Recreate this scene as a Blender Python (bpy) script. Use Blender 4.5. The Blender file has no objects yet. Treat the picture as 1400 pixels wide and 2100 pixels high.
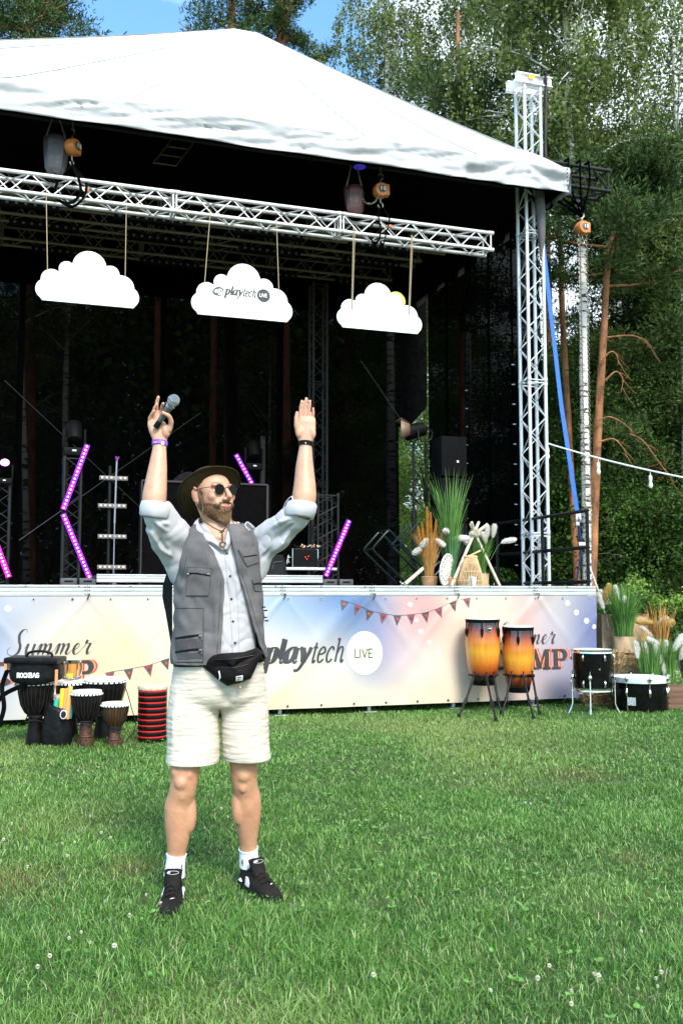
import bpy, bmesh, math, random
import numpy as np
from mathutils import Vector, Matrix, Euler, noise as mnoise
from mathutils.bvhtree import BVHTree
PI = math.pi
scene = bpy.context.scene
COL = scene.collection

# ------------------------------------------------------------------ camera
FPX = 1950.0; PITCH = math.radians(4.84); EYE = 1.30      # focal length in photo pixels, tilt, eye height
cam_d = bpy.data.cameras.new("camera"); cam = bpy.data.objects.new("camera", cam_d); COL.objects.link(cam)
cam_d.sensor_fit = 'VERTICAL'; cam_d.sensor_height = 36.0; cam_d.lens = 36.0 * FPX / 2100.0
cam_d.clip_start = 0.05; cam_d.clip_end = 2000
cam.location = (0, 0, EYE); cam.rotation_euler = (PI/2 + PITCH, 0, 0)
scene.camera = cam

# ------------------------------------------------------------------ sky, sun, exposure
SUN_EL = math.radians(44); SUN_AZ = math.radians(160)     # azimuth clockwise from +Y
world = bpy.data.worlds.new("World"); scene.world = world; world.use_nodes = True
nt = world.node_tree; N = nt.nodes; L = nt.links
bg = N['Background']; bg.inputs['Strength'].default_value = 0.14
sky = N.new('ShaderNodeTexSky'); sky.sky_type = 'NISHITA'; sky.sun_disc = False
sky.sun_elevation = SUN_EL; sky.sun_rotation = SUN_AZ; sky.air_density = 1.0; sky.dust_density = 1.2; sky.ozone_density = 1.0
tc = N.new('ShaderNodeTexCoord')
nz = N.new('ShaderNodeTexNoise'); nz.inputs['Scale'].default_value = 3.2; nz.inputs['Detail'].default_value = 8; nz.inputs['Roughness'].default_value = .6
mp = N.new('ShaderNodeMapping'); mp.inputs['Scale'].default_value = (1, 1, 1.9); mp.inputs['Location'].default_value = (.35, 0.1, .2)
L.new(tc.outputs['Generated'], mp.inputs['Vector']); L.new(mp.outputs[0], nz.inputs['Vector'])
cr = N.new('ShaderNodeValToRGB'); cr.color_ramp.elements[0].position = .47; cr.color_ramp.elements[1].position = .62
L.new(nz.outputs['Fac'], cr.inputs[0])
# more cloud low in the sky and to the right, where the photograph shows it
sx = N.new('ShaderNodeSeparateXYZ'); L.new(tc.outputs['Generated'], sx.inputs[0])
gr = N.new('ShaderNodeMapRange'); gr.inputs['From Min'].default_value = -.02; gr.inputs['From Max'].default_value = .25
gr.inputs['To Min'].default_value = -.05; gr.inputs['To Max'].default_value = .30
L.new(sx.outputs['X'], gr.inputs['Value'])
ad = N.new('ShaderNodeMath'); ad.operation = 'ADD'; ad.use_clamp = True
L.new(nz.outputs['Fac'], ad.inputs[0]); L.new(gr.outputs[0], ad.inputs[1]); L.new(ad.outputs[0], cr.inputs[0])
mx = N.new('ShaderNodeMix'); mx.data_type = 'RGBA'
sk = N.new('ShaderNodeMix'); sk.data_type = 'RGBA'; sk.blend_type = 'MULTIPLY'; sk.inputs['Factor'].default_value = 1; sk.inputs['B'].default_value = (1.05, 1.5, 1.7, 1)
L.new(sky.outputs[0], sk.inputs['A']); L.new(cr.outputs[0], mx.inputs['Factor']); L.new(sk.outputs['Result'], mx.inputs['A'])
mx.inputs['B'].default_value = (5.6, 6.5, 7.2, 1)
L.new(mx.outputs['Result'], bg.inputs['Color'])
sun_d = bpy.data.lights.new("sun", 'SUN'); sun_d.energy = 3.1; sun_d.angle = math.radians(20); sun_d.color = (1, .95, .87)
sun = bpy.data.objects.new("sun", sun_d); COL.objects.link(sun)
sdir = Vector((math.sin(SUN_AZ)*math.cos(SUN_EL), math.cos(SUN_AZ)*math.cos(SUN_EL), math.sin(SUN_EL)))
sun.rotation_euler = (-sdir).to_track_quat('-Z', 'Y').to_euler(); sun.location = sdir * 60
vs = scene.view_settings; vs.view_transform = 'Standard'; vs.look = 'None'; vs.gamma = 1; vs.exposure = 0.85
try: vs.use_curve_mapping = False
except Exception: pass
scene.cycles.max_bounces = 8; scene.cycles.transparent_max_bounces = 16
scene.cycles.use_denoising = True

# ------------------------------------------------------------------ measuring helpers
def ray(px, py):
    x = (px-700)/FPX; v = -(py-1050)/FPX
    return Vector((x, math.cos(PITCH)-v*math.sin(PITCH), math.sin(PITCH)+v*math.cos(PITCH)))
def at(px, py, Y):
    r = ray(px, py); return Vector((0, 0, EYE)) + r*(Y/r.y)
def gnd(px, py, z=0.0):
    r = ray(px, py); return Vector((0, 0, EYE)) + r*((z-EYE)/r.z)
TH = math.atan2(1, 5985/FPX)                                # the stage front recedes to the right
DR = Vector((math.cos(TH), math.sin(TH), 0)); DD = Vector((-math.sin(TH), math.cos(TH), 0))
CORNER = gnd(1220, 1444)                                     # ground under the deck's front right corner
def W(s, t, z): return CORNER + DR*s + DD*t + Vector((0, 0, z))
def stp(px, py, t):                                          # photo pixel on the plane t behind the stage front -> s, z
    r = ray(px, py); k = (t + CORNER.dot(DD)) / r.dot(DD)
    P = Vector((0, 0, EYE)) + r*k
    return (P-CORNER).dot(DR), P.z

# ------------------------------------------------------------------ object helpers
class MB:
    def __init__(s): s.v = []; s.f = []; s.m = []; s.mi = 0
    def add(s, vs, fs):
        b = len(s.v); s.v += [tuple(p) for p in vs]; s.f += [tuple(i+b for i in f) for f in fs]; s.m += [s.mi]*len(fs); return s
    def box(s, c, d, R=None, bev=0.0):
        x, y, z = d[0]/2, d[1]/2, d[2]/2; c = Vector(c)
        if bev > 0:
            bm = bmesh.new(); bmesh.ops.create_cube(bm, size=1)
            for v in bm.verts: v.co = Vector((v.co.x*2*x, v.co.y*2*y, v.co.z*2*z))
            bmesh.ops.bevel(bm, geom=bm.edges[:], offset=bev, segments=2, affect='EDGES', profile=.6)
            vs = [v.co.copy() for v in bm.verts]; fs = [[v.index for v in f.verts] for f in bm.faces]; bm.free()
        else:
            vs = [Vector((a, b, e)) for a in (-x, x) for b in (-y, y) for e in (-z, z)]
            fs = [(0, 1, 3, 2), (4, 6, 7, 5), (0, 4, 5, 1), (2, 3, 7, 6), (0, 2, 6, 4), (1, 5, 7, 3)]
        if R is not None: vs = [R @ v for v in vs]
        return s.add([v + c for v in vs], fs)
    def tube(s, pts, r, n=8, sx=1.0, caps=True, ref=None):
        pts = [Vector(p) for p in pts]; k = len(pts)
        rs = list(r) if hasattr(r, '__len__') else [r]*k
        vs = []; up = Vector(ref) if ref is not None else None
        for i, p in enumerate(pts):
            t = (pts[min(i+1, k-1)] - pts[max(i-1, 0)])
            t = t.normalized() if t.length > 1e-9 else Vector((0, 0, 1))
            if up is None: up = Vector((1, 0, 0)) if abs(t.x) < .8 else Vector((0, 1, 0))
            a = (up - t*up.dot(t)); a = a.normalized() if a.length > 1e-6 else t.orthogonal().normalized()
            b = t.cross(a); up = a if ref is None else Vector(ref)
            for j in range(n):
                q = 2*PI*j/n; vs.append(p + (a*math.cos(q)*sx + b*math.sin(q))*rs[i])
        fs = [(i*n+j, i*n+(j+1) % n, (i+1)*n+(j+1) % n, (i+1)*n+j) for i in range(k-1) for j in range(n)]
        if caps: fs += [tuple(range(n))[::-1], tuple((k-1)*n+j for j in range(n))]
        return s.add(vs, fs)
    def lathe(s, prof, n=32, c=(0, 0, 0), R=None, sx=1, sy=1, cap=True):
        c = Vector(c); vs = []
        for (r, z) in prof:
            for j in range(n):
                q = 2*PI*j/n; v = Vector((r*sx*math.cos(q), r*sy*math.sin(q), z))
                vs.append((R @ v if R is not None else v) + c)
        k = len(prof)
        fs = [(i*n+j, i*n+(j+1) % n, (i+1)*n+(j+1) % n, (i+1)*n+j) for i in range(k-1) for j in range(n)]
        if cap: fs += [tuple(range(n))[::-1], tuple((k-1)*n+j for j in range(n))]
        return s.add(vs, fs)
    def ell(s, c, r, R=None, n=16, k=10):
        prof = [(math.sin(PI*i/k), -math.cos(PI*i/k)) for i in range(k+1)]
        c = Vector(c); vs = []
        for (a, z) in prof:
            for j in range(n):
                q = 2*PI*j/n; v = Vector((r[0]*max(a, 1e-3)*math.cos(q), r[1]*max(a, 1e-3)*math.sin(q), r[2]*z))
                vs.append((R @ v if R is not None else v) + c)
        fs = [(i*n+j, i*n+(j+1) % n, (i+1)*n+(j+1) % n, (i+1)*n+j) for i in range(k) for j in range(n)]
        fs += [tuple(range(n))[::-1], tuple(k*n+j for j in range(n))]
        return s.add(vs, fs)
    def grid(s, P, nu, nv, fn):
        vs = [fn(i/(nu), j/(nv)) for j in range(nv+1) for i in range(nu+1)]
        w = nu+1
        fs = [(j*w+i, j*w+i+1, (j+1)*w+i+1, (j+1)*w+i) for j in range(nv) for i in range(nu)]
        return s.add(vs, fs)
    def prism(s, poly, y0, y1, fn=None):                     # outline in (x, z), thick along y
        n = len(poly); f = fn or (lambda x, y, z: (x, y, z))
        vs = [f(x, y0, z) for x, z in poly] + [f(x, y1, z) for x, z in poly]
        fs = [tuple(range(n)), tuple(range(n, 2*n))[::-1]] + [(i, i+n, (i+1) % n + n, (i+1) % n) for i in range(n)]
        return s.add(vs, fs)
    def build(s, name, mats, parent=None, smooth=True, off=None, auto=None):
        me = bpy.data.meshes.new(name)
        vs = s.v
        if off is not None: o = Vector(off); vs = [(v[0]-o.x, v[1]-o.y, v[2]-o.z) for v in vs]
        me.from_pydata(vs, [], s.f)
        if not isinstance(mats, (list, tuple)): mats = [mats]
        for m in mats: me.materials.append(m)
        if len(mats) > 1: me.polygons.foreach_set('material_index', s.m)
        if smooth:
            me.polygons.foreach_set('use_smooth', [True]*len(me.polygons))
            me.set_sharp_from_angle(angle=math.radians(auto or 38))
        me.update()
        ob = bpy.data.objects.new(name, me); COL.objects.link(ob)
        if parent is not None: ob.parent = parent
        return ob
def meta(o, label=None, cat=None, group=None, kind=None):
    if label: o['label'] = label
    if cat: o['category'] = cat
    if group: o['group'] = group
    if kind: o['kind'] = kind
    return o
def thing(name, label, cat, loc=(0, 0, 0), rz=0.0, group=None):
    o = bpy.data.objects.new(name, None); COL.objects.link(o); o.empty_display_size = .1
    o.location = loc; o.rotation_euler = (0, 0, rz)
    return meta(o, label, cat, group)
def sthing(name, label, cat, s, t, z, rz=0.0, group=None):   # a thing that stands in the stage's own frame
    return thing(name, label, cat, W(s, t, z), TH+rz, group)
def copy_tree(o, parent=None):
    c = o.copy(); COL.objects.link(c)
    if parent is not None: c.parent = parent
    for ch in [x for x in o.children]: copy_tree(ch, c)
    return c
def lerp(a, b, k): return a + (b-a)*k
def spline(pts, n=8):                                        # Catmull-Rom through the points
    P = [Vector(p) for p in pts]; out = []
    for i in range(len(P)-1):
        p0 = P[i-1] if i > 0 else P[i]*2-P[i+1]; p1 = P[i]; p2 = P[i+1]; p3 = P[i+2] if i+2 < len(P) else P[i+1]*2-P[i]
        for j in range(n):
            u = j/n; out.append(.5*((2*p1)+(p2-p0)*u+(2*p0-5*p1+4*p2-p3)*u*u+(3*p1-p0-3*p2+p3)*u**3))
    out.append(P[-1]); return out
def interp(xs, ys, x): return float(np.interp(x, xs, ys))

# ------------------------------------------------------------------ materials
MATS = {}
def mat(name, col, rough=.6, metal=0.0, var=.12, vs=12.0, bump=0.0, bs=60.0, col2=None, emit=None, es=0, island=0.0,
        trans=0.0, coat=0.0, attr=None, sheen=0.0, stretch=None, spec=None, sss=0.0):
    if name in MATS: return MATS[name]
    if spec is None and max(col) < .03: spec = .12
    m = bpy.data.materials.new(name); m.use_nodes = True; T = m.node_tree; n = T.nodes; l = T.links
    b = n['Principled BSDF']; b.inputs['Roughness'].default_value = rough; b.inputs['Metallic'].default_value = metal
    if coat: b.inputs['Coat Weight'].default_value = coat; b.inputs['Coat Roughness'].default_value = .08
    if sheen: b.inputs['Sheen Weight'].default_value = sheen
    if spec is not None: b.inputs['Specular IOR Level'].default_value = spec
    if sss:
        b.inputs['Subsurface Weight'].default_value = sss; b.inputs['Subsurface Radius'].default_value = (.012, .005, .003); b.inputs['Subsurface Scale'].default_value = 1.0
    tcn = n.new('ShaderNodeTexCoord'); vec = tcn.outputs['Object']
    if stretch:
        mpn = n.new('ShaderNodeMapping'); mpn.inputs['Scale'].default_value = stretch; l.new(vec, mpn.inputs[0]); vec = mpn.outputs[0]
    no = n.new('ShaderNodeTexNoise'); no.inputs['Scale'].default_value = vs; no.inputs['Detail'].default_value = 6; no.inputs['Roughness'].default_value = .6
    l.new(vec, no.inputs['Vector'])
    mixn = n.new('ShaderNodeMix'); mixn.data_type = 'RGBA'
    c1 = col; c2 = col2 or tuple(min(1, c*(1+var*1.2)+.01*var) for c in col); c0 = col if col2 else tuple(c*(1-var) for c in col)
    mixn.inputs['A'].default_value = (*c0, 1); mixn.inputs['B'].default_value = (*c2, 1)
    mr = n.new('ShaderNodeMapRange'); mr.inputs['From Min'].default_value = .3; mr.inputs['From Max'].default_value = .7
    l.new(no.outputs['Fac'], mr.inputs['Value']); l.new(mr.outputs[0], mixn.inputs['Factor'])
    out = mixn.outputs['Result']
    if attr:
        an = n.new('ShaderNodeAttribute'); an.attribute_name = attr
        mu = n.new('ShaderNodeMix'); mu.data_type = 'RGBA'; mu.blend_type = 'MULTIPLY'; mu.inputs['Factor'].default_value = 1
        l.new(an.outputs['Color'], mu.inputs['A']); l.new(out, mu.inputs['B']); out = mu.outputs['Result']
    if island:
        ge = n.new('ShaderNodeNewGeometry'); mr2 = n.new('ShaderNodeMapRange')
        mr2.inputs['To Min'].default_value = 1-island; mr2.inputs['To Max'].default_value = 1+island
        l.new(ge.outputs['Random Per Island'], mr2.inputs['Value'])
        vm = n.new('ShaderNodeVectorMath'); vm.operation = 'SCALE'; l.new(out, vm.inputs[0]); l.new(mr2.outputs[0], vm.inputs['Scale']); out = vm.outputs[0]
    l.new(out, b.inputs['Base Color'])
    if emit: b.inputs['Emission Color'].default_value = (*emit, 1); b.inputs['Emission Strength'].default_value = es
    if bump:
        bn = n.new('ShaderNodeTexNoise'); bn.inputs['Scale'].default_value = bs; bn.inputs['Detail'].default_value = 5
        l.new(vec, bn.inputs['Vector'])
        bu = n.new('ShaderNodeBump'); bu.inputs['Strength'].default_value = min(1, bump); bu.inputs['Distance'].default_value = .01*max(1, bump)
        l.new(bn.outputs['Fac'], bu.inputs['Height']); l.new(bu.outputs[0], b.inputs['Normal'])
    if trans:
        tr = n.new('ShaderNodeBsdfTranslucent'); l.new(out, tr.inputs['Color'])
        ms = n.new('ShaderNodeMixShader'); ms.inputs[0].default_value = trans
        l.new(b.outputs[0], ms.inputs[1]); l.new(tr.outputs[0], ms.inputs[2]); l.new(ms.outputs[0], n['Material Output'].inputs['Surface'])
    MATS[name] = m
    return m
def mesh_cloth(name, col, see):                               # woven mesh: part of the light passes straight through
    m = mat(name, col, rough=1, var=.25, vs=2.0, stretch=(6, 6, 1), spec=.0)
    n = m.node_tree.nodes; l = m.node_tree.links
    t = n.new('ShaderNodeBsdfTransparent'); ms = n.new('ShaderNodeMixShader'); ms.inputs[0].default_value = see
    l.new(n['Principled BSDF'].outputs[0], ms.inputs[1]); l.new(t.outputs[0], ms.inputs[2]); l.new(ms.outputs[0], n['Material Output'].inputs['Surface'])
    return m
ALU = mat('aluminium', (.72, .74, .75), rough=.34, metal=.55, var=.12, vs=9, bump=.15, bs=80)
ALU_DK = mat('aluminium_shade_tone', (.20, .18, .12), rough=.5, metal=.4, var=.2)  # aluminium darkened and gilded, dim golden light put into its colour
BLACK = mat('black_paint', (.004, .004, .0045), rough=.5, spec=.3, var=.2)
BLACK_CL = mat('black_cloth', (.0018, .0018, .002), rough=1, var=.3, spec=.03)
BLACK_PL = mat('black_plastic', (.003, .003, .0034), rough=.6, spec=.1, var=.2)
CHROME = mat('chrome', (.80, .80, .80), rough=.15, metal=1.0, var=.05)
WHITE = mat('white_paint', (.86, .86, .86), rough=.5, var=.03)
# ================================================================== ground, grass, trees
rng = np.random.default_rng(7)
gm = mat('soil_and_turf', (.040, .070, .014), rough=.95, col2=(.075, .095, .025), vs=1.6, bump=.6, bs=25)
m = MB(); m.add([(-150, -40, 0), (150, -40, 0), (150, 260, 0), (-150, 260, 0)], [(0, 1, 2, 3)])
meta(m.build('ground', gm, smooth=False), kind='structure')

def arr_mesh(name, V, F3=None, F4=None, colr=None, mats=None, parent=None, off=None):
    me = bpy.data.meshes.new(name)
    V = np.asarray(V, dtype=np.float32)
    if off is not None: V = V - np.asarray(off, dtype=np.float32)
    n3 = 0 if F3 is None else len(F3); n4 = 0 if F4 is None else len(F4)
    me.vertices.add(len(V)); me.vertices.foreach_set('co', V.ravel())
    idx = np.concatenate([np.asarray(x, dtype=np.int32).ravel() for x in (F3, F4) if x is not None])
    me.loops.add(len(idx)); me.loops.foreach_set('vertex_index', idx)
    ls = np.concatenate([np.arange(n3)*3, n3*3+np.arange(n4)*4]).astype(np.int32)
    me.polygons.add(n3+n4); me.polygons.foreach_set('loop_start', ls)
    if colr is not None:
        at_ = me.color_attributes.new('col', 'FLOAT_COLOR', 'POINT')
        c = np.ones((len(V), 4), dtype=np.float32); c[:, :3] = colr; at_.data.foreach_set('color', c.ravel())
    me.update(calc_edges=True); me.validate()
    if mats: me.materials.append(mats)
    ob = bpy.data.objects.new(name, me); COL.objects.link(ob)
    if parent is not None: ob.parent = parent
    return ob

def vnoise(x, y, sc, seed=0):                                # smooth value noise on a plane
    x = x/sc+31.7*seed; y = y/sc+17.3*seed
    xi = np.floor(x).astype(int); yi = np.floor(y).astype(int); fx = x-xi; fy = y-yi
    fx = fx*fx*(3-2*fx); fy = fy*fy*(3-2*fy)
    h = lambda a, b: np.modf(np.abs(np.sin(a*127.1+b*311.7+seed*7.7)*43758.5453))[0]
    return (h(xi, yi)*(1-fx)+h(xi+1, yi)*fx)*(1-fy)+(h(xi, yi+1)*(1-fx)+h(xi+1, yi+1)*fx)*fy

def grass_band(y0, y1, dens, w, h0, h1, side=1.2):
    area_n = int(dens*(y1-y0)*(.80*(y0+y1)/2*1.0+2*side))
    y = rng.uniform(y0, y1, area_n*2); x = rng.uniform(-.5, .5, area_n*2)*(.80*y1+2*side)
    k = np.abs(x) < (.40*y+side); x = x[k][:area_n]; y = y[k][:area_n]; n = len(x)
    cl = vnoise(x, y, .13, 1); keep = rng.random(n) < (.35+.9*cl); x = x[keep]; y = y[keep]; n = len(x)
    big = vnoise(x, y, .9, 2); mid = vnoise(x, y, .32, 3)
    h = (h0+(h1-h0)*rng.random(n)**1.6)*(.65+.7*mid)
    az = rng.uniform(0, 2*PI, n)
    lean = rng.uniform(.2, 1.6, n)
    dx = np.cos(az); dy = np.sin(az)
    px, py = -dy, dx
    tw = rng.uniform(-1, 1, n); px2 = np.cos(az+PI/2+tw*.8); py2 = np.sin(az+PI/2+tw*.8)
    ww = w*rng.uniform(.6, 1.3, n)
    V = np.zeros((n, 7, 3), dtype=np.float32)
    prof = ((0, 0, 1.0), (.45, .22, .95), (.80, .58, .65))
    for i, (hz, ho, wf) in enumerate(prof):
        cx = x+dx*h*ho*lean; cy = y+dy*h*ho*lean; cz = h*hz*np.sqrt(np.maximum(.15, 1-(.5*lean)**2))
        V[:, 2*i, 0] = cx-px2*ww*wf/2; V[:, 2*i, 1] = cy-py2*ww*wf/2; V[:, 2*i, 2] = cz
        V[:, 2*i+1, 0] = cx+px2*ww*wf/2; V[:, 2*i+1, 1] = cy+py2*ww*wf/2; V[:, 2*i+1, 2] = cz
    V[:, 6, 0] = x+dx*h*lean*1.0; V[:, 6, 1] = y+dy*h*lean; V[:, 6, 2] = h*.92*np.sqrt(np.maximum(.1, 1-(.55*lean)**2))
    b = (np.arange(n)*7)[:, None]
    F4 = np.concatenate([b+np.array([[0, 1, 3, 2]]), b+np.array([[2, 3, 5, 4]])]); F3 = b+np.array([[4, 5, 6]])
    g = np.zeros((n, 3)); r = rng.random(n)
    base = np.array([.150, .320, .052]); yel = np.array([.29, .37, .10]); dk = np.array([.022, .105, .013]); straw = np.array([.46, .42, .26]); pale = np.array([.30, .47, .15])
    f1 = np.clip(rng.normal(.42, .42, n)+.45*(mid-.5), 0, 1)[:, None]
    dry = np.clip(vnoise(x, y, 1.3, 6)*1.6-.95+.035*(y-7), 0, .7)
    g = dk*(1-f1)+base*f1; g = g*(1-dry[:, None])+yel*dry[:, None]; g = np.where((rng.random(n) > .87)[:, None], pale, g)
    for (sx_, sy_, sr_) in ((270, 1786, .13), (20, 1812, .22), (1290, 1765, .10), (1195, 1592, .2)):
        q_ = gnd(sx_, sy_); k_ = .75*np.exp(-((x-q_.x)/sr_)**2-((y-q_.y)/(sr_*1.3))**2)[:, None]*rng.random((n, 1)); g = g*(1-k_)+np.array([.30, .20, .09])*k_
    st = (r > .978-.05*dry)[:, None]; g = np.where(st, straw, g); g *= (.85+.3*big[:, None])
    C = np.repeat(g[:, None, :], 7, axis=1)
    return V.reshape(-1, 3), F3, F4, C.reshape(-1, 3)
bands = [(2.0, 4.0, 21000, .0027, .020, .064), (4.0, 6.5, 13500, .0034, .016, .048), (6.5, 11.5, 6000, .0050, .018, .044), (11.5, 24, 750, .013, .03, .07)]
Vs, T3, T4, Cs, o = [], [], [], [], 0
for bnd in bands:
    V, F3, F4, C = grass_band(*bnd); Vs.append(V); T3.append(F3+o); T4.append(F4+o); Cs.append(C); o += len(V)
GR = mat('grass_blades', (1.0, 1.0, 1.0), rough=.42, var=.0, attr='col', trans=.22, spec=.38)
gob = arr_mesh('grass', np.concatenate(Vs), np.concatenate(T3), np.concatenate(T4), np.concatenate(Cs), GR)
meta(gob, 'mown green lawn grass in front of the stage', 'grass', kind='stuff')

# broad clover and plantain leaves between the blades
def leaf_patch():
    n = 2200; y = rng.uniform(2.2, 9.5, n); x = rng.uniform(-.5, .5, n)*(.8*9.5+1); k = np.abs(x) < .4*y+.6; x = x[k]; y = y[k]
    k = vnoise(x, y, .55, 11) > .52; x = x[k]; y = y[k]; n = len(x)
    V = []; F = []; C = []
    for i in range(n):
        z = .018+.03*rng.random(); a0 = rng.uniform(0, 2*PI); r = rng.uniform(.006, .011)
        col = np.array([.13, .30, .06])*rng.uniform(.7, 1.25)
        for q in range(3):
            a = a0+q*2.094; c = np.array([x[i]+math.cos(a)*r, y[i]+math.sin(a)*r, z]); b = len(V)
            for w in range(6):
                e = w*PI/3; V.append(c+np.array([math.cos(e)*r, math.sin(e)*r, .004*math.cos(e-a)+rng.uniform(-.002, .002)])); C.append(col)
            F.append((b, b+1, b+2, b+5)); F.append((b+5, b+2, b+3, b+4))
    return V, F, C
V, F, C = leaf_patch()
meta(arr_mesh('clover_leaves', V, None, F, np.array(C), GR), 'low clover leaves spread through the lawn', 'clover', kind='stuff')

# clover flowers, each its own small thing
CLW = mat('clover_petal', (.72, .66, .56), rough=.8, var=.2, vs=200)
CLG = mat('clover_stem', (.12, .22, .05), rough=.7)
fl = MB(); fl.tube([(0, 0, 0), (.004, 0, .04), (0, .003, .062)], .0012, 5); fl.mi = 1
for i in range(46):
    a = i*2.399; zz = 1-2*(i+.5)/46; rr = math.sqrt(1-zz*zz)
    d = Vector((rr*math.cos(a), rr*math.sin(a), zz*.9+.12)); c = Vector((0, .003, .066)) + d*.0055
    s_ = d.cross(Vector((0, 0, 1.01))).normalized()*.0018; e = c+d*.0062
    fl.add([c-s_, c+s_, e+s_*.7, e-s_*.7], [(0, 1, 2, 3)])
fpx = [(168, 1926), (142, 1940), (181, 1947), (216, 1953), (238, 1962), (102, 1982), (80, 2007), (213, 1863), (251, 1893), (263, 1901), (330, 1868), (303, 1846), (225, 1727),
       (246, 1717), (186, 1686), (211, 1720), (162, 1587), (201, 1577), (80, 1741), (155, 1738), (130, 1742), (135, 1766), (55, 1796), (102, 1631), (272, 1602), (470, 1686),
       (420, 1707), (452, 1670), (844, 1564), (845, 1570), (931, 1592), (950, 1600), (895, 1565), (957, 1586), (993, 1593), (1089, 1656), (769, 2023), (1124, 1998), (1187, 2030),
       (1222, 2022), (1346, 2026), (1356, 2019), (1344, 2040), (1308, 2028), (1172, 2054), (1167, 2085), (1006, 2048), (1312, 1925), (1337, 1950), (1223, 2019), (1350, 1710),
       (1279, 1562), (1076, 1655), (1207, 1893), (100, 1577), (24, 1700), (310, 1735), (575, 1752), (640, 1690), (20, 1722), (5, 1735), (860, 1640), (1121, 1588), (50, 2078), (1096, 2035)]
f0 = None
for i, (a, b) in enumerate([q for k_, q in enumerate(fpx) if k_ % 5 != 3]):
    p = gnd(a, b+6, .0)
    if f0 is None: f0 = fl.build('clover_flower', [CLG, CLW]); o = f0; meta(o, 'small white clover flower head standing in the lawn', 'flower', 'white clover flowers scattered in the lawn')
    else: o = f0.copy(); COL.objects.link(o)
    o.location = p; o.rotation_euler = (rng.uniform(-.2, .2), rng.uniform(-.2, .2), rng.uniform(0, 6)); q = rng.uniform(.5, .8); o.scale = (q, q, q)

# ------------------------------------------------------------------ trees
BARK_P = mat('pine_bark', (.095, .040, .018), rough=.9, col2=(.46, .20, .085), vs=7, bump=1.0, bs=22, stretch=(1, 1, .35))
BARK_G = mat('old_bark', (.075, .055, .04), rough=.95, col2=(.17, .12, .09), vs=8, bump=1.0, bs=30, stretch=(1, 1, .3))
BARK_B = mat('birch_bark', (.62, .60, .56), rough=.8, var=.1, vs=3, bump=.5, bs=30)
_n = BARK_B.node_tree.nodes; _l = BARK_B.node_tree.links
_mp = _n.new('ShaderNodeMapping'); _mp.inputs['Scale'].default_value = (2.2, 2.2, 11); _t = _n.new('ShaderNodeTexCoord'); _l.new(_t.outputs['Object'], _mp.inputs[0])
_no = _n.new('ShaderNodeTexNoise'); _no.inputs['Scale'].default_value = 1.6; _no.inputs['Detail'].default_value = 4; _l.new(_mp.outputs[0], _no.inputs['Vector'])
_cr = _n.new('ShaderNodeValToRGB'); _cr.color_ramp.elements[0].position = .53; _cr.color_ramp.elements[1].position = .60
_cr.color_ramp.elements[0].color = (.68, .66, .62, 1); _cr.color_ramp.elements[1].color = (.05, .045, .04, 1)
_l.new(_no.outputs['Fac'], _cr.inputs[0]); _l.new(_cr.outputs[0], _n['Principled BSDF'].inputs['Base Color'])
LEAF_B = mat('birch_leaves', (.085, .125, .028), rough=.55, col2=(.20, .25, .07), vs=.9, island=.5, trans=.35, spec=.2)
LEAF_P = mat('pine_needles', (.022, .050, .014), rough=.6, col2=(.085, .135, .035), vs=.8, island=.5, trans=.12, spec=.15)
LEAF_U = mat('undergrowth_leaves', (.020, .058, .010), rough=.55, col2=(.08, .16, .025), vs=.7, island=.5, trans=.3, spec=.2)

LEAF_G = mat('leaves_lit_tone', (.18, .32, .06), rough=.55, col2=(.36, .52, .12), vs=.9, island=.4, trans=.4, spec=.2)  # brightened leaf green, daylight put into the colour for the shaded backdrop gap
def leaf_quads(C, size, r, aspect=.62, droop=0.0, needle=False, dirs=None):
    n = len(C)
    a = r.normal(size=(n, 3)); a[:, 2] -= droop
    if dirs is not None: a = a*.55+dirs
    a /= np.linalg.norm(a, axis=1)[:, None]+1e-9
    b = np.cross(a, r.normal(size=(n, 3))); b /= np.linalg.norm(b, axis=1)[:, None]+1e-9
    s = (size*r.uniform(.6, 1.4, n))[:, None]
    if needle:
        V = np.stack([C, C+a*s*.6+b*s*.10*aspect/.62, C+a*s, C+a*s*.6-b*s*.10*aspect/.62], 1)
    else:
        V = np.stack([C-a*s*.5, C+b*s*.5*aspect, C+a*s*.5, C-b*s*.5*aspect], 1)
    return V.reshape(-1, 3), (np.arange(n)*4)[:, None]+np.array([[0, 1, 2, 3]])

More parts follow.
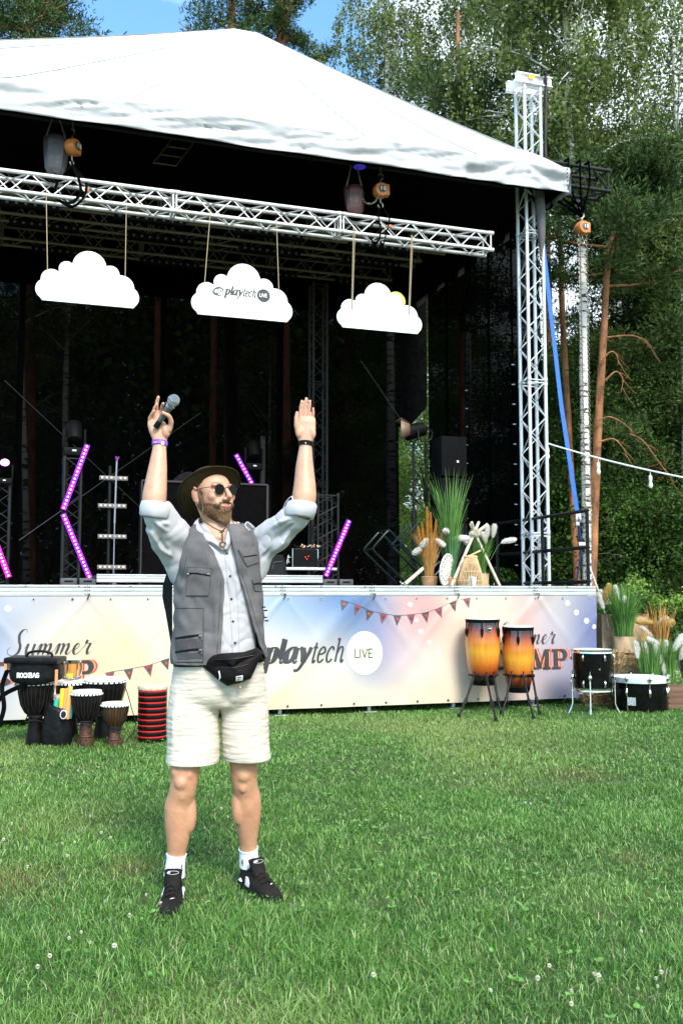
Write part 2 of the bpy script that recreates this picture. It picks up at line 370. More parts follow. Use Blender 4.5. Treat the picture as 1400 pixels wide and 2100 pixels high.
def tree(name, label, base, path, r0, r1, crown, kind, seed, limbs=22, dens=1.0, group=None, size=1.0, lean_limbs=None):
    """base: world point; path: relative points up the trunk; crown: (z low, z high, radius)."""
    r = np.random.default_rng(seed); rd = random.Random(seed)
    root = thing(name, label, 'tree', base, 0, group)
    tp = spline([(0, 0, 0)]+[tuple(p) for p in path], 6); k = len(tp); ztop = tp[-1].z
    tr_ = MB(); rad = [lerp(r0, r1, (i/(k-1))**.8)*(1+.06*math.sin(i*2.1)) for i in range(k)]
    rad[0] *= 1.25; tr_.tube(tp, rad, 12)
    zs = [p.z for p in tp]
    def tpos(z): return Vector((interp(zs, [p.x for p in tp], z), interp(zs, [p.y for p in tp], z), z))
    z0, z1, R = crown; centres = []; dirs = []
    for i in range(limbs):
        u = (i+rd.random())/limbs; z = lerp(z0, z1, u); p0 = tpos(min(z, ztop)); az = i*2.399+rd.uniform(-.5, .5)
        prof = math.sin(PI*min(1, max(.08, (.12+.88*u))))**.6 if kind != 'pine' else (1-.65*u)**.8
        Lh = R*prof*rd.uniform(.6, 1.1); up = {'birch': .75, 'pine': .25, 'bushy': .45}[kind]*Lh*rd.uniform(.5, 1.3)
        d = Vector((math.cos(az), math.sin(az), 0)); e = p0+d*Lh+Vector((0, 0, up)); mdl = p0+d*Lh*.5+Vector((0, 0, up*(.75 if kind != 'pine' else .2)))+Vector((rd.uniform(-.2, .2), rd.uniform(-.2, .2), 0))*R*.3
        lp = spline([p0, mdl, e], 5); rr = interp(zs, rad, min(z, ztop))
        tr_.tube(lp, [max(.006, rr*.42*(1-j/len(lp)*.85)) for j in range(len(lp))], 6)
        ns = int(7*dens)+1
        for j in range(ns):
            q = .35+.65*(j+rd.random())/ns; c = lp[min(len(lp)-1, int(q*(len(lp)-1)))]
            side = Vector((rd.gauss(0, 1), rd.gauss(0, 1), rd.gauss(0, .5)))*R*.17
            e2 = c+side; tr_.tube([c, (c+e2)/2+Vector((0, 0, .04)), e2], [.012*size, .008*size, .003], 4, caps=False)
            centres.append((e2, Lh))
    tr_.build('trunk', BARK_B if kind == 'birch' else (BARK_P if kind == 'pine' else BARK_G), root)
    pts = []; dd = []
    for (c, Lh) in centres:
        if kind == 'birch':
            for s_ in range(6):
                st = np.array(c)+r.normal(size=3)*np.array([.17, .17, .12])*R*.5; ln = r.uniform(.35, 1.1)*R*.42
                n = int(38*dens); q = r.random(n); dr_ = np.array([r.normal()*.12, r.normal()*.12, -1.0])
                pts.append(st+np.outer(q*ln, dr_)+r.normal(size=(n, 3))*.05*size)
        elif kind == 'pine':
            n = int(170*dens); v = r.normal(size=(n, 3))*np.array([.17, .17, .085])*min(R, 2.4)*.62; pts.append(np.array(c)+v)
            w = v.copy(); w[:, 2] += .25; dd.append(w/(np.linalg.norm(w, axis=1)[:, None]+1e-9))
        else:
            n = int(260*dens); v = r.normal(size=(n, 3))*np.array([.24, .24, .17])*min(R, 2.0)*.75; pts.append(np.array(c)+v)
    P = np.concatenate(pts); D = np.concatenate(dd) if dd else None
    if kind == 'pine':
        P3 = np.repeat(P, 3, 0); D3 = np.repeat(D, 3, 0)
        V, F = leaf_quads(P3, .115*size, r, .60, 0, True, D3)
    else: V, F = leaf_quads(P, (.080 if kind == 'birch' else .07)*size, r, .62, .8 if kind == 'birch' else 0)
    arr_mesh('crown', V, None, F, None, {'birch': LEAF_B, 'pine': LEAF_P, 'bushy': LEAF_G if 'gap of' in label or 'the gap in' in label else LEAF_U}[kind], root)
    return root
def path_px(Y, pts):                                          # trunk course measured in the photograph, at distance Y
    b = at(pts[0][0], pts[0][1], Y); b.z = 0
    return b, [(at(x, y, Y)-b) for x, y in pts[1:]]
def wtree(name, label, Y, pts, top_extra, *a, **k):
    b, P = path_px(Y, pts); 
    if top_extra: l_ = P[-1]; P.append(Vector((l_.x+top_extra[0], l_.y, l_.z+top_extra[1])))
    return tree(name, label, b, P, *a, **k)
wtree('birch_tree', 'tall birch with a white black-flecked trunk rising just right of the ratchet strap', 17.5, [(1206, 1300), (1203, 1100), (1196, 800), (1192, 500), (1172, 330), (1163, 150)], (-.1, 3.0), .115, .03, (9.0, 14.5, 2.3), 'birch', 11, 26, .9)
wtree('pine_tree', 'slim orange-barked pine standing between the truss tower and the white birch', 20, [(1190, 1300), (1180, 1150), (1166, 900), (1152, 640), (1147, 480)], (-.2, 2), .090, .05, (9.6, 12.2, 1.6), 'pine', 12, 20, .7)
crooked = wtree('pine_tree', 'crooked reddish pine with bare dead branches right of the white birch', 17.5, [(1208, 1300), (1214, 1150), (1224, 900), (1236, 700), (1246, 540)], (.3, 1.6), .105, .05, (7.0, 10.2, 1.9), 'pine', 13, 16, .8)
wtree('pine_tree', 'pine with a straight orange trunk near the right border of the picture', 22, [(1385, 1300), (1376, 1100), (1371, 800), (1366, 500)], (-.2, 1.5), .115, .06, (8.6, 12.2, 2.4), 'pine', 14, 20, .8)
wtree('birch_tree', 'large birch with a wide hanging crown above the truss tower, thin forked trunk', 24, [(1290, 1290), (1288, 900), (1282, 500), (1300, 250)], (.4, 4), .16, .04, (8.5, 19, 3.8), 'birch', 15, 19, .9)
wtree('birch_tree', 'birch with a loose crown filling the top right corner of the view', 21, [(1410, 1290), (1404, 800), (1390, 400)], (0, 6), .14, .04, (8, 16, 3.2), 'birch', 16, 17, .9)
wtree('birch_tree', 'airy birch whose leftmost drooping crown stands in open sky behind the roof slope', 26, [(805, 1280), (800, 700), (795, 190), (790, 60)], (0, 3.5), .15, .03, (10, 18, 2.5), 'birch', 17, 24, .8)
wtree('birch_tree', 'birch with a dense hanging crown directly left of the truss tower top', 25, [(965, 1280), (958, 700), (950, 200)], (0, 5), .15, .03, (9, 19, 3.0), 'birch', 18, 24, .9)
wtree('birch_tree', 'tall birch behind the truss tower head, crown reaching above the picture', 28, [(1095, 1280), (1095, 600), (1085, 200)], (0, 6), .15, .03, (12, 21, 3.2), 'birch', 19, 17, .9)
wtree('pine_tree', 'pine with a bare thick orange trunk passing the ridge of the stage roof', 27, [(590, 1290), (583, 700), (577, 100), (575, 0)], (0, 3.5), .19, .10, (16.6, 21, 1.5), 'pine', 20, 12, .6, size=1.2)
wtree('pine_tree', 'pine crown peeking over the middle of the roof, left of the orange trunk', 27, [(470, 1290), (472, 600), (476, 10)], (0, 3.0), .20, .07, (15.9, 19.5, 2.0), 'pine', 21, 13, .5, size=1.2)
wtree('pine_tree', 'pine with a spreading crown over the left end of the roof', 26, [(60, 1290), (62, 600), (60, 10)], (0, 3.0), .20, .07, (15.0, 19, 2.6), 'pine', 22, 22, .7, size=1.2)
wtree('birch_tree', 'thin birch seen dimly through the black backdrop at the far left', 21, [(60, 1280), (52, 960), (46, 760)], (-.3, 6), .10, .03, (7, 14, 2.2), 'birch', 23, 20, .6)
wtree('pine_tree', 'thin grey trunk seen through the black side cloth right of the lighting truss', 19, [(953, 1270), (948, 900), (943, 500)], (0, 5), .08, .04, (6.5, 12, 2.0), 'pine', 24, 18, .8)
wtree('pine_tree', 'dark pine filling the gap between the truss tower and the orange trunk', 30, [(1130, 1280), (1128, 800), (1122, 500)], (0, 8), .18, .06, (3.0, 7.5, 2.2), 'pine', 25, 16, .7)
wtree('pine_tree', 'broad dark pine with low boughs behind the festoon lights', 22, [(1335, 1270), (1337, 950), (1340, 760)], (.2, 3.2), .15, .05, (1.2, 9.0, 2.9), 'pine', 26, 48, 1.2)
wtree('pine_tree', 'low-branched pine at the right border behind the festoon lights', 29, [(1440, 1280), (1436, 800)], (0, 8), .18, .06, (2.2, 14, 3.6), 'pine', 27, 44, 1.1)
wtree('leafy_tree', 'young leafy tree seen green through the gap in the black backdrop', 31, [(872, 1262), (876, 1050), (870, 800)], (0, 3), .12, .04, (1.0, 11.5, 3.4), 'bushy', 28, 46, 1.3)
wtree('leafy_tree', 'leafy undergrowth tree right behind the truss tower foot', 22, [(1120, 1275), (1124, 1000)], (0, 3.4), .08, .03, (.9, 6.5, 2.3), 'bushy', 29, 36, 1.1)
wtree('leafy_tree', 'leafy hazel tree right of the white birch, below the festoon wire', 21, [(1262, 1275), (1264, 1150)], (0, 1.6), .08, .03, (.5, 3.2, 2.0), 'bushy', 30, 26, .9)
wtree('leafy_tree', 'leafy tree at the right border below the festoon wire', 23, [(1385, 1270), (1385, 1150)], (0, 1.6), .08, .03, (.5, 3.4, 2.2), 'bushy', 31, 26, .9)
wtree('pine_tree', 'dark spreading pine between the white birch and the broad pine', 23, [(1245, 1270), (1248, 950), (1250, 800)], (.1, 2.0), .13, .05, (1.4, 7.6, 2.3), 'pine', 33, 34, 1.1)
for pts_ in (((1226, 862), (1250, 855), (1282, 872), (1303, 895)), ((1228, 906), (1256, 900), (1276, 918), (1284, 938)), ((1240, 780), (1262, 762), (1276, 778), (1272, 805)), ((1244, 692), (1290, 688), (1318, 696), (1336, 712)), ((1290, 890), (1318, 905), (1350, 948), (1382, 990)), ((1232, 740), (1250, 722), (1262, 726), (1268, 748))):
    m = MB(); q_ = [at(a, b_, 17.3)-Vector(crooked.location) for a, b_ in pts_]; q_ = spline(q_, 5); m.tube(q_, [.015*(1-i/len(q_))+.004 for i in range(len(q_))], 6)
    for j in (6, 10, 13):
        if j < len(q_)-1: m.tube([q_[j], q_[j]+Vector((.10, .05, .10-.02*j)), q_[j]+Vector((.26, .1, .10-.035*j))], [.008, .006, .003], 5)
    m.build('dead_branch', BARK_P, crooked)
# trunk seen through the backdrop
wtree('pine_tree', 'thick brown trunk seen dimly through the backdrop above the raised microphone', 17, [(486, 1300), (480, 1000), (470, 700)], (-.1, 5), .14, .10, (9, 12, 1.5), 'pine', 32, 10, .6)

# low shrubs along the wood's edge
def shrub(name, label, base, R, H, seed, group=None):
    r = np.random.default_rng(seed); rd = random.Random(seed); root = thing(name, label, 'shrub', base, 0, group); st = MB(); pts = []
    for i in range(14):
        a = rd.uniform(0, 6.28); q = rd.uniform(.2, 1)*R; e = Vector((math.cos(a)*q, math.sin(a)*q*.7, H*rd.uniform(.45, 1)*(1.1-.4*q/R)))
        st.tube([(0, 0, 0), e*.5+Vector((0, 0, .1)), e], [.02, .012, .004], 5)
        for j in range(7): pts.append(np.array(e*rd.uniform(.35, 1))+r.normal(size=(210, 3))*np.array([.2, .2, .2])*R*.8*.5)
    st.build('stem', BARK_G, root); P = np.concatenate(pts); P = P[P[:, 2] > .02]
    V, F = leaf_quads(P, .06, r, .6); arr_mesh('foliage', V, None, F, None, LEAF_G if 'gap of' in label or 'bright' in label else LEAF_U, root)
for i, (px, Y, R, H, lab) in enumerate([(1250, 17.5, 1.0, 1.5, 'green shrub behind the burlap draped box'), (1330, 18, 1.2, 1.7, 'bright green shrub behind the pampas grass planter'), (1405, 17, 1.1, 1.6, 'green shrub at the right border behind the crate'),
                                   (1160, 19, 1.2, 1.5, 'green shrub seen past the deck end beyond the railing'), (1080, 19.5, 1.1, 1.6, 'shrub seen between the truss tower chords'), (1000, 19, 1.2, 1.7, 'shrub showing under the black side curtain'),
                                   (872, 30, 2.2, 2.6, 'bright shrub low in the gap of the black backdrop'), (640, 21, 1.2, 1.6, 'shrub glimpsed under the backdrop right of the riser'), (60, 17, 1.3, 1.7, 'shrub glimpsed under the backdrop at the left edge'), (1300, 24, 2.2, 2.6, 'deep green thicket behind the bright shrubs')]):
    p = at(px, 1215, Y); p.z = 0; shrub('shrub', lab, p, R, H, 50+i)

# the wood beyond: further trees behind the stage and to the right, copies of the ones above
src = {'birch': [o for o in COL.objects if o.name.startswith('birch_tree')], 'pine': [o for o in COL.objects if o.name.startswith('pine_tree')]}
rd = random.Random(99)
spots = [(-14, 30), (-11, 27), (-9.5, 33), (-7.5, 26), (-6, 31), (-3.8, 28), (-2.6, 34), (-1, 27), (.2, 32), (-12.5, 38), (-5, 38), (1.5, 39), (5, 40), (12, 36), (-17, 34), (16, 42), (10.6, 25), (13, 29), (13.5, 22)]
for i, (x, y) in enumerate(spots):
    kind = 'pine' if i % 3 else 'birch'; s_ = rd.choice(src[kind][:6]); c = copy_tree(s_)
    tall = .72 if x < 4 else rd.uniform(.8, .95)
    c.location = (x, y, 0); c.rotation_euler = (0, 0, rd.uniform(0, 6)); c.scale = (tall*1.1, tall*1.1, tall*rd.uniform(.8, .9))
    c['label'] = 'tree of the wood standing far behind the stage'; c['group'] = 'trees of the wood behind the stage'
r = np.random.default_rng(5); n = 90000
x = np.where(r.random(n) < .55, r.uniform(-30, 3, n), r.uniform(-34, 34, n)); hgt = 3.4+2.2*vnoise(x, x*0, 3.5, 5)+1.0*vnoise(x, x*0, .9, 6)+9.5*(x < 3.0); y = 44+r.normal(size=n)*1.6; z = hgt*r.random(n)**.8
V, F = leaf_quads(np.stack([x, y, z], 1), .42, r, .7)
meta(arr_mesh('far_wood', V, None, F, None, LEAF_U), 'far green wood closing the view behind the trees', 'wood', kind='stuff')
# ================================================================== the stage and its roof
Rz = lambda a: Matrix.Rotation(a, 3, 'Z'); Rx = lambda a: Matrix.Rotation(a, 3, 'X'); Ry = lambda a: Matrix.Rotation(a, 3, 'Y')
DECK = 1.375; ST_L = -9.6; ST_D = 6.4
ALU_BEAM = mat('deck_beam_aluminium', (.50, .53, .52), rough=.42, metal=.35, var=.16, vs=5, bump=.2, bs=40, stretch=(.5, 1, 4))
PLY = mat('deck_plywood', (.06, .05, .045), rough=.8, bump=.3)
STEEL = mat('galvanised_steel', (.62, .64, .66), rough=.45, metal=.4, var=.15)

def beam_profile(mb, x0, x1, y, zt, h, rivets=True):
    """extruded edge beam: two raised lips, a groove between and a panel joint at each end"""
    w = x1-x0; cx = (x0+x1)/2
    mb.box((cx, y+.02, zt-h/2), (w-.004, .030, h-.004))
    mb.box((cx, y, zt-h*.10), (w-.004, .022, h*.19), bev=.003)
    mb.box((cx, y+.001, zt-h*.42), (w-.004, .016, h*.30), bev=.003)
    mb.box((cx, y-.002, zt-h*.80), (w-.004, .024, h*.36), bev=.003)
root = sthing('stage', 'long low stage with a silver two-lipped deck edge on short steel legs', 'stage', 0, 0, 0)
m = MB(); m.box(((ST_L)/2-.01, ST_D/2+.03, DECK-.05), (-ST_L-.04, ST_D-.05, .09)); m.build('deck', PLY, root)
joints = [0.03, -.77] + [-.77-k for k in range(1, 9)] + [ST_L]
for a, b in zip(joints[1:], joints[:-1]):
    m = MB(); beam_profile(m, a, b, 0.0, DECK, .112); m.build('edge_beam', ALU_BEAM, root)
m = MB(); 
for b in joints[1:-1]:
    for z in (.02, .05, .09):
        m.lathe([(.006, -.003), (.006, .003)], 8, (b-.02, -.014, DECK-z), Rx(PI/2)); m.lathe([(.006, -.003), (.006, .003)], 8, (b+.02, -.014, DECK-z), Rx(PI/2))
for i in range(19):
    m.lathe([(.006, -.003), (.006, .003)], 8, (-.35-.5*i, -.014, DECK-.012), Rx(PI/2))
m.build('rivet', BLACK, root)
m = MB(); beam_profile(m, 0, ST_D, 0, DECK, .112); o = m.build('edge_beam', ALU_BEAM, root); o.rotation_euler = (0, 0, PI/2); o.location = (0.035, 0, 0)
for b in joints[1:]:
    m = MB(); m.tube([(b, .10, 0.02), (b, .10, DECK-.11)], .024, 12); m.box((b, .10, .012), (.15, .15, .012), bev=.003); m.box((b, .06, DECK-.118), (.26, .07, .012))
    m.tube([(b, .10, .30), (b, .10, .42)], .031, 12)
    m.build('leg', STEEL, root)
for b in joints[1::2]:
    m = MB(); m.tube([(b, 3.2, 0.0), (b, 3.2, DECK-.11)], .024, 8); m.build('leg', STEEL, root)
# black lining cloth under the deck
m = MB(); m.box((ST_L/2, .42, .64), (-ST_L, .006, 1.25)); m.build('skirt_lining', BLACK_CL, root)
m = MB(); m.box((-.06, 2.6, .64), (.006, 4.3, 1.25)); m.build('skirt_lining', BLACK_CL, root)

# low silver riser on the deck
RS0, RS1, RT = -5.66, -3.22, .36
root = sthing('stage_riser', 'low silver riser platform standing on the deck behind the man', 'riser', RS0, RT, DECK)
m = MB(); m.box(((RS1-RS0)/2, .55, .095), (RS1-RS0-.03, 1.0, .03)); m.build('platform', PLY, root)
for a, b in ((0, (RS1-RS0)/2), ((RS1-RS0)/2, RS1-RS0)):
    m = MB(); beam_profile(m, a, b, 0.0, .115, .085); m.build('edge_beam', ALU_BEAM, root)
for x in (.1, 1.2, 2.35):
    m = MB(); m.box((x, .10, .016), (.06, .06, .03)); m.build('foot', BLACK, root)

# ------------------------------------------------------------------ trusses
def truss_parts(root, p0, p1, a, mt, pitch=.45, cr=.024, br=.010, ref=None, plates=True, faces=4):
    """square lattice truss between two local points: four chords, one lattice mesh, end plates"""
    p0 = Vector(p0); p1 = Vector(p1); d = (p1-p0); Ln = d.length; d.normalize(); u = Vector(ref) if ref else (Vector((1, 1, 0)) if abs(d.z) > .8 else Vector((0, 1, 1))); u = (u-d*u.dot(d)).normalized(); v = d.cross(u)
    cs = [u*a*.7071, v*-a*.7071, u*-a*.7071, v*a*.7071]
    for c in cs:
        m = MB(); m.tube([p0+c, p1+c], cr, 12); m.build('chord', mt, root)
    m = MB(); n = max(2, round(Ln/pitch)*2); st = Ln/n
    for f in range(faces):
        A = cs[f]; B = cs[(f+1) % 4]
        for i in range(n):
            q0, q1 = (A, B) if (i+f) % 2 == 0 else (B, A)
            m.tube([p0+d*(i*st)+q0, p0+d*((i+1)*st)+q1], br, 6, caps=False)
    m.build('lattice', mt, root)
    if plates:
        k = max(1, round(Ln/2.0))
        for i in range(k+1):
            m = MB()
            for e in ((-.02, .02) if 0 < i < k else ((.02,) if i == 0 else (-.02,))):
                q = p0+d*(Ln*i/k+e)
                for f in range(4): m.tube([q+cs[f], q+cs[(f+1) % 4]], br*1.25, 6, caps=False)
                for c in cs: m.tube([q+c-d*.035, q+c+d*.035], cr*1.22, 12)
            m.build('connector', mt, root)
TW = mat('tower_aluminium', (.62, .64, .65), rough=.40, metal=.35, var=.10, vs=4, bump=.15, bs=70)
TRS = mat('bright_truss', (.70, .70, .70), rough=.38, metal=.30, var=.10, vs=6, bump=.15, bs=70)
def tower(s, t, label, full=True, mt=TW, top=8.27, group=None, z0=0.0):
    root = sthing('truss_tower', label, 'tower', s, t, 0, group=group)
    truss_parts(root, (0, 0, z0), (0, 0, top), .245, mt, pitch=.49, br=.0078)
    m = MB(); m.box((0, 0, z0+.03), (.5, .5, .02), bev=.004); m.build('base_plate', STEEL, root)
    if full:
        m = MB(); z = top+.09
        for y in (-.13, .13):
            m.box((.02, y, z+.065), (.56, .08, .012), bev=.002); m.box((.02, y, z-.065), (.56, .08, .012), bev=.002); m.box((.02, y+.004, z), (.56, .010, .12))
            for x in (-.22, .24): m.lathe([(.035, -.012), (.035, .012)], 14, (x, y-.03, z), Rx(PI/2))
        for x in (-.2, .2): m.box((x, 0, z-.02), (.02, .24, .14))
        m.build('head_beam', WHITE, root)
        m = MB(); m.box((-.03, -.165, z+.03), (.09, .006, .06)); m.build('warning_sticker', mat('yellow_sticker', (.8, .62, .03)), root)
        m = MB(); q = spline([(.10, -.2, z+.05), (.16, -.19, z+.12), (.19, -.16, z-.1), (.17, -.15, 7.3), (.20, -.15, 6.9)], 8)
        m.tube(q, [.022+.006*math.sin(i*1.9) for i in range(len(q))], 8); m.build('chain', BLACK, root)
        m = MB(); q = spline([(.05, -.16, 6.9), (.06, -.17, 6.6), (.08, -.17, 6.1), (.07, -.16, 5.85)], 6)
        m.tube(q, [.05, .055, .06, .062, .066, .066, .068, .068, .066, .06, .055, .05, .045, .04, .03, .025, .02, .015, .01][:len(q)], 10)
        m.build('chain_bag', mat('grey_canvas', (.10, .10, .11), rough=.9, bump=.4), root)
    return root
tower(.10, 1.5, 'silver lattice truss tower at the right corner of the stage, white beam on its head')
tower(-9.1, 1.5, 'silver lattice truss tower at the far left corner of the stage', full=True)

# front roof truss that sticks out past the fabric as a black stub
TKB = mat('black_truss', (.010, .010, .011), rough=.5, spec=.3)
root = sthing('roof_truss', 'black lattice roof truss sticking out past the right corner of the fabric', 'truss', 0, 1.5, 7.07)
truss_parts(root, (-9.4, 0, 0), (1.28, 0, 0), .30, TKB, pitch=.5, cr=.026, br=.013)
for x in (.60, .78, .92):
    m = MB(); q = [(x-.02, -.24, .19), (x+.02, 0, .22), (x+.03, .23, .18), (x, .24, -.15), (x+.02, .05, -.32), (.92, 0, -.50)]; m.tube(spline(q, 4), .022, 6, sx=.4); q = [(x-.02, -.24, .19), (x-.03, -.25, -.15), (.90, -.03, -.50)]; m.tube(spline(q, 4), .022, 6, sx=.4)
    m.build('sling', BLACK_CL, root)
m = MB(); q = [(.05, -.1, -.18), (.10, -.12, -.42), (.28, -.1, -.52), (.42, -.05, -.42), (.45, 0, -.2)]; m.tube(spline(q, 5), .03, 6, sx=.3); m.build('sling', BLACK_CL, root)

# ------------------------------------------------------------------ roof fabric
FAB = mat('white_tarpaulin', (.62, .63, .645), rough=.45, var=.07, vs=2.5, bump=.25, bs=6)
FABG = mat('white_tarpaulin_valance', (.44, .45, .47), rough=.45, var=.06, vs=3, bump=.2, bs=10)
LIN = mat('black_roof_lining', (.002, .002, .002), rough=.95, spec=.1)
root = sthing('stage_roof', 'large white hipped tarpaulin roof with a wrinkled hanging valance', 'roof', 0, 0, 0)
T0 = 1.0; ZF = 6.97; ZB = 6.63; SR = .41; SL = -9.1; TB = 7.2
A1 = Vector((-3.75, 3.0, 9.33)); A2 = Vector((-3.40, 3.0, 9.33)); B1 = Vector((-4.9, 5.6, 9.1)); B2 = Vector((-3.2, 5.6, 9.1))
def wrk(s, q):                                                # folds near the lower edge of the front slope and in the valance
    a = math.sin(s*2.3+q*2.2)*.5+math.sin(s*5.1-q*5+1.3)*.3+mnoise.noise(Vector((s*1.1+q*.9, q*2.5, 3)))*1.2
    return a-.5*(1-abs(mnoise.noise(Vector((s*1.1+q*3.4, q*3.0-s*.25, 12)))))**7
def front(u, v):                                              # v 0 at the eave, 1 at the ridge
    e = Vector((lerp(SL, SR, u), T0, ZF)); 
    sA = lerp(A1.x, A2.x, u); r_ = Vector((sA, 3.0, 9.33))
    p = e.lerp(r_, v); fold = max(0, 1-v*2.6)
    d = .040*fold*min(1, v*9)*wrk(p.x, v)+.016*(1-v)*mnoise.noise(Vector((p.x*.7, v*2, 9)))-.05*math.sin(PI*v)
    return p + Vector((0, -d*.8, d*.6))
m = MB(); m.grid(None, 220, 60, front)
def slope(c0, c1, r1, r0):
    def f(u, v):
        p = Vector(c0).lerp(Vector(c1), u).lerp(Vector(r0).lerp(Vector(r1), u), v); d = -.05*math.sin(PI*v); return p+Vector((0, 0, d))
    return f
m.grid(None, 40, 20, slope((SR, T0, ZF), (SR, TB, ZF), B2, A2)); m.grid(None, 40, 20, slope((SL, TB, ZF), (SL, T0, ZF), A1, B1)); m.grid(None, 40, 20, slope((SR, TB, ZF), (SL, TB, ZF), B1, B2))
m.add([A1, A2, B2, B1], [(0, 1, 2, 3)])
m.build('canopy', FAB, root, auto=80)
def val(path):
    def f(u, v):
        p, nrm, s = path(u); q = v
        tens = min(1, abs(s-SR+.1)/.5) if s > -1 else 1
        folds = (.040*mnoise.noise(Vector((s*1.3+q*1.5, q*1.6, 5)))+.040*mnoise.noise(Vector((s*2.2+q*2.4, q*3.2, 8)))+.010*mnoise.noise(Vector((s*9+q*6, q*5, 2))))*(.15+.85*min(1, q*3)) - .038*(1-abs(mnoise.noise(Vector((s*1.3+q*1.7, q*1.6-s*.2, 14)))))**6 + .018*(1-abs(mnoise.noise(Vector((s*2.7+q*3.1, q*2.2, 17)))))**7
        if -1.1 < s < SR+.2:                                  # creases fan out from where the tower takes the fabric
            a = math.atan2(q*.34+.02, s+.30); folds += .05*math.sin(a*11)*min(1, abs(s+.30)*2)
        edge = .006*math.sin(s*2.1)+.004*math.sin(s*5.3)
        return Vector((p.x, p.y, lerp(ZF+.0, ZB+edge, q))) + nrm*(folds*(.3+.7*math.sin(PI*min(1, q*.9+.1)))+.02)
    return f
def pf(u): s = lerp(SL, SR, u); return Vector((s, T0, 0)), Vector((0, -1, 0)), s
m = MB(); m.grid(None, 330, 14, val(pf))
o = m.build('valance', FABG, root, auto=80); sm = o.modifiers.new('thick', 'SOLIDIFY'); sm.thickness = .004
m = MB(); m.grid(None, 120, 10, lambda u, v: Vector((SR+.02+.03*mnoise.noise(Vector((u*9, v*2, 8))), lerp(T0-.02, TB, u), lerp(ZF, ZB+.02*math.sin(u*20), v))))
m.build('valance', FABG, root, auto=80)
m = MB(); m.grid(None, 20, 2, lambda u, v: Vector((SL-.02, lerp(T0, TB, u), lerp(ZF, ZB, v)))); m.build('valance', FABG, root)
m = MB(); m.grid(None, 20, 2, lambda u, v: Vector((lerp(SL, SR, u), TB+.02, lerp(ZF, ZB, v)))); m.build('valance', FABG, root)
for u in (.08, .235, .39, .545, .70, .86):
    m = MB(); vs = []
    for i in range(31):
        v = i/30; a = front(u-.0032, v); b_ = front(u+.0032, v); o_ = Vector((0, -.006, .006)); vs += [a+o_, b_+o_]
    m.add(vs, [(2*i, 2*i+1, 2*i+3, 2*i+2) for i in range(30)]); m.build('weld_seam', mat('tarp_seam', (.46, .47, .49), rough=.5), root)
for i in range(6):
    m = MB(); m.lathe([(.010, 0), (.010, .006)], 10, (SR-.06, T0-.065, ZF-.04-.055*i), Rx(PI/2)); m.build('eyelet', BLACK, root)
# corner gathers, grey stain at the ridge end
# inner lining
m = MB(); dz = Vector((0, .0, -.32)); c = [Vector((SR-.03, T0+.30, ZF-.03)), Vector((SR-.03, TB-.03, ZF-.03)), Vector((SL+.03, TB-.03, ZF-.03)), Vector((SL+.03, T0+.30, ZF-.03))]
m.add(c+[A1+dz, A2+dz, B2+dz, B1+dz], [(0, 1, 6, 5), (1, 2, 7, 6), (2, 3, 4, 7), (3, 0, 5, 4), (4, 5, 6, 7)])
m.add([Vector((SL, T0+.16, ZB+.06)), Vector((SR-.05, T0+.16, ZB+.06)), Vector((SR-.05, T0+.30, ZF-.03)), Vector((SL, T0+.30, ZF-.03))], [(0, 1, 2, 3)])
for xx in (SR-.05, SL+.05): m.add([Vector((xx, T0+.05, ZB+.04)), Vector((xx, TB-.05, ZB+.04)), Vector((xx, TB-.05, ZF)), Vector((xx, T0+.05, ZF))], [(0, 1, 2, 3)])
m.add([Vector((SL, TB-.05, ZB+.04)), Vector((SR, TB-.05, ZB+.04)), Vector((SR, TB-.05, ZF)), Vector((SL, TB-.05, ZF))], [(0, 1, 2, 3)])
m.build('lining', LIN, root, smooth=False)
# white cap plates where the tower passes the fabric
m = MB(); m.box((.08, 1.36, 7.00), (.62, .34, .035), bev=.01); m.box((-.1, 1.3, 7.05), (.10, .10, .07), bev=.01); m.box((.28, 1.3, 7.05), (.12, .08, .06), bev=.01); m.build('sleeve_plate', WHITE, root)

# ------------------------------------------------------------------ black cloth at the back and at the side
MESHC = mesh_cloth('black_scrim', (.0016, .0012, .0012), .02)
MESHS = mesh_cloth('black_side_scrim', (.0010, .0010, .0012), .02)
BT = 6.3
root = sthing('backdrop', 'black see-through mesh backdrop closing the rear of the stage', 'backdrop', 0, BT, 0)
for (s0, s1) in ((-9.1, -6.5), (-6.6, -4.2), (-4.3, -2.15), (-2.26, .06)):
    bk = .05*(int(-s0*3) % 2)
    def f(u, v, s0=s0, s1=s1, bk=bk):
        s = lerp(s0, s1, u); z = lerp(DECK+.03, 7.4, v)
        return Vector((s, bk+.05*math.sin(s*7)+.03*math.sin(s*17+z*.3)+.04*mnoise.noise(Vector((s*2, z*.4, 2))), z))
    m = MB(); m.grid(None, 60, 14, f); m.build('cloth_panel', MESHC, root)
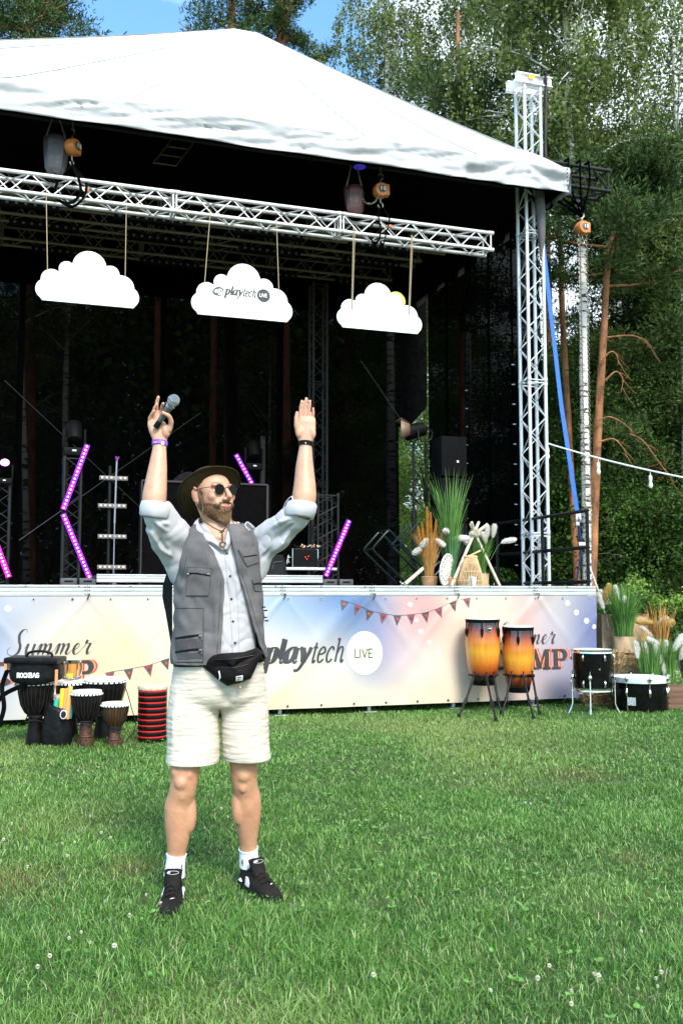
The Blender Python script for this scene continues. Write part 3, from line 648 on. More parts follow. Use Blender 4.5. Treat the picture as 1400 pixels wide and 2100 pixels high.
# ragged top cloth above the gap
poly = [(.04, 4.35), (.18, 4.28), (.30, 4.40), (.42, 4.52), (.62, 4.75), (.62, 6.9), (.04, 6.9)]
m = MB(); m.prism(poly, .03, .034); m.build('cloth_panel', BLACK_CL, root, smooth=False)
root = sthing('side_curtain', 'black side curtain with a row of small tie loops, right of the flower group', 'curtain', .42, 1.85, 0)
def sc(u, v):
    t = lerp(0, 3.75, u); zb = DECK+.05+.28*max(0, math.sin(u*5.5-.6))*(u < .5); z = lerp(zb, 6.9, v)
    return Vector((.06*math.sin(t*8)+.03*math.sin(t*19+z*.5), t, z))
m = MB(); m.grid(None, 70, 24, sc); m.build('cloth_panel', MESHS, root)
for k, u in enumerate((.18, .62)):
    for j in range(11):
        m = MB(); p = sc(u, .03+j*.055); m.box((p.x-.03, p.y, p.z), (.012, .05, .014), Ry(.3)@Rz(.4)); m.build('tie_loop', WHITE, root)

# ------------------------------------------------------------------ rear and inner trusses, the roof's dimness put into their colour
for i, (t, z, lab, par) in enumerate([(2.9, 6.55, 'shade-toned truss with a row of small lamps right behind the bright lighting truss', 1), (4.1, 6.75, 'shade-toned truss hanging in the middle depth of the dark roof', 1), (5.4, 6.85, 'rearmost shade-toned truss hanging just before the backdrop', 1)]):
    root = sthing('hanging_truss', lab, 'truss', 0, t, z, group='shade-toned trusses hanging under the black roof lining'); truss_parts(root, (-9.0, 0, 0), (-.5, 0, 0), .29, ALU_DK, pitch=.5, cr=.025, br=.009)
    for j in range(5):
        x = -8.2+1.65*j+.3*i; m = MB(); m.box((x, -.05, -.24), (.95, .10, .09), bev=.01); lb_ = m.build('light_bar', BLACK_PL, root)
        for q in range(8): m = MB(); m.lathe([(.022, 0), (.022, .012), (.012, .018)], 10, (x-.4+q*.115, -.10, -.24), Rx(PI/2)); m.build('lens', mat('bar_lens', (.10, .10, .085), rough=.3), lb_)
tower(-1.62, 5.9, 'dark rear truss tower standing before the backdrop, right of the man', full=False, mt=mat('tower_shade_tone', (.045, .04, .038), rough=.6, metal=.2), top=6.7, z0=DECK)  # tower aluminium darkened, shade under the roof put into its colour
# shade-toned ladder deep under the roof
root = sthing('roof_ladder', 'short shade-toned ladder truss rising into the dark roof above the lighting truss', 'truss', -4.9, 2.6, 7.0)
m = MB()
for a in (0, .3): m.tube([(a, 0, 0), (a+.55, 0.4, .95)], .012, 6)
for k in range(6): m.tube([(.09*k, .07*k, .16*k), (.09*k+.3, .07*k, .16*k)], .009, 6)
m.build('frame', ALU_DK, root)
# glowing discs under the roof; the purple one stands in for a light spot
for s, t, z, c, l in ((-6.08, 1.25, 6.88, (.75, .08, .95), 'small purple glow standing in for a light spot on the roof above the left chain bag'), (-2.38, 1.5, 6.82, (.10, .05, .9), 'small blue glowing lamp under the roof above the brown chain bag')):
    root = sthing('roof_glow', l, 'lamp', s, t, z); m = MB(); m.lathe([(.02, .10), (.07, .08), (.10, .03), (.10, 0)], 20); m.build('housing', BLACK_PL, root)
    m = MB(); m.lathe([(.085, 0), (.07, -.012), (.0, -.015)], 20, (0, 0, .002)); m.build('lens', mat('lens_'+('violet' if c[0] > .5 else 'blue'), c, emit=c, es=.35 if c[0] > .5 else .12), root)

# ------------------------------------------------------------------ the bright lighting truss
root = sthing('lighting_truss', 'bright silver square truss hanging under the roof edge, holding the clouds', 'truss', 0, 1.465, 5.98)
truss_parts(root, (-9.0, 0, 0), (-.56, 0, 0), 0.23, TRS, pitch=.46, cr=.0235, br=.0085)

# ------------------------------------------------------------------ chain hoists and chain bags
OR = mat('orange_hoist_paint', (.62, .20, .045), rough=.35, var=.2, vs=30, coat=.3)
def chain(m, p0, p1, lk=.032, r=.004, sag=0.0):
    p0 = Vector(p0); p1 = Vector(p1); n = max(2, int((p1-p0).length*(1+sag)/(lk*.78)))
    for i in range(n):
        u = (i+.5)/n; c = p0.lerp(p1, u)-Vector((0, 0, sag*4*u*(1-u))); u2 = min(1, u+.01); c2 = p0.lerp(p1, u2)-Vector((0, 0, sag*4*u2*(1-u2)))
        d = (c2-c); d = d.normalized() if d.length > 1e-7 else (p1-p0).normalized(); a = d.orthogonal().normalized(); a = Matrix.Rotation((i % 2)*PI/2, 3, d) @ a
        pts = [c+d*lk*.5*math.cos(q)+a*lk*.32*math.sin(q) for q in [2*PI*k/8 for k in range(9)]]
        m.tube(pts, r, 4, caps=False)
CH = mat('chain_steel', (.30, .27, .20), rough=.35, metal=.8)
def hoist(s, t, z, label, rz=0, sling_len=.45, up=.35):
    root = sthing('chain_hoist', label, 'hoist', s, t, z, rz, 'orange chain hoists')
    m = MB(); m.lathe([(.05, -.075), (.085, -.07), (.10, -.03), (.10, .03), (.085, .07), (.05, .075)], 24, R=Rx(PI/2)); m.box((.03, 0, .01), (.17, .11, .16), bev=.03)
    m.build('body', OR, root)
    m = MB(); m.lathe([(.052, 0), (.052, -.012)], 20, (0, -.078, 0), Rx(PI/2)); m.build('badge', mat('hoist_badge', (.12, .10, .09), rough=.5), root)
    m = MB(); m.box((-.02, -.096, 0), (.012, .003, .045)); 
    for a, b, w, h in ((.014, .0, .010, .045), (.034, .0, .010, .045), (.024, .019, .028, .009), (.024, -.019, .028, .009)): m.box((a, -.096, b), (w, .003, h))
    m.build('badge_number', mat('badge_white', (.8, .8, .78)), root)
    m = MB()
    q = [(0, 0, .1), (0, 0, .14), (.03, 0, .17), (.03, 0, .21), (-.01, 0, .225), (-.03, 0, .20)]; m.tube(spline(q, 5), .010, 8)
    q = [(0, 0, -.1), (0, 0, -.15), (.03, 0, -.18), (.02, 0, -.225), (-.025, 0, -.22), (-.035, 0, -.19)]; m.tube(spline(q, 5), .010, 8)
    m.build('hook', CH, root)
    return root
r1 = hoist(-5.975, 1.40, 6.50, 'orange chain hoist beside the grey chain bag, left above the lighting truss', .9)
r2 = hoist(-2.13, 1.40, 6.49, 'orange chain hoist right of the brown chain bag, above the lighting truss', 0)
r3 = hoist(.92, 1.5, 6.40, 'orange chain hoist hanging outside under the black truss stub', .1)
for r_, b in ((r1, .36), (r2, .36)):
    m = MB(); chain(m, (0, 0, .22), (0, 0, .22+b)); m.build('load_chain', CH, r_)
    for q in (-.07, .05):
        m = MB(); m.tube(spline([(0, 0, -.21), (q, -.10, -.34), (q*1.2, -.165, -.45), (q*.6-.02, -.17, -.62), (q*.8, 0, -.70), (q, .16, -.6), (q, .13, -.4), (0, 0, -.22)], 5), .020, 6, sx=.35); m.build('sling', BLACK_CL, r_)
    m = MB(); m.box((.06, -.18, -.53), (.045, .03, .03), bev=.006); m.build('sling_tag', mat('orange_tag', (.75, .16, .04)), r_)
m = MB(); chain(m, (-.36, 0, .05), (.0, -.05, -.02), sag=.22); m.build('hand_chain', CH, r2)
for dx, dy in ((-.05, 0), (-.01, .05), (.05, -.03)):
    m = MB(); chain(m, (dx, dy, -.05), (dx*.6-.02, dy, -6.33 if dx > 0 else -5.5), lk=.042, r=.0042); m.build('hand_chain', CH, r3)
def bag(s, t, z, w, h, label, mt, hung=.28):
    root = sthing('chain_bag', label, 'bag', s, t, z, group='chain bags')
    m = MB(); n = 26; pr = [(w*.50, 0), (w*.54, -h*.15), (w*.52, -h*.5), (w*.47, -h*.8), (w*.30, -h*.97), (w*.1, -h)]
    vs = []; 
    for k, (r_, zz) in enumerate(pr):
        for j in range(n): q = 2*PI*j/n; f = 1+.10*math.sin(q*5+k*.5)+.05*math.sin(q*11); vs.append((r_*f*math.cos(q), r_*.6*f*math.sin(q), zz+.015*math.sin(q*3)))
    m.add(vs, [(i*n+j, i*n+(j+1) % n, (i+1)*n+(j+1) % n, (i+1)*n+j) for i in range(len(pr)-1) for j in range(n)]+[tuple((len(pr)-1)*n+j for j in range(n))])
    o = m.build('bag_body', mt, root); sd = o.modifiers.new('s', 'SOLIDIFY'); sd.thickness = .006
    m = MB(); chain(m, (-w*.45, 0, 0), (-w*.2, 0, hung)); chain(m, (w*.45, 0, 0), (w*.15, 0, hung)); m.build('bag_chain', CH, root)
bag(-6.16, 1.42, 6.60, .24, .47, 'grey shiny chain bag hanging left of the first orange hoist', mat('grey_tarp_bag', (.045, .045, .05), rough=.4, bump=.5, bs=30), .22)
bag(-2.48, 1.42, 6.50, .23, .38, 'brown rounded chain bag hanging left of the second orange hoist', mat('brown_tarp_bag', (.055, .018, .016), rough=.45, bump=.5, bs=30), .28)

# ------------------------------------------------------------------ railing, ratchet strap, festoon wire
root = sthing('railing', 'black metal railing along the right edge of the deck', 'railing', -.02, .06, DECK)
def rb(m, a, b, w=.022): m.tube([a, b], w, 4)
for z, nme in ((.90, 'rail'), (.46, 'rail'), (.05, 'rail')):
    m = MB(); rb(m, (0, -.03, z), (0, 2.35, z)); m.build(nme, BLACK, root)
for y, h in ((0, .90), (1.05, .90), (2.3, .90)):
    m = MB(); m.tube([(0, y, 0), (0, y, h+.0)], .026, 4); m.build('post', BLACK, root)
BLU = mat('blue_webbing', (.02, .13, .55), rough=.7, bump=.3, bs=200)
root = sthing('ratchet_strap', 'blue ratchet strap running from the roof corner down past the railing', 'strap', 0, 0, 0)
P = [at(1106, 440, 12.95), at(1150, 830, 12.75), at(1183, 1050, 12.65)]
loc = lambda p: Vector(((p-CORNER).dot(DR), (p-CORNER).dot(DD), p.z))
m = MB(); q = [loc(p) for p in P]
for a, b in zip(q[:-1], q[1:]):
    s_ = Vector((.032, 0, 0)); m.add([a-s_, a+s_, b+s_, b-s_, a-s_+Vector((0, .004, 0)), a+s_+Vector((0, .004, 0)), b+s_+Vector((0, .004, 0)), b-s_+Vector((0, .004, 0))], [(0, 1, 2, 3), (7, 6, 5, 4), (0, 3, 7, 4), (1, 5, 6, 2)])
m.build('webbing', BLU, root)
P2 = [loc(at(1184, 1060, 12.65)), loc(at(1187, 1095, 12.62)), loc(at(1192, 1120, 12.6)), loc(at(1182, 1190, 12.6)), loc(at(1180, 1300, 12.6))]
m = MB(); m.tube(P2, [.03, .026, .012, .02, .02], 6, sx=.3); m.build('webbing', mat('blue_webbing_dark', (.015, .05, .22), rough=.8), root)
m = MB(); c = P2[0]; m.box(c, (.085, .04, .16), bev=.01); m.box(c+Vector((-.03, -.03, -.10)), (.05, .03, .06), bev=.008); m.build('ratchet', CHROME, root); m = MB(); m.box(P2[2]+Vector((0, 0, .02)), (.10, .03, .07), bev=.01); m.build('hook', CHROME, root)
# chain from the hook is on the hoist; white guy rope at the deck corner
root = sthing('guy_rope', 'pale guy rope slanting down past the right end of the deck', 'rope', .1, .4, 0)
m = MB(); m.tube([loc(at(1204, 1150, 12.2))-Vector((.1, .4, 0)), loc(at(1226, 1210, 11.9))-Vector((.1, .4, 0)), loc(at(1248, 1290, 11.6))-Vector((.1, .4, 0))], .007, 6); m.build('rope', mat('pale_rope', (.7, .7, .66)), root)
# festoon
FW = mat('festoon_wire_white', (.78, .82, .80), rough=.4)
a = at(1118, 908, 12.9); b = at(1420, 983, 11.2)
root = thing('festoon_lights', 'white festoon wire with hanging bulbs running right from the truss tower', 'festoon', a)
m = MB(); q = [a.lerp(b, u)-a-Vector((0, 0, .03*4*u*(1-u))) for u in [i/14 for i in range(15)]]; m.tube(q, .011, 6); m.build('wire', FW, root)
for px in (1122, 1225.5, 1332):
    u = (px-1118)/302; 
    for _ in range(3):
        pp = a.lerp(b, u); cur = 700+FPX*pp.x/(pp.y*math.cos(PITCH)+(pp.z-EYE)*math.sin(PITCH)); u += (px-cur)/302
    c = a.lerp(b, u)-a-Vector((0, 0, .03*4*u*(1-u)))
    m = MB(); m.tube([c, c+Vector((0, 0, -.06))], .005, 6); m.lathe([(.014, 0), (.020, -.01), (.022, -.06), (.018, -.07)], 14, c+Vector((0, 0, -.06))); sk = m.build('socket', FW, root)
    m = MB(); m.lathe([(.014, 0), (.020, -.02), (.028, -.05), (.026, -.07), (.012, -.088), (.002, -.09)], 14, c+Vector((0, 0, -.13)))
    m.build('bulb', mat('bulb_glass', (.75, .72, .60), rough=.08, coat=.5), sk)
# ================================================================== lettering drawn as pen strokes
def seg(*p): return [Vector((a, b)) for a, b in p]
def curve2(pts, n=7):
    return [Vector((v.x, v.y)) for v in spline([(a, b, 0) for a, b in pts], n)]
GL_ITAL = {   # italic letters with didone contrast: (width, [strokes]) ; x-height 1
 'p': (.95, [('c', [(.02, .78), (.10, .95), (.22, .98)], .10), ('l', [(.26, 1.0), (.26, -.60)], 1), ('c', [(.30, .70), (.45, .95), (.66, 1.0), (.84, .84), (.86, .5), (.76, .15), (.55, 0), (.36, .10), (.30, .25)], 0), ('l', [(.08, -.60), (.46, -.60)], .09)]),
 'l': (.52, [('c', [(.04, 1.50), (.14, 1.52), (.22, 1.56)], .09), ('l', [(.28, 1.56), (.28, .25)], 1), ('c', [(.28, .25), (.30, .04), (.42, .0), (.50, .12)], .12)]),
 'a': (1.0, [('c', [(.76, .85), (.60, 1.0), (.38, .95), (.14, .70), (.10, .30), (.22, .02), (.42, .05), (.62, .25), (.76, .55)], 0), ('l', [(.80, 1.0), (.76, .25)], 1), ('c', [(.76, .25), (.78, .03), (.90, .0), (1.0, .14)], .12)]),
 'y': (.95, [('c', [(.0, .85), (.10, 1.0), (.20, .95)], .12), ('c', [(.20, .98), (.36, .55), (.46, .02)], 1), ('c', [(.88, 1.0), (.74, .55), (.46, -.02), (.24, -.40), (.04, -.56), (-.04, -.42)], .2)]),
 't': (.50, [('l', [(.26, 1.30), (.22, .22)], .5), ('c', [(.22, .25), (.26, .02), (.36, 0), (.48, .14)], .12), ('l', [(.04, .98), (.46, .98)], .10)]),
 'e': (.80, [('c', [(.12, .52), (.45, .55), (.70, .68), (.62, .92), (.42, 1.0), (.18, .80), (.10, .42), (.22, .06), (.45, .0), (.70, .20)], 0)]),
 'c': (.78, [('c', [(.68, .78), (.58, .97), (.40, 1.0), (.18, .78), (.10, .42), (.22, .06), (.44, .0), (.68, .20)], 0)]),
 'h': (.98, [('c', [(.0, 1.50), (.10, 1.52), (.16, 1.56)], .09), ('l', [(.20, 1.56), (.20, .0)], .5), ('c', [(.22, .55), (.40, .92), (.60, 1.0), (.74, .85), (.74, .50), (.72, .22)], .3), ('c', [(.72, .25), (.76, .02), (.86, 0), (.96, .14)], .12)]),
}
GL_SCRIPT = {  # looping copperplate hand
 'S': (1.35, [[(1.25, 1.95), (1.10, 2.25), (.80, 2.20), (.62, 1.80), (.74, 1.25), (.95, .75), (.88, .20), (.50, -.05), (.10, .10), (-.05, .45), (.15, .72)]]),
 'u': (1.05, [[(.0, .55), (.22, .98), (.20, .40), (.34, .0), (.62, .18), (.80, .98), (.76, .30), (.90, .0), (1.08, .35)]]),
 'm': (1.55, [[(.0, .30), (.18, .85), (.30, .95), (.30, .50), (.22, .0)], [(.24, .25), (.42, .80), (.62, .98), (.72, .70), (.62, .0)], [(.66, .25), (.86, .80), (1.08, .98), (1.16, .65), (1.08, .20), (1.24, .0), (1.52, .40)]]),
 'e': (.80, [[(.0, .35), (.35, .48), (.55, .78), (.40, .98), (.18, .72), (.14, .30), (.34, .0), (.60, .12), (.82, .45)]]),
 'r': (.80, [[(.0, .40), (.25, .85), (.36, 1.28), (.30, 1.0), (.50, .98), (.66, .92), (.54, .40), (.66, .0), (.92, .30)]]),
}
class Ink:
    """flat lettering laid on a surface: place(u, v, lift) -> point; every stroke is lifted a little above the last"""
    def __init__(s, place): s.m = MB(); s.place = place; s.k = 0
    def poly(s, pts):
        s.k += 1; z = .0004*(s.k % 12); s.m.add([s.place(p[0], p[1], z) for p in pts], [tuple(range(len(pts)))])
    def ribbon(s, pts, wf):
        s.k += 1; z = .0004*(s.k % 12); vs = []; n = len(pts)
        for i, p in enumerate(pts):
            t = pts[min(i+1, n-1)]-pts[max(i-1, 0)]; t = t.normalized() if t.length > 1e-9 else Vector((1, 0)); w = wf(i/(n-1), t)/2; nn = Vector((-t.y, t.x))*w
            vs += [s.place(p.x+nn.x, p.y+nn.y, z), s.place(p.x-nn.x, p.y-nn.y, z)]
        s.m.add(vs, [(2*i, 2*i+1, 2*i+3, 2*i+2) for i in range(n-1)])
    def disc(s, c, r, n=40, r2=None):
        s.k += 1; z = .0004*(s.k % 12)
        rings = 6; vs = [s.place(c[0], c[1], z)]
        for q in range(1, rings+1):
            for j in range(n): a = 2*PI*j/n; vs.append(s.place(c[0]+r*q/rings*math.cos(a), c[1]+(r2 or r)*q/rings*math.sin(a), z))
        fs = [(0, 1+j, 1+(j+1) % n) for j in range(n)]+[(1+(q-1)*n+j, 1+q*n+j, 1+q*n+(j+1) % n, 1+(q-1)*n+(j+1) % n) for q in range(1, rings) for j in range(n)]
        s.m.add(vs, fs)
    def italic(s, text, x, y, xh, bold=.25, light=.075, slant=.24, nbold=4):
        for ci, ch in enumerate(text):
            w, st = GL_ITAL[ch]; b = bold if ci < nbold else light*1.35; kx = xh*(.84 if ci < nbold else .70)
            for kind, pts, a in st:
                pp = [Vector((p[0], p[1])) for p in pts] if kind == 'l' else curve2(pts, 6)
                if kind == 'l': pp = [pp[0].lerp(pp[1], i/8) for i in range(9)]
                pp = [Vector((x+(p.x*kx)+slant*p.y*xh, y+p.y*xh)) for p in pp]
                def wf(u, t, a=a, b=b):
                    if 0 < a < .15: return xh*light*1.3
                    v = abs(t.y); base = light+(b-light)*(v**2.2)
                    return xh*base*(1 if a != .2 else .75)
                s.ribbon(pp, wf)
            x += w*kx*1.03+xh*.05
        return x
    def script(s, text, x, y, xh, th=.085, slant=.35):
        for ch in text:
            w, st = GL_SCRIPT[ch]
            for pts in st:
                pp = [Vector((x+p.x*xh+slant*p.y*xh*.7, y+p.y*xh)) for p in curve2(pts, 8)]
                s.ribbon(pp, lambda u, t: xh*(th*.35+th*1.5*max(0, -t.y)**1.5)*min(1, 6*u+.4, 6*(1-u)+.4))
            x += w*xh
        return x
    def lin(s, a, b, w): s.ribbon([Vector(a).lerp(Vector(b), i/8) for i in range(9)], lambda u, t: w)
    def slab(s, text, x, y, h):
        """heavy slab-serif capitals"""
        for ch in text:
            t = h*.24; sf = h*.10
            if ch == 'C':
                pts = [Vector((x+h*.46+h*.44*math.cos(a), y+h*.5+h*.44*math.sin(a))) for a in [math.radians(38+284*i/30) for i in range(31)]]
                s.ribbon(pts, lambda u, tt: h*(.12+.17*abs(tt.y)**1.3)); s.lin((x+h*.86, y+h*.62), (x+h*.86, y+h*1.0), h*.10); x += h*1.02
            elif ch == 'A':
                s.lin((x+h*.50, y+h), (x+h*.16, y+sf*.5), h*.10); s.lin((x+h*.50, y+h), (x+h*.84, y+sf*.5), t); s.lin((x+h*.26, y+h*.30), (x+h*.74, y+h*.30), h*.09)
                s.lin((x, y+sf/2), (x+h*.34, y+sf/2), sf); s.lin((x+h*.60, y+sf/2), (x+h*1.06, y+sf/2), sf); x += h*1.12
            elif ch == 'M':
                s.lin((x+h*.20, y), (x+h*.20, y+h), h*.12); s.lin((x+h*.24, y+h), (x+h*.58, y+h*.05), t); s.lin((x+h*.58, y+h*.05), (x+h*.90, y+h), h*.10); s.lin((x+h*.98, y), (x+h*.98, y+h), t)
                s.lin((x, y+sf/2), (x+h*.42, y+sf/2), sf); s.lin((x+h*.76, y+sf/2), (x+h*1.20, y+sf/2), sf); s.lin((x, y+h-sf/2), (x+h*.34, y+h-sf/2), sf); s.lin((x+h*.90, y+h-sf/2), (x+h*1.20, y+h-sf/2), sf); x += h*1.28
            elif ch == 'P':
                s.lin((x+h*.24, y), (x+h*.24, y+h), t); s.lin((x, y+sf/2), (x+h*.50, y+sf/2), sf); s.lin((x, y+h-sf/2), (x+h*.40, y+h-sf/2), sf)
                pts = [Vector((x+h*.36, y+h*.95)), Vector((x+h*.52, y+h*.95))]+[Vector((x+h*.58+h*.22*math.cos(a), y+h*.71+h*.24*math.sin(a))) for a in [math.radians(80-160*i/16) for i in range(17)]]+[Vector((x+h*.52, y+h*.47)), Vector((x+h*.36, y+h*.47))]
                s.ribbon(pts, lambda u, tt: h*(.10+.14*abs(tt.y)**1.3)); x += h*.95
    def sans(s, text, x, y, h, w=.13):
        for ch in text:
            g = {'L': ([(0, 1), (0, 0), (.5, 0)], .66), 'I': ([(0, 1), (0, 0)], .26), 'V': ([(0, 1), (.33, 0), (.66, 1)], .82), 'A': ([(0, 0), (.33, 1), (.66, 0)], .82), 'R': ([(0, 0), (0, 1), (.34, 1), (.48, .86), (.48, .66), (.34, .52), (0, .52), (.25, .52), (.52, 0)], .68),
                 'E': ([(.5, 1), (0, 1), (0, .5), (.42, .5), (0, .5), (0, 0), (.5, 0)], .66), 'O': ([(.3, 1), (.08, .85), (0, .5), (.08, .15), (.3, 0), (.52, .15), (.6, .5), (.52, .85), (.3, 1)], .78),
                 'C': ([(.55, .85), (.3, 1), (.08, .85), (0, .5), (.08, .15), (.3, 0), (.55, .15)], .70), 'K': ([(0, 1), (0, 0), (0, .45), (.5, 1), (.15, .6), (.55, 0)], .70), 'B': ([(0, 0), (0, 1), (.35, 1), (.48, .78), (.35, .54), (0, .54), (.38, .52), (.54, .28), (.38, 0), (0, 0)], .70),
                 'G': ([(.55, .85), (.3, 1), (.08, .85), (0, .5), (.08, .15), (.3, 0), (.56, .12), (.56, .48), (.34, .48)], .74), ' ': ([], .4)}[ch]
            P = [Vector((x+a*h, y+b*h)) for a, b in g[0]]
            for a, b in zip(P[:-1], P[1:]):
                d = (b-a).normalized()*w*h*.35; s.ribbon([a-d, (a+b)/2, b+d], lambda u, t: w*h)
            x += g[1]*h
        return x
    def build(s, name, mt, parent): return s.m.build(name, mt, parent, smooth=False)
INK = mat('print_charcoal', (.035, .035, .038), rough=.6)
INKG = mat('print_deep_green', (.02, .07, .035), rough=.6)
RED = mat('print_red', (.70, .04, .04), rough=.6); ORP = mat('print_orange', (.85, .28, .12), rough=.6)
PEN_D = mat('print_pennant_black', (.06, .065, .065), rough=.6); PEN_R = mat('print_pennant_maroon', (.24, .06, .08), rough=.6)
DOTW = mat('print_white', (.80, .80, .78), rough=.5); CREAM = mat('print_cream', (.80, .78, .55), rough=.5)

# ================================================================== the printed banner along the stage front
BZ0, BZ1, BT0 = .085, 1.262, -.035
def bdisp(s, z):                                               # wrinkles: tension folds running down from the ties
    q = (z-BZ0)/(BZ1-BZ0)
    d = .016*mnoise.noise(Vector((s*.9+q*1.3, q*1.4, 1)))+.010*mnoise.noise(Vector((s*2.3-q*2.0, q*2.2, 4)))
    for k in range(-1, 10):
        s0 = -.77-k*1.0+.06*math.sin(k*3.1); x = s-s0; dd = 1-q
        for sl in (-.95, .85):
            e = (x-sl*dd*1.1)/(.030+.10*dd); d += .011*math.exp(-e*e)*math.exp(-dd*1.7)*(1 if (k+int(sl > 0)) % 2 else .5)
    e = (s+2.9-(1-q)*-1.15)/.16; d += .022*math.exp(-e*e); e = (s+2.0+(q)*-1.3)/.13; d += .018*math.exp(-e*e)*q
    e = (s+3.9+(q)*.9)/.18; d -= .018*math.exp(-e*e); e = (s+5.6-(1-q)*.9)/.14; d += .016*math.exp(-e*e)
    return -d
def bpt(s, z, lift=0): return Vector((s, BT0+bdisp(s, z)-lift, z))
ban = sthing('stage_banner', 'long printed banner tied along the stage front, pastel blue to cream', 'banner', 0, 0, 0)
NS, NZ = 620, 84; S0b, S1b = -9.5, .015
xs = np.linspace(S0b, S1b, NS+1); zs = np.linspace(BZ0, BZ1, NZ+1)
V = np.array([tuple(bpt(s, z)) for z in zs for s in xs])
ii = np.arange(NS)[None, :]+(NS+1)*np.arange(NZ)[:, None]; F = np.stack([ii, ii+1, ii+NS+2, ii+NS+1], -1).reshape(-1, 4)
S = V[:, 0]; Q = (V[:, 2]-BZ0)/(BZ1-BZ0)
def blob(c, s0, q0, rs, rq, k=1.0): return (np.exp(-((S-s0)/rs)**2-((Q-q0)/rq)**2)*k)[:, None]
Cc = np.ones((len(S), 3))*np.array([.86, .84, .74])
def lay(col, w): 
    global Cc; w = np.clip(w, 0, 1); Cc = Cc*(1-w)+np.array(col)*w
blue = (.16, .27, .52); pink = (.78, .40, .42); dusk = (.20, .24, .44); cream = (.90, .74, .52); peach = (.88, .62, .50); grey = (.50, .52, .60)
lay((.88, .86, .76), np.ones((len(S), 1)))
lay(cream, blob(0, -5.55, .55, .75, .8, .75)); lay((.32, .42, .68), blob(0, -6.85, .6, .55, .9, .95)); lay((.50, .55, .70), blob(0, -6.35, .98, 1.0, .25, .6))
lay(blue, blob(0, -3.05, .98, .62, .46, .95)); lay((.30, .46, .72), blob(0, -3.75, .95, .5, .30, .7)); lay(blue, blob(0, -2.75, .55, .30, .40, .75)); lay((.42, .55, .74), blob(0, -4.5, 1.0, .5, .3, .5))
lay(pink, blob(0, -2.15, .98, .36, .48, .80)); lay((.62, .50, .62), blob(0, -2.5, .45, .35, .3, .45)); lay(peach, blob(0, -1.45, .75, .42, .6, .62)); lay(peach, blob(0, -1.7, .05, .9, .22, .45)); lay(pink, blob(0, -.95, .85, .26, .5, .55)); lay((.74, .56, .56), blob(0, -.95, .1, .4, .3, .5))
lay(dusk, blob(0, .05, .6, .62, 1.0, .96)); lay((.20, .23, .42), blob(0, -.1, .0, .75, .35, .75)); lay((.50, .45, .58), blob(0, -.62, .45, .22, .5, .6))
lay(cream, blob(0, -4.4, .0, 1.2, .16, .55)); lay((.92, .90, .70), blob(0, -3.2, .02, 1.5, .12, .5))
mc = Cc.mean(1, keepdims=True); Cc = np.clip((mc+(Cc-mc)*1.22)*np.array([.74, .70, .66])-.03, 0, 1)
BAN = mat('banner_vinyl', (1, 1, 1), rough=.38, var=.02, attr='col', bump=.10, bs=14)
bm_ = arr_mesh('vinyl_sheet', V, None, F, Cc, BAN, ban); bm_.data.polygons.foreach_set('use_smooth', [True]*len(bm_.data.polygons))
def on_banner(sc=1.0):
    return lambda u, v, z: bpt(u, v, .003+z)
def bp(px, py): return stp(px, py, BT0)
ink = Ink(on_banner())
xh = .158; s0, z0 = bp(-95+650, 1362)
ink.italic('playtech', bp(543, 1360)[0]-.02, bp(543, 1360)[1], xh, bold=.40, light=.10, slant=.24)
ink.build('playtech_lettering', INK, ban)
i2 = Ink(on_banner()); c = bp(747, 1339); i2.disc(c, .205, 48, .232); i2.build('live_disc', CREAM, ban)
i2 = Ink(lambda u, v, z: bpt(u, v, .009+z)); a_ = bp(727, 1348); i2.sans('LIVE', a_[0], a_[1], .088, .12); i2.build('live_lettering', INKG, ban)
def camp(px0, px1, pys, pyc, hide):
    a = bp(px0, pys); xh = .108
    k = Ink(on_banner()); e = k.script('Summer', a[0], a[1], xh, th=.125, slant=.35); k.build('summer_lettering', INK, ban)
    b = bp(px1, pyc); h = .222; W_ = h*(1.02+1.12+1.28+.95)
    for dx, mt_, nm, lf in ((.034, RED, 'camp_shade_red', .003), (.018, ORP, 'camp_shade_orange', .008), (0, INK, 'camp_lettering', .013)):
        k = Ink(lambda u, v, z, lf=lf: bpt(u, v, lf+z)); k.slab('CAMP', b[0]-W_+dx, b[1]+dx*.12, h); k.build(nm, mt_, ban)
camp(14, 194, 1344, 1400, None); camp(1012, 1163, 1322, 1370, None)
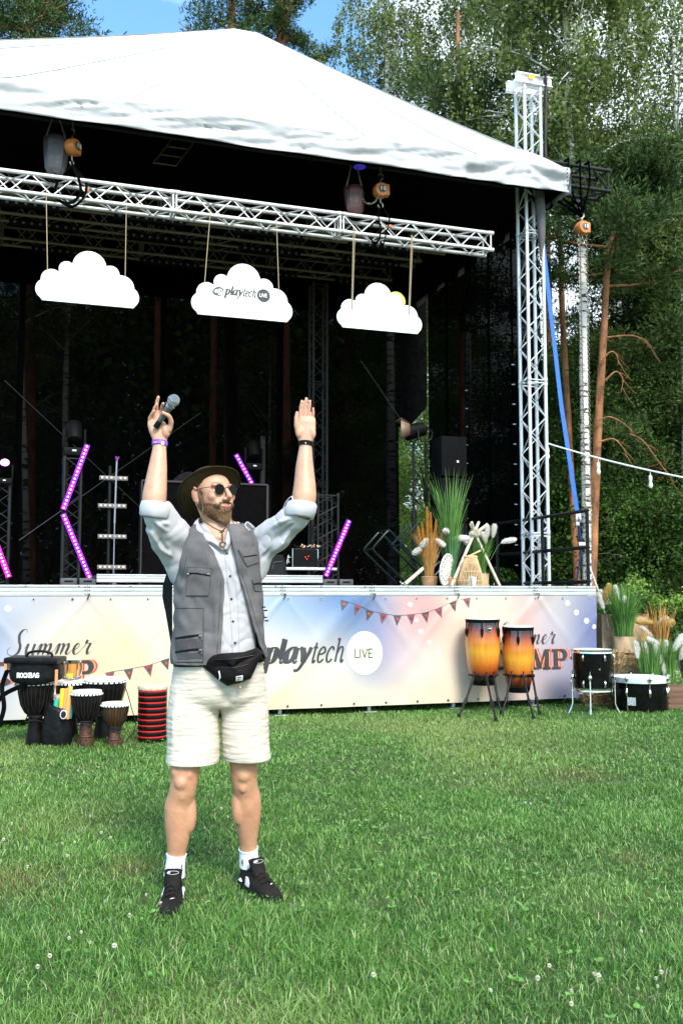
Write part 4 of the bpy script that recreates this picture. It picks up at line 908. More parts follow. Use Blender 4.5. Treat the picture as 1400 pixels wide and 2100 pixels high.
# printed bunting
def bunting(cx, flip, nm='printed_pennant'):
    P = [Vector(bp(*p)) for p in cx]; q = [Vector((v.x, v.y)) for v in spline([(p.x, p.y, 0) for p in P], 6)]
    k = Ink(on_banner()); k.ribbon(q, lambda u, t: .004); k.build('printed_string', INK, ban)
    for i, p in enumerate(P):
        d = (P[min(i+1, len(P)-1)]-P[max(0, i-1)]).normalized(); n = Vector((d.y, -d.x)); n = n if n.y < 0 else -n; w = .046; hh = .112
        k = Ink(lambda u, v, z: bpt(u, v, .006+z)); k.poly([p-d*w, p+d*w, p+n*hh]); k.build(nm, PEN_D if (i+flip) % 2 else PEN_R, ban)
        c = p+n*hh*.36; r = .016; k = Ink(lambda u, v, z: bpt(u, v, .010+z)); j = (i*2+flip) % 4
        if (i+flip) % 2:
            if j < 2: k.poly([c+Vector((0, -r*1.1)), c+Vector((r, r*.3)), c+Vector((r*.6, r)), c+Vector((0, r*.5)), c+Vector((-r*.6, r)), c+Vector((-r, r*.3))])
            else: k.poly([c+Vector((0, -r*1.1)), c+Vector((r*.8, 0)), c+Vector((0, r*1.1)), c+Vector((-r*.8, 0))])
            k.build('suit_symbol', RED, ban)
        else:
            for e in ((0, .7), (-.7, -.1), (.7, -.1)): k.disc((c.x+e[0]*r*.8, c.y+e[1]*r*.8), r*.52, 10)
            k.lin((c.x, c.y), (c.x, c.y-r*1.3), r*.4); k.build('suit_symbol', PEN_D, ban)
bunting([(706, 1232), (733, 1241), (758, 1252), (786, 1258), (814, 1262), (842, 1260), (871, 1256), (898, 1247), (927, 1234), (956, 1227)], 1)
bunting([(226, 1378), (264, 1372), (304, 1364), (338, 1352)], 0)
k = Ink(on_banner())
for px, py, r in ((17, 1248, .030), (341, 1254, .026), (840, 1240, .026), (853, 1272, .022), (862, 1295, .028), (880, 1318, .026), (899, 1338, .022), (1162, 1237, .031), (1180, 1256, .032), (1201, 1273, .032), (1217, 1285, .026), (940, 1232, .018), (-60, 1300, .03)):
    c = bp(px, py); k = Ink(on_banner()); k.disc(c, r, 20); k.build('printed_bulb', DOTW, ban)
# eyelets and ties
n_e = 0
for zz, row in ((BZ1-.028, 1), (BZ0+.03, 0)):
    for i in range(26):
        s_ = -.07-.365*i; p = bpt(s_, zz, .004)
        m = MB(); m.lathe([(.015, 0), (.013, .004), (.008, .004), (.008, 0)], 16, p, Rx(PI/2), cap=False); m.build('eyelet', CHROME, ban)
        m = MB(); m.lathe([(.008, 0), (.001, .001)], 10, p, Rx(PI/2)); m.build('eyelet_hole', BLACK, ban)
for b in joints[1:-1]:
    p = bpt(b, BZ1-.028, .008); m = MB(); m.tube([p, p+Vector((.02, .0, .05)), Vector((b+.0, .06, BZ1+.03))], .006, 6); m.build('cable_tie', BLACK, ban)

# ================================================================== hanging cloud signs
CLD = mat('cloud_board_white', (.90, .90, .90), rough=.4, var=.01)
ROPE = mat('jute_string', (.42, .33, .20), rough=.9)
def cloud_poly(w, bumps):
    """upper outline of overlapping circles over a flat base (all in board widths)"""
    pts = []; N_ = 200; o = Vector((0, .10))
    for i in range(N_+1):
        a = PI*(1-i/N_)*1.10-.05*PI; d = Vector((math.cos(a), math.sin(a))); best = 0
        for (cx, cz, r) in bumps:
            c = Vector((cx, cz)); t = d.dot(c-o); q = (c-o).length_squared-t*t
            if q < r*r: best = max(best, t+math.sqrt(r*r-q))
        p = o+d*best; pts.append((p.x*w, max(.012, p.y)*w))
    return [(pts[0][0]+.02*w, 0)]+pts+[(pts[-1][0]-.02*w, 0)]
def cloud(s, w, h, strings, label, sun_=False, logo=False):
    root = sthing('cloud_sign', label, 'cloud', s, 1.42, 4.645, group='white cloud boards hanging from the lighting truss')
    bumps = [(.0, .16, .28), (.01, .375, .165), (-.205, .335, .078), (.215, .325, .088), (-.345, .215, .105), (-.395, .115, .103), (.325, .20, .125), (.388, .105, .112)]
    if sun_: bumps = [(.0, .16, .28), (-.02, .375, .160), (-.205, .315, .078), (.165, .335, .105), (-.345, .215, .105), (-.395, .115, .103), (.325, .19, .125), (.388, .105, .112)]
    m = MB(); m.prism(cloud_poly(w, bumps), -.012, .012); m.build('cloud_board', CLD, root, smooth=False)
    if sun_:
        m = MB(); m.lathe([(.125, -.006), (.125, .006)], 40, (.235, .022, .415), Rx(PI/2)); m.build('sun_disc', mat('sun_yellow', (.80, .78, .08), rough=.5), root)
    if logo:
        pl = lambda u, v, z: Vector((u, -.0135-z*.5, v))
        k = Ink(pl); k.italic('playtech', -.225, .275, .070, bold=.36, light=.15, slant=.24)
        e = [Vector((-.30+.058*math.cos(a), .31+.040*math.sin(a)+.35*.058*math.cos(a)*.4)) for a in [math.radians(-60+330*i/30) for i in range(31)]]; k.ribbon(e, lambda u, t: .006+.012*math.sin(PI*u))
        for a, b in (((-.325, .345), (-.262, .312)), ((-.262, .312), (-.322, .272)), ((-.322, .272), (-.325, .345))): k.lin(a, b, .009)
        e = [Vector((-.30+.074*math.cos(a), .305+.050*math.sin(a))) for a in [math.radians(170+170*i/20) for i in range(21)]]; k.ribbon(e, lambda u, t: .004+.010*math.sin(PI*u))
        k.build('playtech_lettering', INK, root)
        k = Ink(pl); k.disc((.262, .305), .083, 40); k.build('live_disc', INK, root)
        k = Ink(lambda u, v, z: Vector((u, -.020-z*.5, v))); k.sans('LIVE', .212, .286, .040, .19); k.build('live_lettering', DOTW, root)
    for (x, x2, dbl) in strings:
        zt = 5.87-4.645; zb = .34*h
        m = MB()
        for o_ in ((-.006, .006) if dbl else (0,)): m.tube([(x+o_, -.016, zb), (x2+o_*1.6, -.10, zt-.05), (x2+o_, -.10, zt+.05)], .005, 5)
        m.build('string', ROPE, root)
cloud(-5.76, 1.17, .665, [(-.45, -.49, 0), (.42, .41, 0)], 'plain white cloud board, leftmost of the three hanging clouds')
cloud(-3.93, 1.26, .71, [(-.48, -.43, 0), (.46, .40, 0)], 'white cloud board printed with a dark logo and a round LIVE mark', logo=True)
cloud(-2.14, 1.16, .70, [(-.38, -.38, 1), (.40, .41, 1)], 'white cloud board with a yellow sun disc peeking from behind it', sun_=True)
# ================================================================== instruments on the lawn
SKIN = mat('goat_skin_drumhead', (.78, .74, .66), rough=.6, var=.12, vs=6)
CORD = mat('drum_cord', (.02, .018, .018), rough=.8); CORDW = mat('drum_ring_wrap', (.80, .84, .82), rough=.7)
DJB = mat('djembe_black', (.0035, .0028, .0028), rough=.4, var=.5, vs=9)
DJBR = mat('djembe_carved_brown', (.11, .042, .020), rough=.5, col2=(.03, .011, .006), vs=22, bump=1.0, bs=45)
DJW = mat('djembe_brown_wood', (.09, .042, .016), rough=.35, col2=(.03, .012, .006), vs=20, stretch=(1, 1, .3))
def djembe(px, py, hpx, wpx, label, bowl=DJB, foot=DJB, carved=False, Y=None, dz=0, tilt=0, group='goblet shaped djembe drums'):
    g = gnd(px, py) if Y is None else at(px, 1300, Y); g.z = dz
    k = (g.y)/FPX*1.0; R = wpx*k/2; H = hpx*k*1.01
    root = thing('djembe', label, 'drum', g, rng.uniform(0, 6), group); root.rotation_euler = (tilt, 0, root.rotation_euler[2])
    Rf = R*.50; Rn = R*.38
    m = MB(); prof = [(R*.94, H*.985), (R*.97, H*.93), (R*.94, H*.80), (R*.80, H*.62), (R*.58, H*.50), (Rn, H*.43)]; m.lathe(prof[::-1], 36); m.build('bowl', bowl, root)
    m = MB(); m.lathe([(Rf*1.02, 0), (Rf, H*.03), (Rf*.92, H*.12), (Rn*1.02, H*.30), (Rn*1.01, H*.44)], 32)
    if carved:
        for j in range(10):
            a = 2*PI*j/10; m.box((math.cos(a)*Rf*1.0, math.sin(a)*Rf*1.0, H*.09), (.008, .03, .05), Rz(a)); m.box((math.cos(a+.3)*Rf*.99, math.sin(a+.3)*Rf*.99, H*.14), (.008, .02, .012), Rz(a+.3))
        m.lathe([(Rf*1.06, H*.045), (Rf*1.08, H*.055), (Rf*1.06, H*.065)], 32, cap=False); m.lathe([(Rf*1.02, H*.175), (Rf*1.04, H*.185), (Rf*1.0, H*.195)], 32, cap=False)
    m.build('foot', foot, root)
    m = MB(); m.lathe([(R*.99, H*.955), (R*1.0, H*.985), (R*.97, H*1.0), (R*.5, H*1.003), (.001, H*1.004)], 40, cap=False); m.build('drumhead', SKIN, root)
    n = 26; m = MB()
    for j in range(n):
        a = 2*PI*(j+.2)/n; b_ = 2*PI*(j+.8)/n; q = [(R*1.03*math.cos(lerp(a, b_, u)), R*1.03*math.sin(lerp(a, b_, u)), H*.935) for u in (0, .5, 1)]; m.tube(q, .0075, 6)
    m.build('ring_wrap', CORDW, root)
    m = MB(); m.tube([(R*1.015*math.cos(q), R*1.015*math.sin(q), H*.93) for q in [2*PI*j/40 for j in range(41)]], .008, 6, caps=False); m.tube([(Rn*1.1*math.cos(q), Rn*1.1*math.sin(q), H*.45) for q in [2*PI*j/30 for j in range(31)]], .010, 6, caps=False); m.build('ring', CORD, root)
    m = MB()
    for j in range(n):
        a = 2*PI*j/n; a2 = a+2*PI/n*.5*(1 if j % 2 else -1); q = [(R*1.01*math.cos(a), R*1.01*math.sin(a), H*.93), (R*.97*math.cos(a), R*.97*math.sin(a), H*.80), (R*.83*math.cos(a), R*.83*math.sin(a), H*.62), (R*.60*math.cos(a2), R*.60*math.sin(a2), H*.50), (Rn*1.08*math.cos(a2), Rn*1.08*math.sin(a2), H*.455)]; m.tube(q, .0030, 5, caps=False)
    for j in range(4): m.tube([(Rn*(1.15+.1*j)*math.cos(q+j), Rn*(1.15+.1*j)*math.sin(q+j), H*(.44-.02*j-.02*math.sin(q*3))) for q in [2*PI*i/18 for i in range(14)]], .004, 5)
    m.build('rope', CORD, root)
    return root
djembe(72, 1528, 130, 72, 'black djembe at the left carrying the black instrument bag')
djembe(150, 1500, 112, 62, 'black djembe behind the tube bag, under the little bongo', Y=8.75)
djembe(218, 1505, 118, 84, 'widest black djembe with a large pale head, back row', Y=8.7)
djembe(137, 1510, 92, 56, 'black djembe with its head half hidden behind the orange tubes', Y=8.45)
djembe(176, 1530, 110, 60, 'black djembe with a carved brown foot right of the tube bag', foot=DJBR, carved=True)
djembe(235, 1532, 88, 54, 'smallest djembe, brown wood with a carved brown foot', bowl=DJW, foot=DJBR, carved=True)
# red ringed tall drum
g = gnd(312, 1520); root = thing('tube_drum', 'tall straight drum with stacked black rings and thin red stripes', 'drum', g)
k = g.y/FPX; R = 29.5*k; H = 113*k; m = MB(); pr = []; nr = 9
for i in range(nr):
    z0 = H*.90*i/nr; hh = H*.90/nr
    pr += [(R*.93, z0+hh*.02), (R*.985, z0+hh*.16), (R, z0+hh*.45), (R*.985, z0+hh*.78), (R*.93, z0+hh*.90)]
m.lathe(pr, 44); m.build('shell', mat('gloss_black_shell', (.005, .0045, .0045), rough=.2, coat=.25), root)
for i in range(nr):
    z0 = H*.90*(i+1)/nr if i else H*.9/nr; m = MB(); m.lathe([(R*.945, z0-.010), (R*.99, z0-.006), (R*.99, z0+.002), (R*.945, z0+.006)], 44, cap=False); m.build('red_stripe', mat('red_stripe', (.55, .02, .02), rough=.3), root)
m = MB(); m.lathe([(R*1.0, H*.915), (R*1.03, H*.93), (R*1.03, H*.975), (R*.98, H*.995), (.001, H)], 44, cap=False); m.build('drumhead', mat('furry_skin', (.62, .52, .38), rough=.95, var=.25, vs=40, bump=1, bs=180), root)
m = MB(); q = spline([(-R*.98, -.05, H*.30), (-R*1.3, -.05, H*.55), (-R*1.9, 0, H*.95), (-R*2.4, 0, H*1.02)], 8); m.tube(q, .004, 5)
q = spline([(-R*1.0, -.06, H*.35), (-R*1.2, -.06, H*.16), (-R*1.6, -.08, .02)], 8); m.tube(q, .004, 5); m.build('cord', CORD, root)
# small bongo resting on the heads behind
g = at(148, 1390, 8.72); g.z = at(148, 1389, 8.72).z; root = thing('bongo', 'small amber bongo with chrome rods standing on a djembe head', 'drum', g)
k = g.y/FPX; R = 17*k; H = 37*k; m = MB(); m.lathe([(R*.80, .0), (R*.86, H*.1), (R*.92, H*.5), (R*.9, H*.86)], 30); m.build('shell', mat('amber_wood', (.42, .17, .035), rough=.25, coat=.6, vs=16, col2=(.6, .28, .07), stretch=(1, 1, .2)), root)
m = MB(); m.lathe([(R*1.06, H*.82), (R*1.08, H*.95), (R*.98, H*.97), (R*.98, H*.82)], 30, cap=False); m.lathe([(R*.9, 0), (R*.92, .012), (R*.82, .014)], 30, cap=False)
for j in range(6): a = 2*PI*j/6+.3; m.tube([(R*1.08*math.cos(a), R*1.08*math.sin(a), H*.9), (R*1.1*math.cos(a), R*1.1*math.sin(a), H*.4), (R*.98*math.cos(a), R*.98*math.sin(a), .01)], .006, 6)
m.build('hardware', CHROME, root); m = MB(); m.lathe([(R*1.0, H*.95), (R*.98, H*.975), (.001, H*.98)], 30, cap=False); m.build('drumhead', SKIN, root)
m = MB(); m.box((0, -R*.95, .02), (.06, .02, .04), bev=.004); m.build('yellow_tag', mat('yellow_tag', (.62, .50, .05)), root)
# black instrument bag lying over the first djembe
g = at(76, 1398, 8.25); root = thing('instrument_bag', 'black nylon bag with white lettering lying on the left djembe', 'bag', g, .05)
k = g.y/FPX; W_ = 104*k; Hh = 48*k; BAGM = mat('black_nylon', (.006, .006, .0065), rough=.45, bump=.8, bs=18)
m = MB(); 
def bagf(u, v):
    a = 2*PI*u; x = math.cos(a); y = math.sin(a); sq = (abs(x)**3.5+abs(y)**3.5)**(-1/3.5); t = 1-.10*(2*v-1)**4-.04*v
    return Vector((x*sq*W_/2*t+.010*mnoise.noise(Vector((u*7, v*3, 1))), y*sq*.17*t, v*Hh+.012*math.sin(x*4+1)*v-.016*(1-v)*math.cos(x*3)))
m.grid(None, 60, 14, bagf); 
m.add([bagf(i/60, 1) for i in range(60)]+[Vector((0, 0, Hh*1.03))], [(i, (i+1) % 60, 60) for i in range(60)]); m.add([bagf(i/60, 0) for i in range(60)], [tuple(range(60))[::-1]]); m.build('bag_body', BAGM, root)
m = MB(); m.box((-.01, -.01, Hh*.93), (W_*1.02, .36, .05), Ry(.02), bev=.02); m.build('flap', BAGM, root)
m = MB(); m.tube(spline([(-.10, 0, Hh), (-.07, 0, Hh*1.22), (.02, 0, Hh*1.28), (.11, 0, Hh*1.2), (.13, 0, Hh)], 6), .022, 8, sx=.5); m.build('handle', BAGM, root)
k2 = Ink(lambda u, v, z: Vector((u, -.181-z, v))); k2.sans('ROCKBAG', -.115, .052, .036, .24); k2.build('bag_lettering', DOTW, root)
m = MB(); q = spline([(-W_*.50, -.10, Hh*.55), (-W_*.56, -.15, -.03), (-W_*.50, -.17, -.20), (-W_*.60, -.17, -.36), (-W_*.66, -.16, -.42), (-W_*.70, -.14, -.32), (-W_*.60, -.13, -.12), (-W_*.10, -.16, -.0)], 6); m.tube(q, .022, 6, sx=.25, ref=(0, 1, .2)); m.build('strap', BLACK_CL, root)
m = MB(); m.box((W_*.47, -.17, .05), (.02, .02, .13)); m.box((-W_*.49, -.17, .14), (.02, .02, .05)); m.build('red_trim', ORP, root)
# tube bag with percussion tubes
g = gnd(116, 1530); root = thing('tube_bag', 'open black sack holding colourful percussion tubes, a pale crest on it', 'bag', g); k = g.y/FPX
m = MB(); n = 36; pr = [(27, 0), (30, 12), (29, 30), (25, 55), (22, 70), (20, 80)]
vs = [(r_*k*(1+.07*math.sin(5*a+i))*math.cos(a), r_*k*.6*(1+.06*math.sin(4*a))*math.sin(a), z*k-(.03*math.cos(a) if i > 3 else 0)) for i, (r_, z) in enumerate(pr) for a in [2*PI*j/n for j in range(n)]]
m.add(vs, [(i*n+j, i*n+(j+1) % n, (i+1)*n+(j+1) % n, (i+1)*n+j) for i in range(len(pr)-1) for j in range(n)]+[tuple(range(n))[::-1]]); o = m.build('bag_body', BAGM, root); o.modifiers.new('s', 'SOLIDIFY').thickness = .006
m = MB(); m.lathe([(.030, -.003), (.030, .003)], 20, (20*k, -.10, 66*k), Rx(PI/2-.2), sy=1.3); m.build('crest', mat('crest_grey', (.55, .55, .55)), root)
m = MB(); m.lathe([(.022, -.003), (.022, .003)], 16, (20*k, -.106, 66*k), Rx(PI/2-.2), sy=1.3); m.lathe([(.008, -.003), (.008, .005)], 12, (20*k, -.110, 67*k), Rx(PI/2-.2), sy=1.9); m.build('crest_field', BLACK, root)
for (x0, x1, zt, r_, col, nm, lab) in ((122, 123, 1416, 5, (.85, .52, .02), 'yellow', 'amber yellow tube, shortest of the three warm tubes in the sack'), (130, 134, 1415, 4.5, (.80, .33, .08), 'orange', 'dull orange tube between the yellow and the tallest tube'), (138, 142, 1410, 5, (.85, .33, .10), 'bright_orange', 'bright orange tube, tallest in the sack'),
       (113, 114, 1437, 5, (.02, .42, .30), 'green', 'green tube with a turquoise collar at the left of the sack'), (124, 124, 1453, 5, (.30, .08, .42), 'purple', 'purple tube low in the sack mouth'), (142, 144, 1443, 4, (.02, .25, .28), 'teal', 'teal tube low at the right of the sack')):
    dy = {'yellow': .02, 'orange': .0, 'bright_orange': -.030, 'green': -.02, 'purple': -.035, 'teal': 0}[nm]
    b_ = Vector(((x0-116)*k, dy, 55*k)); t_ = Vector(((x1+1-116)*k, dy+.01, (1530-zt)*k*1.0)); base_ = g+b_
    o = thing('percussion_tube', lab, 'tube', base_, 0, 'coloured percussion tubes'); d = t_-b_
    m = MB(); m.tube([(0, 0, 0), d*.97, d], [r_*k, r_*k, r_*k*.8], 18); m.build('barrel', mat('tube_'+nm, col, rough=.3, var=.05), o)
    m = MB(); m.tube([d*.97, d*1.0], [r_*k*.7, r_*k*.7], 18); m.build('cap', mat('tube_cap_'+nm, tuple(c*.5 for c in col), rough=.4), o)

# ------------------------------------------------------------------ congas
SUNB = mat('sunburst_lacquer', (1, 1, 1), rough=.2, var=.26, vs=9, attr='col', coat=.7, stretch=(5, 5, .35))
def conga(px0, px1, ytop, ybot, yf, legs, label, slabel, yring):
    g = gnd((px0+px1)/2, yf); k = g.y/FPX; R = (px1-px0)/2*k; zb = at(700, ybot, g.y).z; zt = at(700, ytop, g.y).z; H = zt-zb
    root = thing('conga', label, 'drum', (g.x, g.y, zb), 0, 'sunburst conga drums')
    pr = [(.60, 0), (.66, .04), (.78, .16), (.90, .32), (.97, .50), (.99, .62), (.97, .76), (.92, .90), (.90, .955)]
    n = 48; V = []; C_ = []
    zz = np.linspace(0, .955, 40)
    for z in zz:
        r_ = np.interp(z, [p[1] for p in pr], [p[0] for p in pr])*R
        for j in range(n): a = 2*PI*j/n; V.append((r_*math.cos(a), r_*math.sin(a), z*H)); 
        y_ = np.array([.78, .36, .035]); o_ = np.array([.55, .13, .015]); r2 = np.array([.20, .025, .008]); bk = np.array([.012, .006, .005])
        e = abs(z-.50)/.5; c = y_*(1-min(1, e/.42))+o_*min(1, e/.42) if e < .42 else (o_*(1-(e-.42)/.24)+r2*(e-.42)/.24 if e < .66 else (r2*(1-(e-.66)/.16)+bk*(e-.66)/.16 if e < .82 else bk)); C_ += [c]*n
    F = [(i*n+j, i*n+(j+1) % n, (i+1)*n+(j+1) % n, (i+1)*n+j) for i in range(39) for j in range(n)]
    o = arr_mesh('shell', V, None, F, np.array(C_), SUNB, root); o.data.polygons.foreach_set('use_smooth', [True]*len(o.data.polygons))
    m = MB(); m.lathe([(R*.61, -.002), (R*.675, .03), (R*.70, .055)], 40, cap=True); m.build('bottom_band', BLACK_PL, root)
    m = MB(); m.lathe([(R*.93, H*.93), (R*.965, H*.945), (R*.965, H*.975), (R*.93, H*.985)], 48, cap=False)
    m.build('rim', BLACK_PL, root)
    m = MB(); m.lathe([(R*.95, H*.97), (R*.94, H*.995), (R*.88, H*1.0), (.001, H*1.002)], 48, cap=False); m.build('drumhead', SKIN, root)
    for j in range(6):
        a = 2*PI*j/6+.35; c = Vector((math.cos(a), math.sin(a), 0)); m = MB()
        m.tube([c*R*.97+Vector((0, 0, H*.97)), c*R*1.02+Vector((0, 0, H*.93)), c*R*1.01+Vector((0, 0, H*.86)), c*R*1.02+Vector((0, 0, H*.72))], [.008, .008, .007, .007], 8)
        m.tube([c*R*1.0+Vector((0, 0, H*.84)), c*R*1.03+Vector((0, 0, H*.80)), c*R*1.02+Vector((0, 0, H*.75))], [.016, .017, .013], 10); m.build('lug', BLACK_PL, root)
    if 'left' in label or 'taller' in label:
        m = MB(); a = -PI/2+.22; c = Vector((math.cos(a)*R*.95, math.sin(a)*R*.955, H*.845)); Rb = Rz(a+PI/2)@Rx(PI/2)
        m.lathe([(.032, -.004), (.032, .012)], 24, c, Rb); bd = m.build('badge', CHROME, root)
        m = MB(); c2 = c+Vector((math.cos(a), math.sin(a), 0))*.013; m.lathe([(.026, -.002), (.026, .002)], 24, c2, Rb); m.build('badge_face', BLACK, bd)
        m = MB(); c3 = c+Vector((math.cos(a), math.sin(a), 0))*.017
        for dx in (-.013, .007): m.tube([c3+Vector((dx+.004*math.cos(q), 0, -.002+.010*math.sin(q))) for q in [PI*i/8 for i in range(9)]], .0022, 4); m.tube([c3+Vector((dx+.010+.004*math.cos(q), 0, -.002+.010*math.sin(q))) for q in [PI*i/8 for i in range(9)]], .0022, 4)
        m.build('badge_mark', WHITE, bd)
    # stand
    zr = at(700, yring, g.y).z; st_ = thing('conga_stand', slabel, 'stand', (g.x, g.y, 0), 0, 'black conga stands'); Rr = np.interp((zr-zb)/H, [p[1] for p in pr], [p[0] for p in pr])*R*1.06
    m = MB(); m.tube([(Rr*math.cos(q), Rr*math.sin(q), zr) for q in [2*PI*i/40 for i in range(41)]], .009, 8, caps=False); m.build('ring', BLACK, st_)
    for (lx, ly, fwd) in legs:
        f_ = gnd(lx, ly); f_ = Vector((f_.x-g.x, f_.y-g.y, 0)); a = math.atan2(f_.y, f_.x); c = Vector((math.cos(a), math.sin(a), 0))
        top = c*(Rr+.06)+Vector((0, 0, zr-.01)); 
        m = MB(); m.tube([top+Vector((0, 0, .02)), top.lerp(f_, .5), f_+Vector((0, 0, .03))], [.013, .012, .012], 10); m.tube([f_+Vector((0, 0, .05)), f_+Vector((0, 0, .0))], [.017, .022], 10); m.tube([top.lerp(f_, .52), top.lerp(f_, .66)], .018, 10); m.box(top.lerp(f_, .60)+Vector((.02, -.02, 0)), (.03, .03, .012)); lg = m.build('leg', BLACK, st_)
        m = MB(); m.box((c*(Rr+.03)+Vector((0, 0, zr))), (.11, .035, .03), Rz(a), bev=.006); m.tube([top, top+Vector((0, 0, .05))], .006, 6); m.box(top+Vector((0, 0, .055)), (.03, .012, .012), Rz(a), bev=.003); m.build('clamp', BLACK, st_)
    return root
conga(955, 1027, 1267, 1404, 1462, [(941, 1474, 0), (1016, 1482, 1), (1027, 1470, 0)], 'taller sunburst conga drum with a round badge', 'black three-legged stand under the taller conga', 1384)
conga(1031, 1097, 1283, 1419, 1461, [(1028, 1472, 0), (1093, 1477, 1), (1106, 1468, 0)], 'second sunburst conga drum standing nearer to the word CAMP', 'black three-legged stand under the second conga', 1383)

# ------------------------------------------------------------------ floor tom and bass drum
BLK_G = mat('black_lacquer', (.003, .003, .003), rough=.15, coat=.12, var=.2)
def lug(m, R, a, z0, z1, r_=.012):
    c = Vector((math.cos(a), math.sin(a), 0)); m.tube([c*(R+.012)+Vector((0, 0, z0)), c*(R+.022)+Vector((0, 0, lerp(z0, z1, .3))), c*(R+.022)+Vector((0, 0, lerp(z0, z1, .7))), c*(R+.010)+Vector((0, 0, z1))], [r_*.5, r_, r_, r_*.4], 10)
g = gnd(1216, 1462); k = g.y/FPX; R = 38.5*k; zb = at(700, 1416, g.y).z; zt = at(700, 1331, g.y).z
root = thing('floor_tom', 'black floor tom on three thin chrome legs before the banner end', 'drum', (g.x, g.y, 0))
m = MB(); m.lathe([(R, zb+.02), (R, zt-.02)], 48); m.build('shell', BLK_G, root)
for z in (zb, zt-.04):
    m = MB(); m.lathe([(R+.004, z), (R+.018, z+.002), (R+.014, z+.02), (R+.018, z+.038), (R+.004, z+.040)], 48, cap=False); m.build('hoop', CHROME, root)
m = MB(); m.lathe([(R+.004, zt-.004), (R*.95, zt-.003), (.001, zt-.002)], 48, cap=False); m.build('drumhead', mat('coated_head', (.75, .76, .74), rough=.5, var=.1), root)
for j in range(6):
    a = 2*PI*j/6-PI/2+.35
    for z0_ in (zt-.12, zb+.05): m = MB(); lug(m, R, a, z0_, z0_+.07); m.build('lug', CHROME, root)
m = MB(); m.lathe([(.010, 0), (.010, .006)], 10, (.02, -R-.002, (zb+zt)/2+.02), Rx(PI/2))
m.build('vent_grommet', CHROME, root)
for a in (-PI*.97, -.25, -PI*.62+PI*.0):
    c = Vector((math.cos(a), math.sin(a), 0)); m = MB(); p = c*(R+.022); m.tube([p+Vector((0, 0, zb+.22)), p+Vector((0, 0, .10)), p*1.18+Vector((0, 0, .01))], .007, 8); m.tube([p*1.06+Vector((0, 0, .06)), p*1.2+Vector((0, 0, .0))], .012, 8); m.build('leg', CHROME, root)
    m = MB(); m.ell(p*.99+Vector((0, 0, zb+.15)), (.022, .022, .032)); m.build('leg_bracket', CHROME, root)
g = gnd(1313, 1458); k = g.y/FPX; R = 53.5*k; zt = at(700, 1387, g.y).z
root = thing('bass_drum', 'large black bass drum lying flat on the grass with a silver hoop', 'drum', (g.x, g.y, 0))
m = MB(); m.lathe([(R, 0.0), (R, zt-.03)], 56); m.build('shell', BLK_G, root)
m = MB(); m.lathe([(R+.004, zt-.055), (R+.018, zt-.055), (R+.018, zt), (R-.006, zt), (R-.006, zt-.01)], 56, cap=False); m.build('hoop', mat('silver_hoop', (.78, .82, .83), rough=.25, metal=.4), root)
m = MB(); m.lathe([(R-.004, zt-.008), (.001, zt-.006)], 56, cap=False); m.build('drumhead', mat('coated_head', (.75, .76, .74)), root)
for j in range(8):
    m = MB(); a = 2*PI*j/8-PI/2+.02; lug(m, R, a, zt-.20, zt-.11, .014); c = Vector((math.cos(a), math.sin(a), 0)); m.tube([c*(R+.026)+Vector((0, 0, zt-.12)), c*(R+.026)+Vector((0, 0, zt+.01))], .004, 6); m.box(c*(R+.026)+Vector((0, 0, zt+.008)), (.04, .012, .018), Rz(a), bev=.003); m.lathe([(.03, -.006), (.02, -.03), (.004, -.04)], 12, c*(R+.020)+Vector((0, 0, zt-.0))); m.build('lug', CHROME, root)
m = MB(); a = -PI/2-.62; m.box((math.cos(a)*(R+.003), math.sin(a)*(R+.003), .13), (.09, .004, .085), Rz(a+PI/2)); m.build('sticker', mat('silver_sticker', (.6, .63, .68), rough=.25, metal=.5, var=.4, vs=60), root)

# ------------------------------------------------------------------ grasses, pots, bales, crate
GB = mat('ornamental_green', (.06, .17, .030), rough=.5, col2=(.15, .32, .06), vs=3, island=.35, trans=.2)
GBL = mat('ornamental_blue_green', (.10, .24, .12), rough=.5, island=.3, trans=.2)
GO = mat('dry_orange_stem', (.50, .26, .07), rough=.8, island=.3, trans=.1); PLO = mat('orange_plume', (.66, .33, .06), rough=.95, island=.3)
PLW = mat('pampas_white', (.95, .93, .88), rough=.95, island=.0, var=.02, trans=.5, sheen=.5); PLY_ = mat('pampas_yellow', (.80, .62, .26), rough=.95, island=.2, trans=.4)
WICK = mat('wicker', (.46, .27, .13), rough=.8, bump=1, bs=120, var=.3, vs=40, stretch=(.3, .3, 3)); BURL = mat('burlap', (.54, .38, .23), rough=.95, bump=.8, bs=260, var=.15)
def blades(m, n, r0, H, spread, w, rd, droop=.5, z0=0.0, hvar=.4):
    for i in range(n):
        a = rd.uniform(0, 2*PI); b0 = Vector((math.cos(a)*r0*rd.random()**.5, math.sin(a)*r0*rd.random()**.5, z0)); a += rd.uniform(-.5, .5); h = H*(1-hvar*rd.random()**1.3); sp = spread*rd.random()**.7*h; d = Vector((math.cos(a), math.sin(a), 0)); sd = Vector((-d.y, d.x, 0)).lerp(Vector((rd.uniform(-1, 1), rd.uniform(-1, 1), 0)), .5).normalized()*w/2
        dr_ = droop*rd.random()*sp*1.2; P = [b0+d*(sp*u**2)+Vector((0, 0, h*u*(1-.0*u)-dr_*u**4)) for u in (0, .3, .55, .75, .9, 1)]
        ws = (.7, 1, 1, .8, .5, .05); vs = []
        for p, q in zip(P, ws): vs += [p-sd*q, p+sd*q]
        m.add(vs, [(2*j, 2*j+1, 2*j+3, 2*j+2) for j in range(5)])
